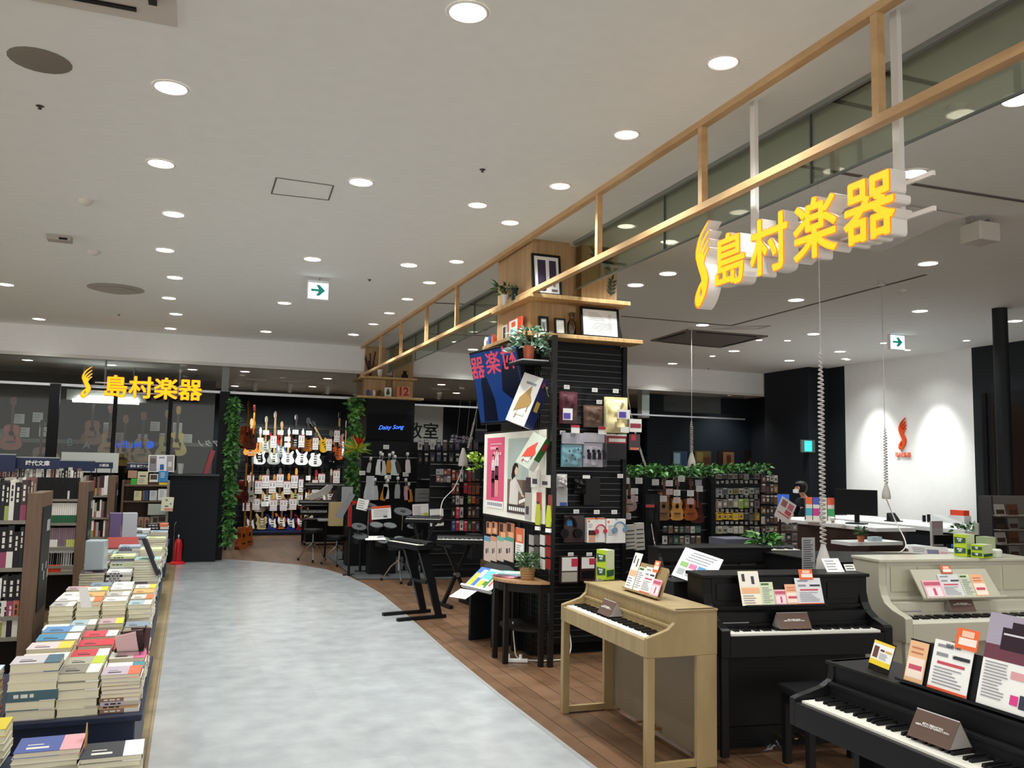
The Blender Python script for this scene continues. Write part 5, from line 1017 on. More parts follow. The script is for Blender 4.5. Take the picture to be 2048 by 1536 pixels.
row(y1_+.02, -1.5, CX-.095, Z1[1], .3, mixed(8, .65, (.24, .29), (.022, .05)), 'the second shelf of the nearest bookcase', G1)
row(y1_+.02, -1.5, CX-.095, Z1[2], .3, mixed(3, .25, (.25, .29), (.024, .045)), 'the third shelf of the nearest bookcase', G1)
row(y1_+.02, -1.45, CX-.095, Z1[3], .3, mixed(4, .2, (.22, .27), (.02, .04)), 'the bottom shelf of the nearest bookcase', G1)
row(y1_+.3, -1.6, CX-.1, Z1[0]+.02, .3, mixed(11, .05, (.25, .27), (.02, .03)), 'the rear row atop the nearest bookcase', G1)
Z2 = [at(140, 998, Y=y2_).z, at(140, 1046, Y=y2_).z, at(140, 1094, Y=y2_).z, at(140, 1144, Y=y2_).z, .55]
bookcase('second brown bookcase with uniform black spines on its top shelf', y2_, y2_+.5, -3.4, at(178, 964, Y=y2_).z, Z2)
G2 = 'books on the second bookcase'
row(y2_+.02, -1.95, CX-.095, Z2[0], .26, lambda i: (.0175, .21, '#1d1d1f', '#c9c6c0' if i % 9 == 4 else None), 'the top shelf of the second bookcase', G2)
row(y2_+.02, -1.42, CX-.095, Z2[1], .22, lambda i: (.018, .2, '#dcdad6', '#1f5a3c'), 'the second shelf of the second bookcase', G2)
row(y2_+.02, -1.42, CX-.095, Z2[2], .22, lambda i: (.018, .19, ['#7a6478', '#8a6a6a', '#6f6a7a'][i % 3], ['#b8c06a', None, '#e6e2e0'][(i//4) % 3]), 'the third shelf of the second bookcase', G2)
row(y2_+.02, -1.42, CX-.095, Z2[3], .22, lambda i: ((.02, .19, '#cfcbc6', None) if i < 5 else (.018, .19, '#5a4a48', '#e2451f')), 'the fourth shelf of the second bookcase', G2)
row(y2_+.02, -1.45, CX-.095, Z2[4], .22, lambda i: (.017, .2, '#cfd4d9', None), 'the bottom shelf of the second bookcase', G2)
row(y2_+.28, -2.6, CX-.1, Z2[0]+.07, .3, mixed(12, .1, (.2, .25), (.016, .03)), 'the raised rear row of the second bookcase', G2)
Z3 = [at(210, 991, Y=y3_).z, at(205, 1035, Y=y3_).z, at(205, 1074, Y=y3_).z, at(200, 1112, Y=y3_).z]
bookcase('third brown bookcase in the row', y3_, y3_+.45, -2.9, at(232, 952, Y=y3_).z, Z3)
G3 = 'books on the third bookcase'
for k, z in enumerate(Z3): row(y3_+.02, -1.5, CX-.095, z, .27, mixed(20+k, .3, (.24, .3) if k == 0 else (.2, .24), (.02, .035)), f'the {nth(k)} shelf of the third bookcase', G3)
# slim fourth case and end shelf with face-out books
y4_ = 13.4
t = thing('bookcase', 'slim brown bookcase end just left of the end shelf', 'bookcase', (-1.05, y4_+.1, 0)); MB().box(-.05, 0, 0, 0, .3, 1.33, BROWN).box(-.25, .02, 0, -.05, .3, 1.1, DKIN).build('end_panel', t)
for k, z in enumerate((1.1, .84, .6)): row(y4_+.12, -1.26, -1.1, z, .22, mixed(30+k, .2), f'the {nth(k)} shelf of the slim bookcase', 'books on the slim bookcase')
t = thing('end_shelf', 'brown end shelf with face out books beside the low charcoal wall', 'bookcase', (-.92, 13.6, 0))
MB().box(0, .3, 0, .64, .32, 1.3, BROWN).build('back_panel', t); MB().box(0, 0, 0, .03, .3, 1.3, BROWN).box(.61, 0, 0, .64, .3, 1.3, mat('#8e857c', .5)).build('end_panel', t)
ZE = [at(300, y, Y=13.6).z for y in (970, 1002, 1069)]
for z in ZE+[.3]: MB().box(.03, 0, z-.02, .61, .3, z, BROWN).build('shelf_board', t)
def facebook(label, box, base, spec, Y=13.62): 
    return slab('book', label, 'book', box, Y=Y, th=.02, base=base, spec=spec)
FB = [((262, 957, 274, 970), '#3fae3a', [], 'bright green book'), ((275, 943, 296, 969), '#d9cfae', [(.2, .6, .8, .7, INK)]+lines(.1, .1, .8, .5, 3), 'large beige book'), ((299, 948, 316, 964), '#e6e2da', [(.1, .3, .9, .9, mat('#4a3a36', .6))], 'white book with a dark picture'), ((317, 942, 336, 965), '#2f86c0', lines(.2, .4, .8, .9, 3, PAPER), 'bright blue book'), ((318, 964, 336, 970), '#e8c23a', [], 'yellow strip book'), ((256, 941, 274, 956), '#b08a74', [], 'tan book'),
      ((268, 982, 283, 1001), '#d3d0a0', lines(.2, .4, .8, .9, 3), 'pale green book'), ((285, 981, 297, 1001), '#2f4470', [(0, 0, .3, 1, mat('#8a4a3a', .6))], 'navy book with a brown spine'), ((299, 981, 314, 1001), '#c4c6c8', lines(.2, .4, .8, .9, 3), 'light grey book'), ((316, 978, 334, 1001), '#dcdce0', lines(.2, .3, .8, .9, 4), 'white book'),
      ((276, 1034, 287, 1055), '#a8877a', [(.3, .2, .8, .7, mat('#8a5a4a', .6))], 'brown pink picture book'), ((288, 1034, 299, 1055), '#a8877a', [(.3, .2, .8, .7, mat('#6a3a3a', .6))], 'brown red picture book'), ((300, 1032, 335, 1068), '#9a8a78', [(.15, .65, .4, .9, mat('#3a2a22', .6)), (.45, .68, .85, .95, mat('#3a2a22', .6)), (.15, .1, .85, .6, mat('#b8aa96', .6))], 'large brown picture book with three photographs'), ((262, 1040, 272, 1066), '#c8c0b8', [], 'leaning white book')]
for k, (bx, c, s, l) in enumerate(FB): facebook(f'{l} standing face out on the end shelf, {["top", "middle", "lower"][0 if k < 6 else 1 if k < 10 else 2]} row', bx, mat(c, .5), s, 13.62+(.03 if k == 5 else 0))
t = thing('book_stand', 'clear box holder with a beige card on the end shelf', 'holder', tuple(at(310, 1030, Y=13.58))); MB().box(-.1, 0, 0, .14, .1, .16, mat('#a9b0a8', .25)).build('holder_body', t)
slab('notice_card', 'beige notice card sticking out at the right of the end shelf', 'card', (322, 994, 346, 1022), Y=13.5, th=.003, base=mat('#e4dfc8', .6), spec=[(.3, .7, .5, .85, INK2), (.7, .45, .85, .6, INK2), (.3, .3, .6, .38, INK), (.3, .05, 1, .2, mat('#d88a7a', .6))], tilt=.05)
slab('photo_poster', 'white poster with three photographs above the end shelf', 'poster', (297, 910, 349, 944), Y=13.75, th=.006, spec=[(.04, .05, .32, .95, mat('#8f8a90', .6)), (.36, .05, .66, .95, mat('#e2e6f4', .6)), (.4, .8, .62, .9, INK2), (.45, .12, .6, .45, mat('#3a5a9a', .6)), (.7, .05, .96, .95, mat('#a09a9a', .6)), (.08, .5, .28, .8, mat('#6a5a5a', .6)), (.76, .3, .9, .6, mat('#d9d4d0', .6))], tilt=-.02)
MB().cyl((0, 0, -.25), (0, 0, 0), .006, BLACK).build('stand_pole', [o for o in COL.objects if o.name == 'photo_poster'][0], (0, .01, 0))
# stacks before the end shelf
stack(-.72, 12.6, .5, 6, .3, .24, .035, ['#e8d44a', '#7a8a3a', '#8a9a3a', '#e2d23a'], 'yellow and olive stack before the end shelf', group='stacks before the end shelf', top_band='#1d1d1d'); stack(-.38, 12.6, .5, 7, .28, .24, .035, ['#20222a', '#23252c'], 'dark stack at the right before the end shelf', kind=1, group='stacks before the end shelf', top_band='#d8785a')
crate('navy crate right in front of the end shelf', -.95, -.22, 12.3, 13.1, .5)
# upright magazines box on crate 4
t = thing('magazine_box', 'clear magazine box with purple and grey magazines upright on the fourth crate', 'magazine box', (-.62, 9.72, .71), R(6)); MB().box(-.13, 0, 0, -.02, .2, .34, mat('#5f4a78', .4)).build('purple_magazine', t); MB().box(-.01, 0, 0, .13, .2, .34, mat('#a9a9b4', .3)).build('grey_magazine', t); MB().box(-.15, -.01, -.01, .15, 0, .1, mat('#d86a68', .4)).build('red_cover', t); mb = MB().box(-.15, -.02, -.0, -.145, .21, .33, glass('acrylic_box', '#dfe3e4', .15)); mb.build('clear_side', t)
t = thing('standing_folder', 'silver grey folder standing upright on the third crate', 'folder', (-.70, 7.74, .71), R(-8)); MB().box(-.07, 0, 0, .08, .12, .24, mat('#a9b4bc', .25)).build('folder_body', t, bev=.01)
t = thing('leaning_magazine', 'dark purple magazine leaning on the third crate stacks', 'magazine', (-.2, 7.75, .66)); t.rotation_euler = (R(-8), R(-24), 0); MB().box(-.015, -.1, 0, .015, .08, .32, mat('#2b2433', .35)).build('magazine_body', t)
# navy category signs above the shelves
SGN = mat('#19264a', .5)
def catsign(label, box, Y, txt, sz=.1):
    o = slab('category_sign', label, 'sign', box, Y=Y, th=.012, base=SGN); h = (at(box[0], box[1], Y=Y)-at(box[0], box[3], Y=Y)).z; W_ = (at(box[2], 900, Y=Y)-at(box[0], 900, Y=Y)).x
    MB().box(-W_/2, -.003, h, W_/2, .014, h+.012, GRYL).build('top_edge', o)
    for x in (-W_*.4, W_*.4): MB().cyl((x, .02, -.3), (x, .02, h*.5), .006, BLACK).build('support_rod', o)
    if txt: ob('printed_text', text_mesh(txt, h*.5, .0005, .001, PAPER), o, (0 if len(txt) < 5 else W_*.1, -.003, h*.5), (R(90), 0, 0))
catsign('blank left navy category sign cut off by the left edge', (-60, 909, 31, 943), y2_+.2, '')
catsign('navy category sign with white lettering second from the left', (31, 916, 119, 938), y2_+.25, '時代文庫')
catsign('plain navy category sign third from the left', (119, 922, 190, 942), y3_-.6, '')
catsign('small navy category sign fourth from the left', (190, 925, 226, 937), y3_+.2, '小説法')
catsign('navy category sign over the end shelf', (254, 927, 300, 938), 13.9, '芸術 音楽フェア')
slab('whiteboard', 'plain white panel standing behind the navy category signs', 'panel', (122, 905, 237, 945), Y=14.2, th=.01, base=mat('#dfe6e2', .4))
MB().cyl((-.3, .02, -1.35), (-.3, .02, .2), .01, BLACK).cyl((.3, .02, -1.35), (.3, .02, .2), .01, BLACK).build('stand_pole', [o for o in COL.objects if o.name == 'whiteboard'][0])
# fire extinguisher
t = thing('fire_extinguisher', 'red fire extinguisher on a red round stand beside the end shelf', 'fire extinguisher', (-.12, 14.35, 0)); RX = mat('#c01824', .3)
MB().lathe((0,0,0), [(.12, 0), (.12, .02), (.08, .045), (.001, .05)], mat('#d8202c', .4)).build('stand', t, smooth=True); MB().lathe((0,0,.045), [(.055, 0), (.06, .02), (.06, .26), (.045, .32), (.015, .35)], RX).build('cylinder', t, smooth=True); MB().cyl((0,0,.38), (0,0,.46), .014, CHROME).box(-.015, -.06, .43, .015, .05, .445, CHROME).build('valve_lever', t); MB().tube([(.01, .0, .42), (.07, 0, .38), (.075, 0, .2), (.06, 0, .12)], .01, BLACK).build('hose', t)
MB().tube([(-.07, 0, .03), (-.07, 0, .6), (-.05, 0, .65)], .008, CHROME).build('stand_hook', t)
# things on the low charcoal wall
t = thing('paper_cup', 'white paper cup on the low charcoal wall', 'cup', tuple(at(361, 946, Y=14.6)[:2])+(1.39,)); MB().lathe((0,0,0), [(.035, 0), (.05, .16), (.052, .165)], mat('#c6ccc8', .5)).build('cup_body', t, smooth=True)
t = thing('music_stand_book', 'red glossy board leaning at the right end of the low charcoal wall', 'board', tuple(at(410, 948, Y=14.6)[:2])+(1.39,)); t.rotation_euler = (0, R(14), 0); MB().box(-.03, 0, 0, .045, .03, .4, mat('#9a2430', .3)).build('board', t)
# window lettering and lamp behind the glass
lt = lambda s, px, py, sz, c, lb, ro=0: tag(ob('window_lettering', text_mesh(s, sz, .001, .002, c), None, tuple(at(px, py, Y=14.78)), (R(90), 0, 0)), lb, 'lettering')
lt('● Muffin', 270, 890, .16, mat('#3a62c8', .4, emit=.6), 'blue shining mirrored lettering on the glass front').scale = (-1, 1, 1)
lt('A', 174, 891, .16, mat('#7a7f82', .5), 'single grey letter A on the glass front'); lt('B', 140, 885, .16, mat('#6a7a84', .5), 'single grey letter B on the glass front'); 
lt('ノアタノ', 424, 888, .12, mat('#c6c9ca', .5), 'small white characters on the glass right of the last acoustic guitar').scale = (-1, 1, 1)
q = at(213, 800, Y=16.2); t = thing('fluorescent_lamp', 'white fluorescent tube lamp glowing behind the glass front', 'lamp', tuple(q)); 
MB().box(-.62, 0, -.02, .62, .3, .16, mat('#b8bcb6', .5)).build('fitting', t); MB().cyl((-.4, .15, .16), (-.4, .15, 3.22-q.z), .008, STEEL).build('hanging_rod', t); MB().cyl((.4, .15, .16), (.4, .15, 3.22-q.z), .008, STEEL).build('hanging_rod', t); MB().cyl((-.52, -.03, -.03), (.52, -.03, -.03), .03, mat('#ffffff', .5, emit=6)).build('tube', t); MB().cyl((-.45, -.03, .03), (.5, -.03, .03), .025, mat('#ffffff', .5, emit=6)).build('tube', t)
flush_books()
# ================================================================ GUITARS
S_ = .88
def mirror(P): return P+[(-x, y) for x, y in reversed(P) if abs(x) > 1e-4]
def cat_rom(P, n=4):
    out = []; N = len(P)
    for i in range(N):
        p0, p1, p2, p3 = P[i-1], P[i], P[(i+1) % N], P[(i+2) % N]
        for k in range(n): t = k/n; out.append(tuple(.5*((2*p1[j])+(-p0[j]+p2[j])*t+(2*p0[j]-5*p1[j]+4*p2[j]-p3[j])*t*t+(-p0[j]+3*p1[j]-3*p2[j]+p3[j])*t**3) for j in (0, 1)))
    return out
# outlines, x across, z up from body bottom (metres, full size)
STRAT = cat_rom([(0,0), (.1,.01), (.155,.06), (.16,.12), (.125,.19), (.115,.24), (.14,.3), (.135,.345), (.1,.335), (.055,.29), (.03,.28), (-.03,.29), (-.07,.32), (-.12,.39), (-.15,.395), (-.16,.36), (-.14,.31), (-.12,.26), (-.125,.2), (-.16,.13), (-.155,.06), (-.1,.01)], 3)
LP = cat_rom([(0,0), (.1,.01), (.16,.06), (.165,.13), (.13,.19), (.105,.24), (.125,.3), (.115,.34), (.08,.33), (.04,.30), (.03,.34), (-.03,.35), (-.09,.345), (-.125,.31), (-.115,.25), (-.135,.19), (-.165,.13), (-.16,.06), (-.1,.01)], 3)
TELE = cat_rom([(0,0), (.1,.01), (.155,.06), (.155,.12), (.12,.19), (.12,.25), (.14,.3), (.12,.345), (.07,.32), (.03,.29), (-.03,.37), (-.1,.385), (-.135,.33), (-.115,.25), (-.125,.19), (-.158,.12), (-.155,.06), (-.1,.01)], 3)
ACOU = cat_rom([(0,0), (.12,.01), (.19,.07), (.195,.15), (.15,.24), (.125,.3), (.14,.38), (.13,.45), (.08,.49), (.0,.495), (-.08,.49), (-.13,.45), (-.14,.38), (-.125,.3), (-.15,.24), (-.195,.15), (-.19,.07), (-.12,.01)], 3)
HEADS = {'strat': [(-.02,0), (.02,0), (.03,.03), (.035,.1), (.015,.17), (-.005,.18), (-.03,.15), (-.035,.05)], 'point': [(-.02,0), (.02,0), (.04,.05), (.01,.19), (-.03,.1)], 'lp': [(-.02,0), (.02,0), (.04,.04), (.045,.13), (.03,.18), (.0,.165), (-.03,.18), (-.045,.13), (-.04,.04)]}
_gm = {}
def parts_for(body, bc, gc, hc, nc, hd):
    k = (body, bc, gc, hc, nc, hd)
    if k in _gm: return _gm[k]
    O = {'strat': STRAT, 'lp': LP, 'tele': TELE, 'acou': ACOU, 'uke': ACOU}[body]; s = S_*(.56 if body == 'uke' else 1); ac = body in ('acou', 'uke')
    dp = .1 if ac else .042; out = []
    c = mat(bc, .18, coat=.6); mb = MB().prism([(x*s, z*s) for x, z in O], 1, 0, dp*s, c if not ac else mat(hc, .3)); 
    if ac: mb.prism([(x*s*.985, z*s*.99+.001) for x, z in O], 1, -.002, 0, c)
    out.append(('body', mb.mesh('body')))
    H = max(z for x, z in O)*s; bl = .29*s if not ac else .36*s
    nk = MB().box(-.024*s, -.012, bl, .024*s, .004, H+.36*s*(1 if body != 'uke' else .75), mat(nc, .4)); nt = H+.36*s*(1 if body != 'uke' else .75)
    nk.prism([(x*s, nt+z*s) for x, z in HEADS[hd]], 1, -.006, .008, mat(hc, .3)); 
    for q in range(6): nk.cbox((-.034*s if hd != 'lp' else (-1)**q*.045*s, -.002, nt+.03*s+.02*s*q), (.012, .012, .008), CHROME)
    out.append(('neck', nk.mesh('neck')))
    if ac:
        out.append(('sound_hole', MB().cyl((0, -.004, .32*s), (0, -.001, .32*s), .048*s, mat('#1d120c', .7), seg=20).mesh('sound_hole')))
        out.append(('bridge', MB().box(-.08*s, -.012, .15*s, .08*s, -.002, .172*s, mat('#3a2418', .5)).mesh('bridge')))
        if gc: out.append(('pickguard', MB().prism([(.05*s,.3*s), (.09*s,.26*s), (.085*s,.18*s), (.05*s,.2*s), (.03*s,.26*s)], 1, -.004, -.002, mat(gc, .3)).mesh('pickguard')))
    else:
        if gc: out.append(('pickguard', MB().prism([(x*s, z*s) for x, z in [(.0,.08), (.07,.05), (.1,.1), (.08,.16), (.07,.24), (.07,.28), (.03,.26), (-.04,.27), (-.08,.3), (-.09,.24), (-.07,.15)]], 1, -.005, -.0005, mat(gc, .35)).mesh('pickguard')))
        pk = MB(); d = WHITE if gc and gc != '#e8e6e2' else BLACK
        for z in (.12, .18, .24): out.append(('pickup', MB().box(-.035*s, -.01, z*s, .035*s, -.004, (z+.02)*s, d).mesh('pickup')))
        out.append(('bridge', MB().box(-.035*s, -.014, .07*s, .035*s, -.002, .1*s, CHROME if bc != '#f2f2f4' else BLACK).cyl((.09*s, -.012, .07*s), (.09*s, 0, .07*s), .01, WHITE).mesh('bridge')))
    _gm[k] = out; return out
def guitar(label, cx, zb, Y, body, bc, gc=None, hc='#c99a52', nc='#caa060', hd=None, rz=0, tilt=0, group=None, cat='guitar', name=None, X=None):
    hd = hd or {'strat': 'strat', 'lp': 'lp', 'tele': 'strat', 'acou': 'lp', 'uke': 'lp'}[body]
    t = thing(name or {'acou': 'acoustic_guitar', 'uke': 'ukulele'}.get(body, 'electric_guitar'), label, cat, (cx, Y, zb), group=group); t.rotation_euler = (0, tilt, rz)
    for n, me in parts_for(body, bc, gc, hc, nc, hd): ob(n, me, t)
    return t
GTY = 19.7
def pz(px, py, Y): v = at(px, py, Y=Y); return v.x, v.z
GHOOK = []
def gat(label, px, py, body, bc, gc=None, Y=GTY, **k):
    x, z = pz(px, py, Y); GHOOK.append((x, Y, z)) if Y > 19 else None
    return guitar(label, x, z, Y, body, bc, gc, **k)
U = 'upper front row of the guitar wall'
gat('white electric guitar with black pickguard, left end of the upper front row', 518, 929, 'strat', '#f4f4f2', '#1a1a1c', hc='#efe9dc', rz=.15)
gat('silver grey electric guitar with white pickguard in the upper front row', 547, 929, 'strat', '#a9aba4', '#e8e6e2', hc='#9a7a4a', rz=.1)
gat('white electric guitar with pointed headstock, third in the upper front row', 575, 929, 'strat', '#f0f0f2', None, hc='#eeeeee', hd='point', nc='#b9a078')
gat('white electric guitar with black hardware, fourth in the upper front row', 603, 930, 'strat', '#f2f2f4', None, hc='#eeeeee', hd='point', nc='#2b2420')
gat('white single cutaway guitar with dark scratch plate in the upper front row', 630, 933, 'lp', '#eeeef0', None, hc='#3a3a30', nc='#2a221c')
gat('black single cutaway guitar at the right of the upper front row', 660, 929, 'lp', '#0e0e10', None, hc='#4a4a3a', nc='#2a221c')
gat('orange sunburst guitar half hidden by the leaves', 674, 920, 'lp', '#c8561c', None, hc='#1a1a1a', Y=19.85, nc='#2a221c')
gat('bass with long maple neck hanging behind the leftmost white guitar', 505, 912, 'tele', '#e88a1c', None, Y=19.95, nc='#e0a850', hc='#d8a050')
gat('pale cream guitar behind the first two white guitars', 530, 905, 'strat', '#b9bd98', '#e8e6e2', Y=19.95, hc='#a8843c')
gat('red guitar behind the silver grey guitar', 548, 895, 'strat', '#c4242c', None, Y=19.98, hc='#a8743c')
gat('light blue and white bass behind the third white guitar', 561, 915, 'strat', '#8fb0c4', '#e8e6e2', Y=19.95, hc='#c89a52', nc='#c09060')
gat('dark sunburst guitar behind the fourth white guitar', 590, 900, 'strat', '#6a3418', '#1a1a1c', Y=19.95, hc='#1a1a1c', nc='#2a221c')
gat('amber guitar behind the single cutaway guitar', 614, 903, 'lp', '#a8641c', None, Y=19.95, hc='#151515', nc='#2a221c')
gat('yellow guitar tilted beside the black guitar', 655, 902, 'lp', '#e8b42c', None, Y=19.9, tilt=R(-30), hc='#151515')
gat('orange brown guitar high up before the leaves', 677, 893, 'tele', '#c0632c', None, Y=19.9, hc='#1a1a1a')
gat('white guitar seen edge on among the leaves', 690, 915, 'strat', '#eeeeee', None, Y=19.2, rz=R(65), hc='#dddddd')
def cards(L, lab, Y=GTY-.0155, pink=True, w=.13, h=.28):
    for i, (px, py, kind) in enumerate(L):
        x, z = pz(px, py, Y); sp = {'w': lines(.1, .1, .9, .9, 3), 'r': [(0, .93, 1, 1, mat('#8a3a3c', .6)), (.15, .5, .35, .75, INK2), (.6, .5, .8, .75, INK2), (.1, .8, .9, .84, mat('#c08a8a', .6)), (0, .32, 1, .35, mat('#5a2a30', .6)), (.08, .12, .92, .17, INK2)]}[kind]
        hh = h if kind == 'r' else .1
        sheet('price_card', lab % nth(i), 'price card', w, hh, (x, Y, z-hh/2), 0, 0, sp, mat('#d6cfce', .6) if kind == 'r' else PAPER, .004, lab.split(',')[0])
cards([(505, 866, 'w'), (521, 880, 'w'), (532, 865, 'w'), (547, 883, 'r'), (561, 865, 'w'), (575, 878, 'w'), (575, 890, 'w'), (591, 864, 'w'), (603, 882, 'r'), (618, 866, 'w'), (631, 887, 'r'), (658, 889, 'r'), (674, 872, 'r')], 'price card hanging on the upper guitar row, %s from the left')
# middle row: guitars higher, cards in front
MID = [(500, 1018, 'strat', '#b8a884', '#c99a4a'), (518, 1024, 'strat', '#b9a8a0', '#c8a04c'), (533, 1012, 'strat', '#a9b088', '#5a5a58'), (546, 1022, 'tele', '#8a7ab8', '#d08a38'), (558, 1010, 'strat', '#a8905a', '#4a4a4a'), (575, 1020, 'strat', '#d8bca8', '#d88c28'), (590, 1010, 'strat', '#a9b49a', '#d8a040'), (604, 1018, 'lp', '#c8641c', '#222222'), (617, 1008, 'strat', '#6a4a2a', '#2a2a2a'), (630, 1012, 'strat', '#a0341c', '#a02838'), (643, 1004, 'tele', '#8a6a5a', '#1a1a1a'), (660, 1010, 'strat', '#c8c4a8', '#b8b090'), (675, 1006, 'lp', '#3a2a2c', '#8a7a6a')]
for i, (px, py, b, c, h) in enumerate(MID): gat(f'electric guitar in the middle row behind its price card, {nth(i)} from the left', px, py, b, c, '#e8e6e2' if i % 3 else None, Y=GTY+(.12 if i % 2 else .02), hc=h, nc='#b8843c' if i % 3 == 0 else '#7a4a2c')
cards([(501, 963, 'r'), (517, 974, 'r'), (531, 963, 'r'), (545, 973, 'r'), (560, 961, 'r'), (574, 975, 'r'), (589, 963, 'r'), (604, 971, 'r'), (614, 956, 'w'), (631, 972, 'r'), (643, 960, 'r'), (673, 953, 'r')], 'red headed price card on the middle guitar row, %s from the left', w=.15, h=.3, Y=GTY-.0155)
LOW = [(500, 1062, 'strat', '#1a1a1c', '#e8e6e2'), (523, 1059, 'strat', '#b8a878', '#8a7a4a'), (544, 1060, 'strat', '#1f2a78', '#e8e6e2'), (562, 1058, 'strat', '#b8662c', '#e8e6e2'), (581, 1060, 'strat', '#22307a', '#e8e6e2'), (601, 1060, 'strat', '#8a1a24', '#e8e6e2'), (614, 1058, 'tele', '#b8bca0', None)]
LN = ['black', 'beige', 'deep blue', 'orange brown', 'blue', 'dark red', 'pale green']
for i, (px, py, b, c, g) in enumerate(LOW): gat(f'{LN[i]} electric guitar standing in the bottom row of the guitar wall', px, py, b, c, g, Y=GTY-.15, hc='#c89a52', nc='#6a4630')
cards([(493, 1010, 'r'), (512, 1008, 'r'), (530, 1008, 'w'), (547, 1010, 'r'), (567, 1010, 'r'), (586, 1008, 'r'), (604, 1000, 'r')], 'price card on the bottom guitar row, %s from the left', w=.15, h=.25, Y=GTY-.17)
t = thing('guitar_display_wall', 'black slatted board carrying the electric guitars', 'display wall', (at(600, 900, Y=20.05).x, 20.06, .15)); MB().box(-1.7, 0, 0, 1.7, .03, 2.3, mat('#17191c', .5)).build('board', t)
mb = MB()
for k in range(18): mb.box(-1.7, -.01, .1+k*.125, 1.7, 0, .112+k*.125, mat('#3a3d40', .4, .4))
mb.build('slats', t)
for x, y, z in GHOOK:
    if z > .3: MB().cyl((x-t.location.x, y-20.06+.002, z+.6-.15), (x-t.location.x, -.0, z+.6-.15), .006, BLACK, seg=6).build('hook', t)
t = thing('floor_guitar_stand', 'long black floor rack under the bottom row of guitars', 'stand', (at(560, 1062, Y=19.4).x, 19.45, 0)); MB().box(-.95, 0, 0, 1.0, .4, .06, BLACK).build('base', t); MB().box(-.95, .1, .06, 1.0, .15, .1, mat('#1c2a5a', .5)).build('front_rail', t)
# acoustic guitars hung edge-on at the left door
for i, (px, py, c, s, z) in enumerate(((493, 897, '#7a3418', '#8a3a1a', 17.2), (505, 900, '#6a3020', '#5a2014', 17.9), (489, 1006, '#5a241c', '#6a2620', 17.0), (501, 1006, '#d8d4cc', '#d8d2c8', 17.7), (486, 1102, '#c8641c', '#8a3a1a', 16.6), (498, 1098, '#b85a20', '#8a4420', 17.2))):
    gat(f'acoustic guitar hanging side on behind the left ivy column, {["upper left", "upper right", "middle left", "middle right with white top", "lower left", "lower right"][i]}', px, py, 'acou', c, None, Y=z, rz=R(62), hc=s, nc='#b8742c')
gat('orange electric guitar between the ivy and the white guitars', 500, 912, 'tele', '#e8941c', None, Y=19.2, hc='#d8a050')
t = thing('side_rack', 'black side board carrying the acoustic guitars hung side on', 'rack', (at(476, 950, Y=17.6).x-.2, 16.4, 0)); MB().box(-.03, 0, 0, 0, 2.6, 2.7, BLK2).build('board', t)
# acoustic guitars behind the glass front
AC = [(78, 945, '#6a3a24', '#2a1a14', -.0), (98, 955, '#c8b070', '#8a5a2c', 0), (20, 900, '#8a3a1c', '#4a2014', 0), (216, 912, '#a87f48', '#8a5a30', 0), (246, 932, '#b08a4c', '#8a5a30', 0), (282, 925, '#9a7a48', '#7a4a28', 0), (330, 920, '#a89a4c', '#7a5a28', 0), (352, 912, '#c9b264', '#8a6a34', 0), (182, 890, '#7a4a24', '#3a1e12', 0)]
for i, (px, py, c, s, r_) in enumerate(AC): gat(f'acoustic guitar hanging behind the glass front, {["second", "third", "leftmost, dark brown", "fifth", "sixth", "seventh", "eighth", "rightmost, pale yellow", "fourth, darkest"][i]} from the left', px, py, 'acou', c, '#3a2418' if i != 3 else None, Y=16.6, hc=s, nc='#3a261a')
x_ = 0
cardsB = [(10, 868), (38, 838), (75, 835), (48, 865), (88, 864), (216, 855), (238, 875), (285, 878), (310, 853), (355, 855), (375, 878), (328, 876)]
for i, (px, py) in enumerate(cardsB): x, z = pz(px, py, 16.97); sheet('price_card', f'grey white price card hanging behind the glass front, {nth(i)} of twelve', 'price card', .16, .17, (x, 16.9965, z-.08), 0, 0, lines(.1, .1, .9, .9, 3), mat('#b9b9b6', .6), .004, 'price cards behind the glass front')
t = thing('display_wall', 'dark low display board behind the glass under the acoustic guitars', 'display wall', (at(250, 900, Y=17.0).x, 17.0, 0)); MB().box(-2.6, 0, 0, 1.5, .04, 3.1, mat('#0f1011', .8)).build('board', t); MB().box(-2.6, -.01, 1.86, 1.5, 0, 1.93, mat('#5c5f5a', .5)).build('ledge', t)
for i, (px, py, *_r) in enumerate(AC): x, z = pz(px, py, 16.6); MB().cyl((x-t.location.x, -.4, z+.72), (x-t.location.x, 0, z+.72), .006, BLACK, seg=6).build('hook', t)
# ivy
def ivy(label, x, y, z0, z1, r, n, mts, ln=.11):
    t = thing('ivy_garland', label, 'ivy', (x, y, z0)); MB().tube([(math.sin(k)*.03, 0, (z1-z0)*k/8) for k in range(9)], .012, DGREEN, 5).build('stem', t); mb = MB()
    for i in range(n):
        z = rnd.random()*(z1-z0); a = rnd.uniform(-PI, PI); q = r*(.3+.7*rnd.random())*(.7+.5*math.sin(z*5+x)**2)
        leaf(mb, (math.cos(a)*q, math.sin(a)*q*.6, z), (rnd.uniform(-1, 1), rnd.uniform(-1, .2), rnd.uniform(-1, .3)), ln*rnd.uniform(.6, 1.1), ln*.62, rnd.choice(mts))
    mb.build('foliage', t); return t
v = at(462, 950, Y=14.7)
MB0 = ivy('tall ivy garland on the left door post of the guitar area', v.x, 14.72, at(463, 1088, Y=14.7).z, at(466, 795, Y=14.7).z, .1, 800, GL)
v = at(707, 880, Y=14.75); ivy('ivy garland beside the far column', v.x, 14.72, at(707, 1005, Y=14.7).z, at(707, 792, Y=14.7).z, .12, 620, GL+[mat('#7fb040', .45)])
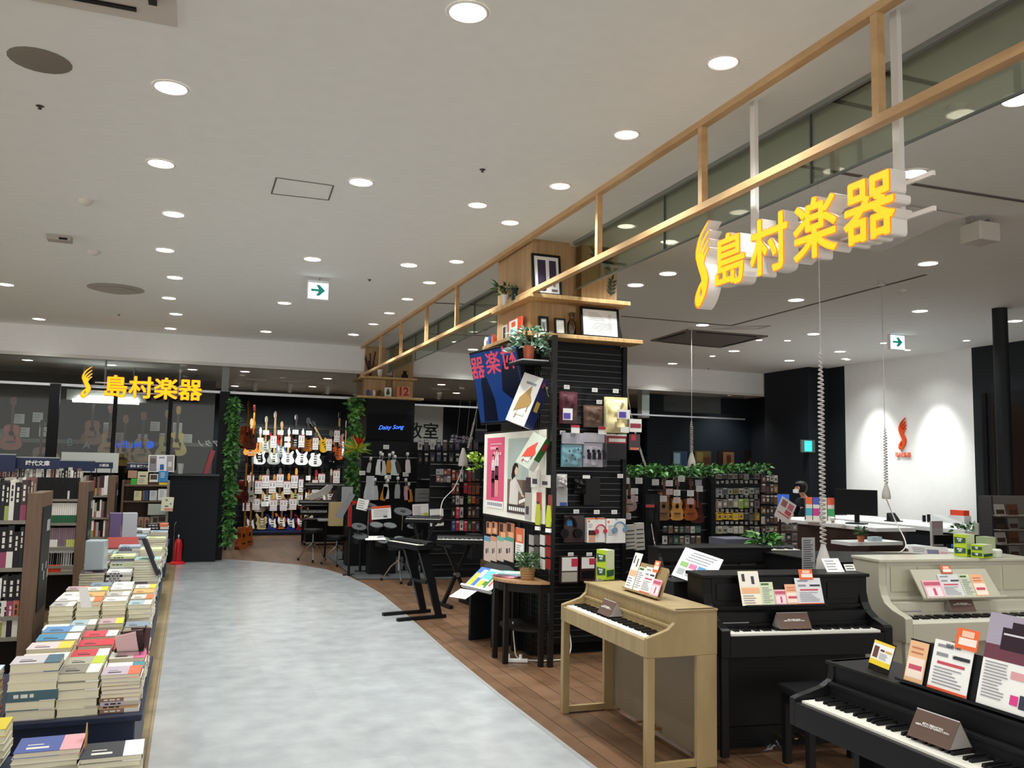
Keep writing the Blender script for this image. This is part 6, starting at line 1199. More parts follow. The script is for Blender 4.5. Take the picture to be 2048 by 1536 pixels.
v = at(712, 895, Y=14.5); t = thing('flower_bunch', 'red anthurium flowers and bright leaves tied to the far column ivy', 'flowers', (v.x, 14.45, v.z)); mb = MB()
for i in range(7): leaf(mb, (rnd.uniform(-.1, .08), rnd.uniform(-.05, .05), rnd.uniform(-.04, .14)), (rnd.uniform(-1, 1), -.5, .6), .14, .12, mat('#d0202c', .4))
mb.build('red_flowers', t); mb = MB()
for i in range(22): leaf(mb, (0, 0, -.05), (rnd.uniform(-1, 1.3), rnd.uniform(-.6, .2), rnd.uniform(-.5, 1)), .28, .07, rnd.choice([GL[3], GY[0], mat('#c8b83a', .5)]))
mb.build('leaves', t)
# far column: television with blue script, boards
slab('television', 'black television with blue script on the far column', 'television', (733, 828, 824, 880), Y=14.66, th=.04, base=mat('#08090c', .5, spec=.15))
tv2 = [o for o in COL.objects if o.name.startswith('television') and o.type == 'MESH'][-1]
ob('screen_lettering', text_mesh('Daisy Song', .1, .001, 0, mat('#3a6cff', .4, emit=2.2), shear=.45), tv2, (.02, -.004, .22), (R(90), 0, 0)).rotation_euler = (R(90), R(-4), 0)
# side wall with black lettering (classroom)
struct('wall_lettered', MB().box(at(828, 850, Y=17.5).x, 17.5, 0, at(886, 850, Y=17.5).x, 17.53, at(850, 812, Y=17.5).z, mat('#a9aca6', .6)))
tag(ob('panel_lettering', text_mesh('教室', .36, .002, .004, BLACK), None, tuple(at(845, 864, Y=17.497)), (R(90), 0, 0)), 'two large black characters on the pale panel', 'lettering')
def rods(o, zc):
    for x in (-.1, .1): MB().cyl((x, .01, 0), (x, .01, zc-o.location.z), .004, STEEL, seg=6).build('hanging_rod', o)
o = slab('hanging_sign', 'dark blue tilted sign with white characters hanging in the accessory area', 'sign', (905, 872, 940, 888), Y=16.5, th=.02, base=mat('#1d2550', .5), tilt=.08)
ob('printed_text', text_mesh('ギター初心者\n教室サポート', .08, .0005, .001, PAPER), o, (0, -.003, .09), (R(90), 0, 0))
rods(o, 3.22)
rods(slab('hanging_sign', 'blank dark sign with pale edge further right in the accessory area', 'sign', (951, 858, 974, 885), Y=15.5, th=.02, base=mat('#1a2136', .5), spec=[(0, .85, 1, 1, mat('#6a6f74', .5))]), 3.22)
# ================================================================ PEDAL DISPLAY
PDW = mat('#e4e4e6', .3)
t = thing('pedal_rack', 'black wire rack holding the drum pedals under the far television', 'rack', (at(775, 950, Y=14.9).x, 14.62, 0)); MB().box(-.52, 0, .2, .55, .03, 2.0, mat('#141619', .5)).build('board', t)
for z in (1.72, 1.3): MB().cyl((-.52, -.08, z), (.55, -.08, z), .008, STEEL).build('rail', t)
def pedal(label, px, py, h, c, tilt, plate2=None):
    x, z = pz(px, py, 14.5); t = thing('drum_pedal', label, 'drum pedal', (x, 14.52, z)); t.rotation_euler = (0, R(tilt), 0); W2 = h*.13
    MB().prism([(-W2, 0), (W2, 0), (W2*1.1, h*.3), (W2*.8, h*.7), (-W2*.8, h*.7), (-W2*1.1, h*.3)], 1, 0, .02, c).build('foot_plate', t); MB().cyl((0, .01, h*.66), (0, .01, h), .009, STEEL).cyl((-W2*1.3, .02, h*.72), (W2*1.3, .02, h*.72), .012, BLACK).build('frame', t); MB().cyl((-.02, .0, h), (.02, 0, h), .03, WHITE).build('beater', t)
    return t
PD = [(737, 945, 28, '#b8babc', 8), (757, 950, 44, '#e8e8ea', 4), (768, 951, 42, '#d0d2d4', -6), (777, 946, 36, '#d08a24', 2), (788, 950, 44, '#c8dcdc', -4), (800, 946, 34, '#3a2a2c', -18), (817, 946, 38, '#e2d8da', -4),
      (733, 998, 42, '#dcdcde', 6), (752, 1000, 40, '#c8cacc', -4), (765, 1001, 40, '#d88a2c', 14), (773, 998, 42, '#e8e8ea', -3), (795, 997, 40, '#b0b4b8', 0), (815, 1000, 40, '#e0a8b0', -6), (822, 1004, 36, '#d88a2c', -8)]
for i, (px, py, h, c, tl) in enumerate(PD): pedal(f'drum pedal on the {"upper" if i < 7 else "lower"} rail of the pedal rack, {nth(i if i < 7 else i-7)} from the left', px, py, h*14.6/1700, mat(c, .3), tl)
for i, (px, py) in enumerate(((727, 899), (773, 898), (725, 950), (793, 951), (777, 958), (812, 953))): x, z = pz(px, py, 14.5); sheet('price_card', f'white card clipped on the pedal rack, {nth(i)} of six', 'price card', .1, .07, (x, 14.53, z), 0, 0, lines(.1, .2, .9, .8, 2), PAPER, .004, 'white cards on the pedal rack')
slab('notice_sheet', 'tall grey printed notice standing before the pedal rack', 'notice', (732, 952, 748, 1000), Y=13.2, th=.004, base=mat('#a9abad', .6), spec=lines(.08, .04, .92, .96, 12))
o = [x for x in COL.objects if x.name.startswith('notice_sheet')][0]; MB().cyl((0, .015, -o.location.z), (0, .015, .2), .01, STEEL).build('stand_pole', o)
# ================================================================ DRUMS AND KEYBOARDS
RUB = mat('#26282a', .6); DRB = mat('#131416', .4)
def throne(label, px, py, h=.5, r=.17, blue=False, s=.88):
    p = at(px, py, Z=0); t = thing('drum_stool', label, 'stool', (p.x, p.y, 0)); MB().lathe((0,0,h-.07), [(r*.94, 0), (r, .015), (r, .05), (r*.94, .07), (.001, .072)], DRB).build('round_seat', t, smooth=True); MB().cyl((0,0,.15), (0,0,h-.07), .013, CHROME).build('post', t)
    for k in range(3):
        a = R(25+120*k); c, s_ = math.cos(a), math.sin(a); l = MB().tube([(0,0,.3), (c*.12, s_*.12, .2), (c*.25, s_*.25, .02)], .011, CHROME, 6).build('leg', t, smooth=True); MB().cyl((c*.24, s_*.24, 0), (c*.262, s_*.262, .035), .018, BLACK).build('rubber_foot', l)
    return t
throne('round black drum stool on chrome tripod, left one before the drum kit', 624, 1122, .52)
throne('round black drum stool on chrome tripod, right of the first stool', 672, 1130, .46)
throne('black stool on chrome tripod between the drum kit and the keyboard stand', 797, 1163, .5, .16)
struct('floor_mat', MB().prism([tuple(at(*q, Z=0)[:2]) for q in ((712, 1159), (905, 1159), (890, 1096), (700, 1092), (655, 1113))], 2, .003, .012, mat('#45484b', .8)))
DX, DY = at(745, 1140, Z=0).x, 12.8
t = thing('electronic_drum_kit', 'black electronic drum kit with grey rubber pads on a tube rack', 'drum kit', (DX, DY, 0))
def kp(px, py, dy): v = at(px, py, Y=DY+dy); return (v.x-DX, dy, v.z)
for nm, px, py, dy, r in (('cymbal_pad', 738, 1014, .2, .13), ('cymbal_pad', 806, 1024, .1, .14), ('cymbal_pad', 718, 1054, -.2, .11), ('cymbal_pad', 823, 1054, -.1, .07)):
    c = Vector(kp(px, py, dy)); n = Vector((.05, -.38, .92)); MB().cyl(tuple(c), tuple(c+n*.012), r, mat('#4a4c4f', .55), seg=24).cyl(tuple(c+n*.012), tuple(c+n*.02), r*.3, mat('#2c2e30', .55)).build(nm, t, smooth=True)
for px, py, dy, r in ((753, 1050, -.1, .11), (780, 1051, -.1, .11), (766, 1080, -.4, .12), (719, 1072, -.3, .13), (800, 1078, -.3, .1)):
    c = Vector(kp(px, py, dy)); n = Vector((.03, -.36, .93)); d = MB().cyl(tuple(c-n*.07), tuple(c), r, DRB, seg=24).build('drum_pad', t, smooth=True); MB().cyl(tuple(c), tuple(c+n*.006), r*.88, mat('#6b6f73' if r < .125 else '#44474a', .6), seg=24).build('rubber_head', d)
fr = MB(); P = [kp(700, 1065, -.35), kp(722, 1080, .0), kp(765, 1084, .15), kp(810, 1082, .0), kp(845, 1068, -.3)]; fr.tube(P, .022, DRB, 8)
for p_ in P: fr.cyl((p_[0], p_[1], 0), (p_[0], p_[1], p_[2]+.05), .02, DRB).cyl((p_[0]-.08, p_[1], .015), (p_[0]+.08, p_[1], .015), .018, RUB)
fr.build('tube_rack', t, smooth=True)
mb = MB()
for px, py, dy in ((738, 1014, .2), (806, 1024, .1), (718, 1054, -.2)): c = kp(px, py, dy); mb.cyl((c[0], c[1]+.04, .6), tuple(c), .008, CHROME)
mb.build('cymbal_arm', t)
c = kp(763, 1140, -.3); MB().box(c[0]-.2, c[1]-.05, 0, c[0]+.2, c[1]+.2, .52, DRB).build('kick_tower', t, bev=.01); MB().box(c[0]-.05, c[1]-.4, .0, c[0]+.04, c[1]-.06, .03, CHROME).build('kick_pedal', t)
slab('cymbal_card', 'large white card with red header on the drum kit', 'card', (744, 1012, 783, 1038), Y=12.5, th=.004, spec=[(0, .82, 1, 1, mat('#e0532f', .6)), (.6, .1, .8, .25, INK)]+lines(.1, .15, .9, .75, 5), tilt=-.08)
slab('price_card', 'white tilted paper at the left of the drum kit above the red amplifier', 'card', (712, 998, 734, 1020), Y=12.9, th=.004, spec=lines(.1, .1, .9, .9, 4), tilt=.2)
sheet('snare_cover', 'white sheet lying on the middle drum pad', 'paper', .3, .2, tuple(at(752, 1080, Y=12.35)), 0, R(-78), [], PAPER, .003)
v = at(722, 1038, Y=13.5)
t = thing('red_rack', 'red metal rack with black amplifier behind the drum kit', 'rack', (v.x, 13.5, 0)); MB().box(-.2, 0, .62, -.15, .05, 1.02, mat('#b8241c', .4)).box(.14, 0, .62, .19, .05, 1.02, mat('#b8241c', .4)).box(-.2, 0, .97, .19, .05, 1.02, mat('#b8241c', .4)).build('red_frame', t); MB().box(-.14, .0, .62, .13, .25, .95, DRB).build('amplifier', t); MB().box(-.2, 0, 0, .19, .3, .62, DRB).build('cabinet', t)
def keyboard(label, p, rz, w, d, h=.07, c=DRB, speakers=True):
    t = thing('keyboard', label, 'keyboard', tuple(p), rz); MB().box(-w/2, 0, 0, w/2, d, h*.7, c).prism([(d*.5, h*.7), (d, h*.7), (d, h*1.2), (d*.6, h*1.1)], 0, -w/2, w/2, c).build('keyboard_body', t, bev=.004)
    mb = MB(); n = 36
    for i in range(n): mb.box(-w/2*.94+i*w*.94/n, .01, h*.7, -w/2*.94+(i+1)*w*.94/n-.001, d*.45, h*.78, KEYW)
    mb.build('white_keys', t); mb = MB()
    for i in range(n-1):
        if (i+3) % 7 in (0, 1, 3, 4, 5): x = -w/2*.94+(i+1)*w*.94/n; mb.box(x-.005, .05, h*.78, x+.005, d*.45, h*.95, KEYB)
    mb.build('black_keys', t); return t
def zstand(label, p, rz, w, d, h, mt=DRB):
    t = thing('keyboard_stand', label, 'keyboard stand', (p[0], p[1], 0), rz)
    for x in (-w/2, w/2): 
        lg = MB().prism([(d*.85, 0), (d*1.1, 0), (.1, h), (-.02, h)], 0, x-.02, x+.02, mt).build('slanted_leg', t); MB().box(x-.025, -d*.9, 0, x+.025, d*1.25, .035, mt).build('foot_bar', lg)
        MB().box(x-.02, -.02, h-.03, x+.02, d, h, mt).build('support_arm', t)
    MB().box(-w/2, d*.3, h*.5, w/2, d*.35, h*.5+.03, mt).build('cross_bar', t); return t
def xstand(label, p, rz, w, h, mt=DRB):
    t = thing('keyboard_stand', label, 'keyboard stand', (p[0], p[1], 0), rz)
    for s_, nm in ((1, 'leg'), (-1, 'leg')): 
        l = MB().prism([(-s_*w/2-.02, .03), (-s_*w/2+.02, .03), (s_*w/2+.02, h), (s_*w/2-.02, h)], 1, -.02*s_, .02*s_+.001, mt).build(nm, t); MB().box(-s_*w/2-.025, -.22, 0, -s_*w/2+.025, .22, .035, mt).build('foot_bar', l); MB().box(s_*w/2-.02, -.2, h-.03, s_*w/2+.02, .2, h, mt).build('support_arm', t)
    MB().cyl((0, -.035, h/2), (0, .035, h/2), .03, STEEL).build('pivot', t); return t
# Z stand keyboard (front) and X stand keyboard
pa, pb = at(775, 1196, Z=0), at(862, 1199, Z=0)
v = at(826, 1092, Z=.74); zstand('black folding Z keyboard stand standing on the wooden floor nearest the aisle', (v.x-.02, v.y-.05), R(-78), .36, .26, .72); keyboard('black keyboard with white keys on the Z stand', (v.x-.13, v.y-.03, .725), R(-72), .62, .2)
v = at(915, 1088, Z=.7); xstand('black X shaped keyboard stand right of the Z stand', (v.x, v.y), R(8), .32, .7); keyboard('black keyboard on the X stand', (v.x+.02, v.y-.11, .705), R(-20), .6, .24)
v = at(836, 1060, Z=.82); v = at(845, 1046, Y=11.3); keyboard('upper black keyboard behind the Z stand keyboard', (v.x, 11.3, v.z), R(-25), .5, .26); xstand('dark stand under the upper black keyboard', (v.x+.05, 11.42), R(-20), .3, v.z-.002)
v = at(625, 1000, Y=16.5); 
for i, (px, py, Yk, w_) in enumerate(((650, 975, 17.2, .8), (640, 1010, 16.8, .8), (628, 1030, 16.4, .5))):
    q = at(px, py, Y=Yk); keyboard(['keyboard on the top tier of the rack before the guitar wall', 'keyboard on the second tier of the rack before the guitar wall', 'small keyboard on the lowest tier of the rack before the guitar wall'][i], (q.x, Yk, q.z), R(-6), w_, .3)
q = at(650, 975, Y=17.2); t = thing('keyboard_rack', 'tiered black rack of keyboards before the guitar wall', 'rack', (q.x, 17.2, 0))
for x in (-.36, .36): MB().box(x-.02, .32, 0, x+.02, .36, q.z+.4, DRB).box(x-.02, -.1, 0, x+.02, .36, .04, DRB).build('upright', t)
for z in (q.z-.01, at(640, 1010, Y=17.2).z-.01, .5): MB().box(-.4, -.15, z-.03, .4, .34, z, DRB).build('tier', t)
MB().box(-.35, -.1, .06, .38, .3, .47, DRB).build('lower_cabinet', t)
q = at(645, 990, Y=16.6); tag(MB().prism([(-.3, -.02), (-.2, -.1), (.1, .02), (.2, .17), (.1, .2), (-.05, .08)], 1, 0, .05, WHITE).build('white_keytar', None, tuple(q)), 'white keytar lying on the keyboard rack', 'keytar')
slab('panel_display', 'grey panel stand with a printed sheet before the ivy of the far column', 'display panel', (675, 972, 707, 1008), Y=14.4, th=.08, base=mat('#26292c', .5), spec=[(.25, .04, .95, .96, mat('#a8abae', .6))])
t = thing('cardboard_tube_box', 'beige cardboard box standing by the drum kit', 'box', tuple(at(676, 1052, Y=14.0))); MB().box(-.14, 0, 0, .08, .15, .38, mat('#b09a70', .7)).build('carton', t)
q = at(692, 1010, Y=13.2); t = thing('portable_keyboard_box', 'silver keyboard standing on end beside the red rack', 'keyboard', tuple(q)); t.rotation_euler = (0, R(28), 0); MB().box(-.05, 0, -.22, .05, .06, .2, mat('#8f9296', .3, .4)).build('keyboard_body', t)
t = thing('mixer', 'silver small mixer on a stand left of the drum kit', 'mixer', tuple(at(653, 1042, Y=14.4))); MB().box(-.13, -.05, 0, .12, .15, .03, mat('#9a9da0', .35)).build('mixer_body', t); MB().cyl((0, .05, -.9 if False else -at(653, 1042, Y=14.4).z), (0, .05, 0), .015, DRB).build('stand_pole', t)
slab('paper_poster', 'white and yellow printed boards leaning on the keyboards right of the drum kit', 'board', (826, 1008, 858, 1034), Y=12.6, th=.006, spec=[(.65, .05, .95, .3, mat('#c8c83a', .6)), (.05, .3, .5, .9, mat('#d8c8cc', .6))]+lines(.1, .1, .6, .3, 2), tilt=-.06)
slab('paper_poster', 'white board with a grey photo right of the yellow marked board', 'board', (861, 1018, 888, 1052), Y=12.2, th=.006, spec=[(.1, .25, .85, .65, mat('#77777c', .6))], tilt=-.06)
q = at(893, 1005, Y=12.4); t = thing('speaker_panel', 'long dark grey panel leaning diagonally before the accessory rack', 'panel', tuple(q)); t.rotation_euler = (0, R(-28), 0); MB().box(-.05, 0, -.17, .06, .02, .16, mat('#4a4c4e', .5)).build('panel', t)
# ================================================================ RACKS OF SMALL GOODS
PKQ = []
def packs(label, x0, x1, y0, y1, Y, nx, rows, pal, group, fill=.9, tags=True, seed=1, spread=0, namep='accessory_packet'):
    """rows of hanging packets between pixel columns x0..x1, rows at py list"""
    r = random.Random(seed)
    for j, (ya, yb) in enumerate(rows):
        n = nx[j] if isinstance(nx, (list, tuple)) else nx
        for i in range(n):
            xa = x0+(x1-x0)*i/n; xb = xa+(x1-x0)/n*fill; c = pal[j][i % len(pal[j])] if isinstance(pal[0], (list, tuple)) else r.choice(pal)
            if r.random() < .04: continue
            yy = ya+r.uniform(-1, 1); o = slab(namep, f'{label}, {nth(j)} row, {nth(i)} from the left', 'packet', (xa, yy, xb, yb+r.uniform(-1.5, 1.5)), Y=Y-r.uniform(0, .04), th=.02, base=mat(c, .35), spec=[(.1, .8, .9, .95, mat(r.choice(['#c9c7c2', '#8a8a8c', '#2a2a2e']), .4)), (.25, .25, .75, .6, mat(r.choice(['#8f8b84', '#4a4a4e', '#b9b5ac', '#6a5040']), .4))], group=group)
def rack(label, x0, x1, ytop, ybot, Y, d=.35, post=()):
    a, b = at(x0, ytop, Y=Y), at(x1, ytop, Y=Y); z1 = a.z
    t = thing('display_rack', label, 'rack', (a.x, Y, 0)); W3 = b.x-a.x
    MB().box(0, .02, .1, W3, .05, z1, mat('#15171a', .6)).build('back_board', t); mb = MB()
    for k in range(10): mb.box(0, .0, .15+k*(z1-.2)/9, W3, .012, .158+k*(z1-.2)/9, STEEL)
    mb.build('hook_bars', t); MB().box(-.01, -.25, 0, W3+.01, .3, .1, DRB).build('base', t)
    for x in post: q = at(x, 1000, Y=Y).x-a.x; MB().box(q-.03, -.08, 0, q+.03, .05, z1+.0, DRB).build('post', t)
    return t
YR = 9.0
rack('black rack of ukuleles and accessories right of the near column', 1238, 1422, 944, 1150, 8.6, post=(1284, 1419))
rack('black rack covered with string packets before the sales desk', 1424, 1556, 948, 1120, YR)
SP = [['#7d7f7c', '#8a8c8a', '#55524e', '#6a6a66', '#9aa09c', '#3a3632', '#8f9492', '#77807e'], ['#70767c', '#8a8e8c', '#5c646a', '#a5a79e', '#7a7a40', '#989a8c', '#a0a294', '#9c9e90'], ['#7a6a66', '#85807c', '#7c6c6a', '#6f6a66', '#9aa08a', '#8aa04a', '#7a9a3a', '#3c3c44'], ['#c9a02c', '#caa22c', '#cda630', '#c8a02a', '#cba42e', '#c8a22c', '#3a3a3c', '#55585a'], ['#a3a698', '#a8aa9c', '#a4a698', '#a9ab9e', '#a2a496', '#a6a89a', '#3e4038', '#2c2c2c']]
packs('string packet on the packet rack', 1424, 1520, 0, 0, YR-.1, 9, [(947, 958), (976, 989), (998, 1016), (1025, 1040), (1053, 1066)], SP, 'string packets on the packet rack', seed=3)
packs('thin packet between the big rows of the packet rack', 1424, 1520, 0, 0, YR-.06, 10, [(961, 967), (990, 996), (1018, 1024), (1043, 1049)], ['#c9c9c6', '#b9b9b6', '#a9a9a8'], 'price tags on the packet rack', fill=.45, seed=4, namep='price_tag')
packs('packet on the turning rack beside the packet rack', 1524, 1556, 0, 0, YR-.25, 4, [(950, 964), (968, 986), (990, 1008), (1012, 1028), (1032, 1048), (1052, 1064)], ['#6a4a34', '#4a3a34', '#8a6a4a', '#a39c90', '#5a4044', '#b8b0a4', '#3c3a3a'], 'packets on the turning rack', seed=5)
packs('case on the rear side of the packet rack', 1560, 1596, 0, 0, YR+.1, 3, [(1046, 1062), (1066, 1082), (1086, 1100)], ['#6a6a6c', '#4a4a4c', '#7a7472'], 'cases behind the packet rack', seed=6)
slab('price_board', 'tilted white card with red print at the end of the packet rack', 'card', (1546, 996, 1578, 1040), Y=8.4, th=.004, base=mat('#d0cac6', .6), spec=[(.1, .6, .45, .9, mat('#9a5a60', .6)), (.55, .6, .9, .9, mat('#b06a70', .6)), (.1, .25, .9, .3, mat('#b83a4a', .6)), (.5, .35, .9, .55, mat('#b84a54', .6))], tilt=.5)
# ukuleles
uk = [(1300, 1042, '#8a6234', 0), (1325, 1037, '#c28c44', 0), (1325-15, 1025, '#a87c50', .1), (1362, 1042, '#a8703a', 0), (1388, 1042, '#8a4422', 0), (1412, 1052, '#4a1c1a', .1), (1243, 1042, '#9a6a3c', 0), (1270, 1022, '#7a3f24', 0)]
for i, (px, py, c, dy) in enumerate([(1327, 1041, '#7a5632', 0), (1340, 1028, '#a87c50', .12), (1354, 1041, '#c28c44', 0), (1381, 1041, '#93491f', 0), (1406, 1048, '#461816', .12), (1243, 1036, '#9a6a3c', 0), (1267, 1024, '#7a3f24', .1)]):
    x, z = pz(px, py, 8.35); guitar(f'{["slim brown", "light brown", "golden", "reddish mahogany", "dark red", "honey", "small dark brown"][i]} ukulele hanging on the ukulele rack', x, z, 8.35+dy, 'uke', c, None, hc='#6a3e20', nc='#5a3420'); MB().cyl((0, 0, .36), (0, .27-dy, .36), .005, BLACK, seg=6).build('hook', [o for o in COL.objects if o.name.startswith('ukulele')][i])
for i, (px, py, c) in enumerate(((1252, 962, '#b0aeaa'), (1278, 962, '#b4b0aa'), (1269, 983, '#c0bebc'), (1269, 998, '#b89a9c'), (1311, 965, '#aaa8a4'), (1339, 967, '#b8b4b0'), (1327, 998, '#b0a8a6'), (1339, 984, '#a88c8a'), (1354, 986, '#c8c6c0'), (1354, 1001, '#baa6a4'), (1381, 987, '#c4c4c2'), (1381, 1003, '#b89094'), (1363, 958, '#a9a8a0'), (1399, 978, '#b0b0ae'), (1397, 966, '#77787a'), (1236, 1028, '#b4b2b0'), (1255, 1033, '#b8b4ae'))):
    x, z = pz(px, py, 8.2); sheet('price_card', f'pale price card on the ukulele rack, {nth(i)} of seventeen', 'price card', .085, .065, (x, 8.2, z-.03), 0, 0, lines(.1, .1, .9, .9, 3), mat(c, .6), .003, 'pale price cards on the ukulele rack'); MB().cyl((0, .002, .055), (0, .42, .055), .003, BLACK, seg=6).build('hook', [o for o in COL.objects][-1] if False else COL.objects[-1])
packs('striped accessory pack below the ukuleles', 1326, 1404, 0, 0, 8.4, 7, [(1052, 1066), (1072, 1088), (1092, 1108)], ['#8a8a88', '#3a3a3c', '#b0b0ae', '#5a3a2c', '#3a6a5a', '#c8c6c2', '#6a5a50'], 'accessory packs below the ukuleles', fill=.75, seed=8)
for i, (bx, c) in enumerate((((1250, 1050, 1272, 1098), '#a9a79c'), ((1272, 1046, 1290, 1100), '#b4b2a8'))): slab('hanging_sheet_pack', ['grey white printed pouch stack hanging right of the blue headphone box, left one', 'grey white printed pouch stack hanging right of the blue headphone box, right one'][i], 'packet', bx, Y=6.95+i*.1, th=.04, base=mat(c, .5), spec=[(.1, .1+.16*k, .9, .14+.16*k, INK) for k in range(5)], tilt=-.05)
o = puffy('guitar_bag', 'black gig bag with red handle hanging on the ukulele rack', 'bag', (1288, 985, 1320, 1110), 8.0, mat('#101114', .6), .98, seed=11, pl=False)[0]; MB().box(-.1, -.05, .5, .0, -.04, .53, mat('#a83a3c', .5)).build('red_handle', o)
tag(MB().tube(path3([tuple(at(1303, 1048, Y=7.9)), tuple(at(1308, 1080, Y=7.8)), tuple(at(1314, 1105, Y=7.8)), tuple(at(1319, 1117, Y=7.8))]), .006, CHROME, 6).build('metal_rod', smooth=True), 'thin shiny curved rod before the black gig bag', 'rod')
def ivy_strip(label, xa, xb, y0, Y, n, h=.1):
    a, b = at(xa, y0, Y=Y), at(xb, y0, Y=Y); t = thing('ivy_garland', label, 'ivy', tuple(a)); L = b-a; MB().tube([(0,0,0), tuple(L)], .012, DGREEN, 5).build('stem', t); mb = MB()
    for i in range(n): u = rnd.random(); leaf(mb, tuple(L*u+Vector((0, rnd.uniform(-.08, .08), rnd.uniform(-h*.6, h)))), (rnd.uniform(-1, 1), rnd.uniform(-1, .2), rnd.uniform(-.9, .6)), .075, .04, rnd.choice(GL+[DGREEN]))
    mb.build('foliage', t)
ivy_strip('ivy garland along the top of the ukulele rack', 1240, 1424, 944, 8.4, 420, .07); ivy_strip('ivy garland along the top of the packet rack', 1424, 1538, 938, 8.85, 230, .05)
q = at(960, 925, Y=9.6); t = thing('potted_plant', 'bright yellow green leafy plant left of the poster panel', 'potted plant', tuple(q)); bush(t, .12, .2, 70, .09, GY, -.1); MB().lathe((0,0,-.2), [(.05, 0), (.07, .12)], BLACK).build('pot', t)
# accessory rack left of near column
rack('dark rack of straps and sticks left of the near column', 862, 966, 922, 1110, 12.2)
packs('coloured strap packet on the strap rack', 904, 960, 0, 0, 12.0, 7, [(940, 962), (966, 988), (992, 1008), (1014, 1036), (1042, 1062)], [['#8a3a24', '#8a3020', '#c8c4c0', '#3a2a2c', '#b02a34', '#5a4a44', '#8a6a4a'], ['#7a3020', '#6a2a20', '#d0ccc8', '#b02430', '#b02a34', '#7a4424', '#8a4a2a'], ['#2a2c34', '#a9a9a8', '#b4b0ac', '#c02a44', '#5a8a3a', '#c8602c', '#6a3a2c'], ['#23252c', '#c02a48', '#b4b2b0', '#8a2a34', '#4a2a2c', '#6a4a3c', '#3a3a3c'], ['#1f4a8a', '#c02a34', '#dcdcdc', '#d02a5a', '#3a6a3a', '#8a2a3c', '#5a5a5c']], 'strap packets on the strap rack', fill=.8, seed=9)
packs('clear packet on the strap rack', 873, 902, 0, 0, 12.0, 4, [(938, 950), (952, 965)], ['#9a9a9c', '#7a6a68', '#b4b4b4', '#8a4a44'], 'clear packets on the strap rack', seed=10)
packs('dark accessory hanging on the rear shelves', 836, 960, 0, 0, 14.3, 10, [(880, 900), (905, 930)], ['#1a1a1e', '#24262c', '#2e3036', '#b4b4b6', '#1c2a5a', '#3a3a40'], 'dark accessories on the rear shelves', fill=.7, seed=12)
t = thing('display_rack', 'dark rear shelf board behind the strap rack', 'rack', (at(836, 900, Y=14.4).x, 14.4, 0)); MB().box(0, 0, 0, 1.25, .03, 1.95, mat('#16181b', .6)).build('back_board', t); MB().box(0, -.3, 1.35, 1.25, 0, 1.37, STEEL).build('glass_shelf', t)
slab('drum_case', 'black case on the floor beside the poster panel', 'case', (944, 1070, 968, 1118), Y=10.8, th=.3, base=mat('#141518', .5)); slab('grey_box', 'grey box stack between the drum kit and the strap rack', 'box', (836, 978, 862, 1004), Y=13.4, th=.2, base=mat('#6a6a6a', .5), spec=[(0, .3*k, 1, .3*k+.05, INK) for k in range(3)])
o = [x for x in COL.objects if x.name.startswith('grey_box')][0]; MB().box(-.1, .0, -o.location.z, .1, .2, -.001, DRB).build('cabinet', o)
# covers on the dark rear wall
struct('wall_rear_right', MB().box(at(1290, 880, Y=16).x, 15.9, 0, XW, 16.0, 3.2, mat('#1d242c', .6)))
CV = [((1346, 903, 1374, 934), '#3a5468', [(.05, .2, .5, .9, mat('#8fb0c4', .5)), (.6, .1, .95, .95, mat('#1c3a5c', .5))], 'blue'), ((1390, 902, 1422, 932), '#5a4826', [(.1, .3, .5, .9, mat('#7a6a34', .5)), (.5, .1, .95, .6, mat('#4a2a1c', .5))], 'olive and brown'), ((1436, 901, 1470, 931), '#2a1c18', [(.3, 0, .95, .9, mat('#7a5a40', .5)), (.5, 0, .75, .7, mat('#4a2418', .5))], 'brown'), ((1490, 900, 1524, 932), '#241a18', [(.5, .6, .9, .95, mat('#b4542c', .5)), (.3, .1, .6, .5, mat('#4a221c', .5))], 'dark orange')]
for bx, c, s, n in CV: slab('record_cover', f'{n} record cover hanging on the dark rear wall', 'record cover', bx, Y=15.88, th=.01, base=mat(c, .5), spec=s)
# keyboards / boxes before the packet rack
slab('printer_box', 'grey lilac box on the black piano before the packet rack', 'box', (1452, 1078, 1508, 1102), Y=7.2, th=.3, base=mat('#5a5a6c', .5)); q = at(1440, 1112, Y=6.2)
keyboard('black keyboard with monitor before the packet rack', (at(1500, 1110, Y=6.6).x, 6.6, at(1500, 1112, Y=6.6).z), R(-8), 1.1, .3)
t = thing('display_table', 'black table under the keyboard before the packet rack', 'table', (at(1500, 1112, Y=6.6).x, 6.75, 0)); zt_ = at(1500, 1112, Y=6.6).z; MB().box(-.6, -.2, zt_-.05, .6, .3, zt_-.004, DRB).build('table_top', t); 
for x in (-.56, .56): MB().box(x-.02, -.18, 0, x+.02, .28, zt_-.05, DRB).build('leg', t)
q = at(1528, 1090, Y=6.9); t = thing('potted_plant', 'green leafy plant before the packet rack in a dark pot', 'potted plant', (q.x, q.y, q.z-.12)); pot(t, .06, .1, BLACK); bush(t, .14, .12, 90, .1, GL, .1)
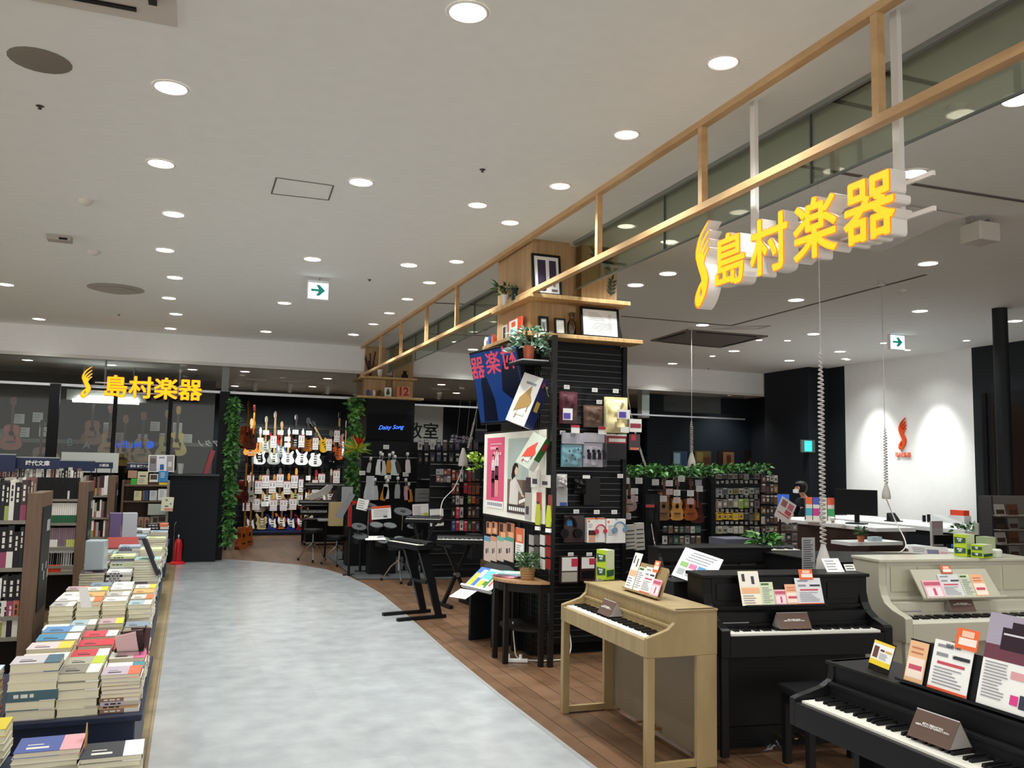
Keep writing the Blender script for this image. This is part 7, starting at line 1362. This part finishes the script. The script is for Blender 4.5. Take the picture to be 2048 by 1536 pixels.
# ================================================================ SALES DESK AND PERSON
CT = mat('#eceef0', .3); DBR = mat('#3b2a24', .5)
zc = .9
a, b = at(1560, 1035, Z=.93), at(1700, 1110, Z=.2)
t = thing('sales_desk', 'long sales desk with white top and charcoal front before the white wall', 'desk', (10.1, 9.0, 0))
MB().box(-.35, -.6, .82, .8, 2.9, .88, CT).build('desk_top', t, bev=.004); MB().box(-.32, -.58, 0, .75, 2.88, .82, mat('#23282c', .5)).build('desk_body', t)
t = thing('sales_counter', 'nearer counter block with white top and dark brown front', 'counter', (8.4, 8.95, 0))
MB().box(-.3, -.45, .88, .35, 1.75, .93, CT).build('counter_top', t, bev=.004); MB().box(-.28, -.3, .0, .33, 1.72, .88, DBR).box(-.29, -.31, .4, .34, 1.73, .41, BLACK).build('counter_body', t)
MB().box(.35, -.8, .62, 1.0, .2, .65, CT).build('low_shelf', t)
# things on the desks
def prop(name, label, cat, px, z, X): q = at(*px, X=X); return thing(name, label, cat, (X, q.y, z))
t = thing('computer_monitor', 'large black computer monitor on the nearer counter', 'monitor', (8.75, 9.2, .93), R(-62)); MB().box(-.28, 0, .12, .28, .03, .46, BLACK).build('screen_case', t, bev=.004); MB().box(-.03, .03, .02, .03, .06, .3, BLACK).build('neck', t); MB().box(-.12, -.06, 0, .12, .12, .015, BLACK).build('foot', t)
t.location = (at(1712, 1048, Z=.93).x, at(1712, 1048, Z=.93).y, .93)
q = at(1640, 1045, Z=.93); t = thing('brochure_rack', 'tiered stand of colourful brochures on the nearer counter', 'brochure stand', (q.x, q.y, .93), R(-40)); MB().box(-.2, .0, 0, .2, .2, .02, WHITE).box(-.2, .18, 0, .2, .2, .32, mat('#5a5f7a', .4)).build('stand', t)
for i, c in enumerate(('#4fb0c8', '#c83a8a', '#e8e4e0', '#3a9a5a', '#e8703a', '#4a5ab8', '#d8d4d0', '#e85a3a')): sheet('brochure', f'small colourful brochure in the counter stand, {["lower", "upper"][i//4]} tier, {nth(i%4)} from the left', 'brochure', .085, .17, (0,0,0), 0, 0, [(0, .0, 1, .4, mat('#e6dcd6', .5))], mat(c, .5), .006).matrix_basis = Matrix.Translation((q.x, q.y, .93)) @ Matrix.Rotation(R(-40), 4, 'Z') @ Matrix.Translation((-.14+(i % 4)*.095, .03+(i//4)*.08, .02+(i//4)*.15)) @ Matrix.Rotation(R(-12), 4, 'X')
q = at(1676, 1050, Z=.93); t = thing('telephone', 'white desk telephone before the black monitor', 'telephone', (q.x, q.y, .93), R(-40)); MB().prism([(-.08, 0), (.1, 0), (.1, .06), (-.08, .02)], 0, -.08, .08, WHITE).build('base', t); MB().box(-.09, -.07, .055, -.04, .1, .09, WHITE).build('handset', t)
q = at(1788, 1043, Z=.88); t = thing('card_terminal', 'small black and white payment stand on the long desk', 'terminal', (q.x, q.y, .88)); MB().box(-.1, -.08, 0, .1, .1, .015, BLACK).build('base', t); MB().prism([(-.05, .015), (.07, .015), (.06, .13)], 0, -.08, .08, BLACK).build('wedge', t)
q = at(1900, 1047, Z=.88); t = thing('red_tape_dispenser', 'red and white tape dispenser on papers on the long desk', 'tape dispenser', (q.x+.2, q.y, .92)); MB().box(-.06, -.12, .08, .06, .12, .16, mat('#e2452c', .4)).build('red_body', t); MB().box(-.07, -.14, -.04, .07, .14, .08, mat('#d8dada', .4)).build('white_base', t)
t = thing('papers', 'pile of tilted papers on the long desk', 'paper', (q.x-.05, q.y, .88)); MB().box(-.12, -.2, 0, .12, .2, .02, PAPER).prism([(-.2, .02), (.2, .02), (.2, .12)], 0, -.1, .1, mat('#c9cccf', .5)).build('sheets', t)
t = thing('ink_bottles', 'two dark bottles standing by the papers on the long desk', 'bottle', (q.x-.1, q.y+.3, .88)); MB().cyl((0,0,0), (0,0,.12), .025, BLACK).cyl((0,.09,0), (0,.09,.1), .025, BLACK).build('bottles', t)
slab('price_sign', 'pale pink topped white display post before the long desk', 'sign', (1864, 1042, 1886, 1092), Y=7.6, th=.03, base=mat('#cfcfd0', .5), spec=[(0, .7, 1, 1, mat('#c9b4bc', .5))])
slab('blue_screen', 'blue screen of a digital piano display beneath the long desk', 'screen', (1901, 1074, 1946, 1094), Y=7.4, th=.03, base=mat('#101830', .4), spec=[(.02, .0, .35, 1, mat('#3a62b8', .5, emit=.5)), (.6, .0, .95, 1, mat('#3a62b8', .5, emit=.5))])
slab('music_stand', 'black music stand left of the blue screen', 'music stand', (1870, 1070, 1914, 1088), Y=7.0, th=.02, base=BLACK); slab('music_stand', 'black music stand right of the blue screen', 'music stand', (1944, 1070, 1966, 1094), Y=7.0, th=.02, base=BLACK)
slab('price_card', 'wide white card on the brown piano with white and pink fields', 'price card', (1822, 1092, 1900, 1118), Y=5.5, th=.004, spec=[(.0, .0, .25, .3, mat('#e07a94', .6)), (.45, .4, .75, .75, mat('#8f8fa8', .6)), (.78, .1, .98, .6, mat('#e8bcc0', .6))]+lines(.1, .5, .5, .9, 3), lean=R(-20), tilt=.05)
q = at(1722, 1085, Y=7.6); t = thing('potted_plant', 'dark leafy plant in an orange pot on the white shelf of the counter', 'potted plant', (q.x, q.y, q.z)); pot(t, .06, .1, mat('#b4643a', .6)); bush(t, .08, .14, 60, .07, [DGREEN, GL[2]], .1); t.scale = (.7, .7, .7)
slab('tissue_box', 'small pale blue box beside the orange pot', 'box', (1745, 1074, 1764, 1083), Y=7.6, th=.08, base=mat('#a9bcc0', .5))
slab('shelf_board', 'white low shelf with the orange pot before the counter', 'shelf', (1700, 1084, 1806, 1091), Y=7.55, th=.3, base=CT)
mb = MB(); q0 = at(1990, 1040, Y=6.4)
t = thing('magazine_rack', 'grey magazine rack with dark covers at the right edge', 'rack', (at(1982, 1000, Y=6.4).x, 6.4, 0)); zt_ = at(2000, 992, Y=6.4).z; MB().box(0, .1, 0, .7, .13, zt_, mat('#6a665f', .5)).box(-.02, -.02, 0, 0, .13, zt_, STEEL).build('frame', t)
for k in range(4): MB().box(0, -.1, zt_-.2-.14*k, .7, .1, zt_-.19-.14*k, mat('#8a857c', .4)).build('tier', t)
for i in range(8): 
    j, k = i % 2, i//2; z = zt_-.19-.14*k; q = (t.location.x+.08+j*.18, 6.36, z); sheet('magazine', f'magazine in the grey rack at the right edge, {nth(k)} tier, {["left", "right"][j]}', 'magazine', .14, .11, q, 0, R(-10), [(.1, .1, .9, .5, mat(['#3a2418', '#a09a94'][(i+j) % 2], .5))], mat(['#9a9690', '#5a3a28', '#2a2624', '#77736c'][i % 4], .4), .01)
slab('white_folder', 'tall white folder beside the grey magazine rack', 'folder', (1966, 1015, 1979, 1050), Y=7.2, th=.05, base=mat('#a9acae', .5)); slab('white_folder', 'short white folder left of the tall one', 'folder', (1957, 1047, 1966, 1080), Y=7.0, th=.05, base=mat('#c4c8c4', .5))
q = at(1942, 1062, Y=7.8); t = thing('potted_plant', 'dark green trailing plant at the end of the long desk', 'potted plant', tuple(q)); bush(t, .2, .08, 120, .08, [DGREEN, GL[0], mat('#8fa89a', .5)], 0); MB().lathe((0,0,-.08), [(.06, 0), (.07, .08)], WHITE).build('pot', t)
# white ceiling projector box
q = at(1958, 440, Z=CEIL-.02); t = thing('ceiling_device', 'white box device with brackets hanging from the shop ceiling at the right', 'device', (at(1958, 436, Z=CEIL).x, at(1958, 436, Z=CEIL).y, CEIL)); MB().box(-.1, -.09, -.2, .12, .1, -.05, mat('#c4beb6', .5)).build('housing', t, bev=.01); MB().box(-.11, -.02, -.05, -.08, .03, 0, mat('#8f8a84', .5)).box(.09, -.02, -.05, .12, .03, 0, mat('#8f8a84', .5)).build('bracket', t)
t = thing('ceiling_panel', 'flat pale square panel on the shop ceiling behind the glowing sign', 'panel', (0, 0, 0)); c4 = [at(*q_, Z=CEIL-.01) for q_ in ((1640, 480), (1760, 505), (1925, 430), (1818, 412))]; t.location = tuple(c4[0]); MB().quad(*[tuple(v-c4[0]) for v in c4][::-1], mat('#e4deda', .5)).build('panel_face', t)
# person at the rear of the desk
def skin(name, verts, edges, radii, mt, parent, root=0, sub=2):
    me = bpy.data.meshes.new(name); me.from_pydata(verts, edges, []); o = ob(name, me, parent); me.materials.append(mt)
    m_ = o.modifiers.new('skin', 'SKIN'); m_.use_smooth_shade = True; s_ = o.modifiers.new('sub', 'SUBSURF'); s_.levels = sub; s_.render_levels = sub
    for i, r_ in enumerate(radii):
        v = me.skin_vertices[0].data[i]; v.radius = r_ if isinstance(r_, tuple) else (r_, r_); v.use_root = i == root
    return o
SKN = mat('#c79476', .6); SHIRT = mat('#14161c', .8); HAIR = mat('#161212', .5)
P0 = at(1612, 1000, Y=11.4); px_, py_ = P0.x, 11.4
per = thing('person', 'person with short black hair and black shirt seated facing a blue screen', 'person', (px_, py_, 0)); per.rotation_euler = (0, 0, R(0))
hz = at(1600, 977, Y=11.4).z; hx = at(1600, 977, Y=11.4).x-px_; sh = hz-.2
V = [(.06, 0, .47), (.05, 0, .62), (.03, 0, .8), (0, 0, sh-.08), (-.02, 0, sh), (-.04, 0, sh+.07), (hx, 0, hz-.02), (-.02, -.16, sh-.02), (-.08, -.2, sh-.2), (-.22, -.16, sh-.3), (-.0, .16, sh-.02), (-.08, .2, sh-.2), (-.22, .14, sh-.3), (.05, -.09, .45), (-.3, -.1, .46), (-.32, -.1, .08), (-.4, -.1, .03), (.05, .09, .45), (-.3, .1, .46), (-.32, .1, .08), (-.4, .1, .03)]
E_ = [(0,1),(1,2),(2,3),(3,4),(4,5),(5,6),(4,7),(7,8),(8,9),(4,10),(10,11),(11,12),(0,13),(13,14),(14,15),(15,16),(0,17),(17,18),(18,19),(19,20)]
RD = [(.1,.12),(.09,.11),(.09,.11),(.09,.11),(.05,.06),.042,.05,.036,.032,.026,.036,.032,.026,.08,.055,.04,.035,.08,.055,.04,.035]
skin('body', V, E_, RD, SKN, per)
skin('shirt', [V[i] for i in (0,1,2,3,4,7,8,10,11)]+[(-.13,-.185,sh-.24), (-.13,.185,sh-.24), (-.03,0,sh+.055)], [(4,11),(0,1),(1,2),(2,3),(3,4),(4,5),(5,6),(4,7),(7,8),(6,9),(8,10)], [(.13,.15),(.115,.14),(.12,.15),(.14,.175),(.105,.13),.075,.062,.075,.062,.055,.055,.062], SHIRT, per)
skin('trousers', [(.06,0,.5),(.05,-.09,.46),(-.3,-.1,.47),(-.32,-.1,.1),(.05,.09,.46),(-.3,.1,.47),(-.32,.1,.1)], [(0,1),(1,2),(2,3),(0,4),(4,5),(5,6)], [.11,.09,.065,.05,.09,.065,.05], mat('#1b1d24', .8), per)
hd = skin('head', [(hx+.01,0,hz-.07),(hx-.01,0,hz),(hx,0,hz+.05)], [(0,1),(1,2)], [(.06,.055),(.085,.075),(.08,.072)], SKN, per)
f_ = MB().add([(hx-.088,-.012,hz-.01),(hx-.088,.012,hz-.01),(hx-.115,0,hz-.02),(hx-.09,0,hz+.025)], [(0,1,2),(1,3,2),(3,0,2)], SKN); f_.build('nose', hd)
MB().box(hx-.105,-.05,hz-.075,hx-.06,.05,hz-.015,mat('#dfe3e6',.7)).build('face_mask', per, bev=.01)
MB().cyl((hx-.084,-.03,hz+.02),(hx-.09,-.03,hz+.02),.01,BLACK).cyl((hx-.084,.03,hz+.02),(hx-.09,.03,hz+.02),.01,BLACK).build('eyes', hd); MB().cyl((hx,-.082,hz),(hx,-.07,hz),.022,SKN).cyl((hx,.07,hz),(hx,.082,hz),.022,SKN).build('ears', hd)
hm = MB(); rr = random.Random(3)
hm.lathe((hx+.012, 0, hz-.06), [(.082,0),(.105,.04),(.112,.09),(.1,.14),(.06,.175),(.001,.185)], HAIR, 16)
hm.v = [(x if x > hx-.05 or z > hz+.03 else hx-.05, y, z) for x, y, z in hm.v]; hm.build('hair', per, smooth=True)
MB().box(-.1, -.19, sh-.16, -.06, -.17, sh-.1, PAPER).build('name_badge', per)
for s_ in (-1, 1):
    q = (-.22, s_*.15 if s_ > 0 else -.16, sh-.3)
    h_ = skin('hand', [q, (q[0]-.06, q[1]*.95, q[2]-.01)], [(0,1)], [(.022,.03),(.016,.034)], SKN, per, sub=1)
    for k in range(4): y = q[1]*.95+(k-1.5)*.017; skin('finger', [(q[0]-.06, y, q[2]-.01), (q[0]-.095, y, q[2]-.012), (q[0]-.12+.006*abs(k-1.5), y, q[2]-.028)], [(0,1),(1,2)], [.008,.007,.006], SKN, h_, sub=1)
    skin('thumb', [(q[0]-.02, q[1]-s_*.02, q[2]-.008), (q[0]-.05, q[1]-s_*.045, q[2]-.018), (q[0]-.075, q[1]-s_*.045, q[2]-.026)], [(0,1),(1,2)], [.01,.008,.007], SKN, h_, sub=1)
t = thing('office_chair', 'dark office chair under the seated person', 'chair', (px_+.06, py_, 0)); MB().box(-.2,-.2,.3,.2,.2,.36,DRB).build('seat', t, bev=.02); MB().box(.17,-.18,.45,.21,.18,.8,DRB).build('backrest', t, bev=.02); MB().cyl((0,0,.05),(0,0,.3),.03,DRB).build('post', t)
for k in range(5): a = k*2*PI/5; MB().cyl((0,0,.06),(math.cos(a)*.25,math.sin(a)*.25,.03),.018,DRB).build('leg', t)
a, b = at(1560, 988, Y=11.7), at(1596, 1026, Y=11.7)
t = thing('computer_monitor', 'monitor with a glowing blue screen before the seated person', 'monitor', ((a.x+b.x)/2-.14, 11.75, b.z-.05)); MB().box(-.2, .003, 0, .2, .03, a.z-b.z+.06, BLACK).build('screen_case', t); MB().box(-.185, 0, .015, .185, .003, a.z-b.z+.045, mat('#3f6ad0', .4, emit=.55)).build('screen', t); MB().box(-.02, .03, -.12, .02, .05, .1, BLACK).build('neck', t)
t = thing('rear_desk', 'dark side desk with white top where the person works', 'desk', (at(1580, 1038, Y=11.5).x, 11.5, 0)); zz = sh-.36; MB().box(-.45, -.3, zz-.04, .12, .4, zz, CT).build('desk_top', t); MB().box(-.43, .3, 0, .1, .36, zz-.04, mat('#16181b', .5)).build('desk_body', t)

# poles and feet under the free standing signs and stands
for o in list(COL.objects):
    if o.parent is None and o.name.split('.')[0] in ('price_sign', 'blue_screen', 'music_stand', 'panel_display', 'white_folder', 'printer_box', 'price_board') and o.location.z > .3:
        p = MB().cyl((0, .02, -o.location.z+.012), (0, .02, .03), .012, BLACK).cyl((0, .02, -o.location.z), (0, .02, -o.location.z+.012), .1, BLACK).build('stand_pole', o)
        if o.name.startswith('price_board'): p.matrix_parent_inverse = Matrix.Rotation(-.5, 4, 'Y')
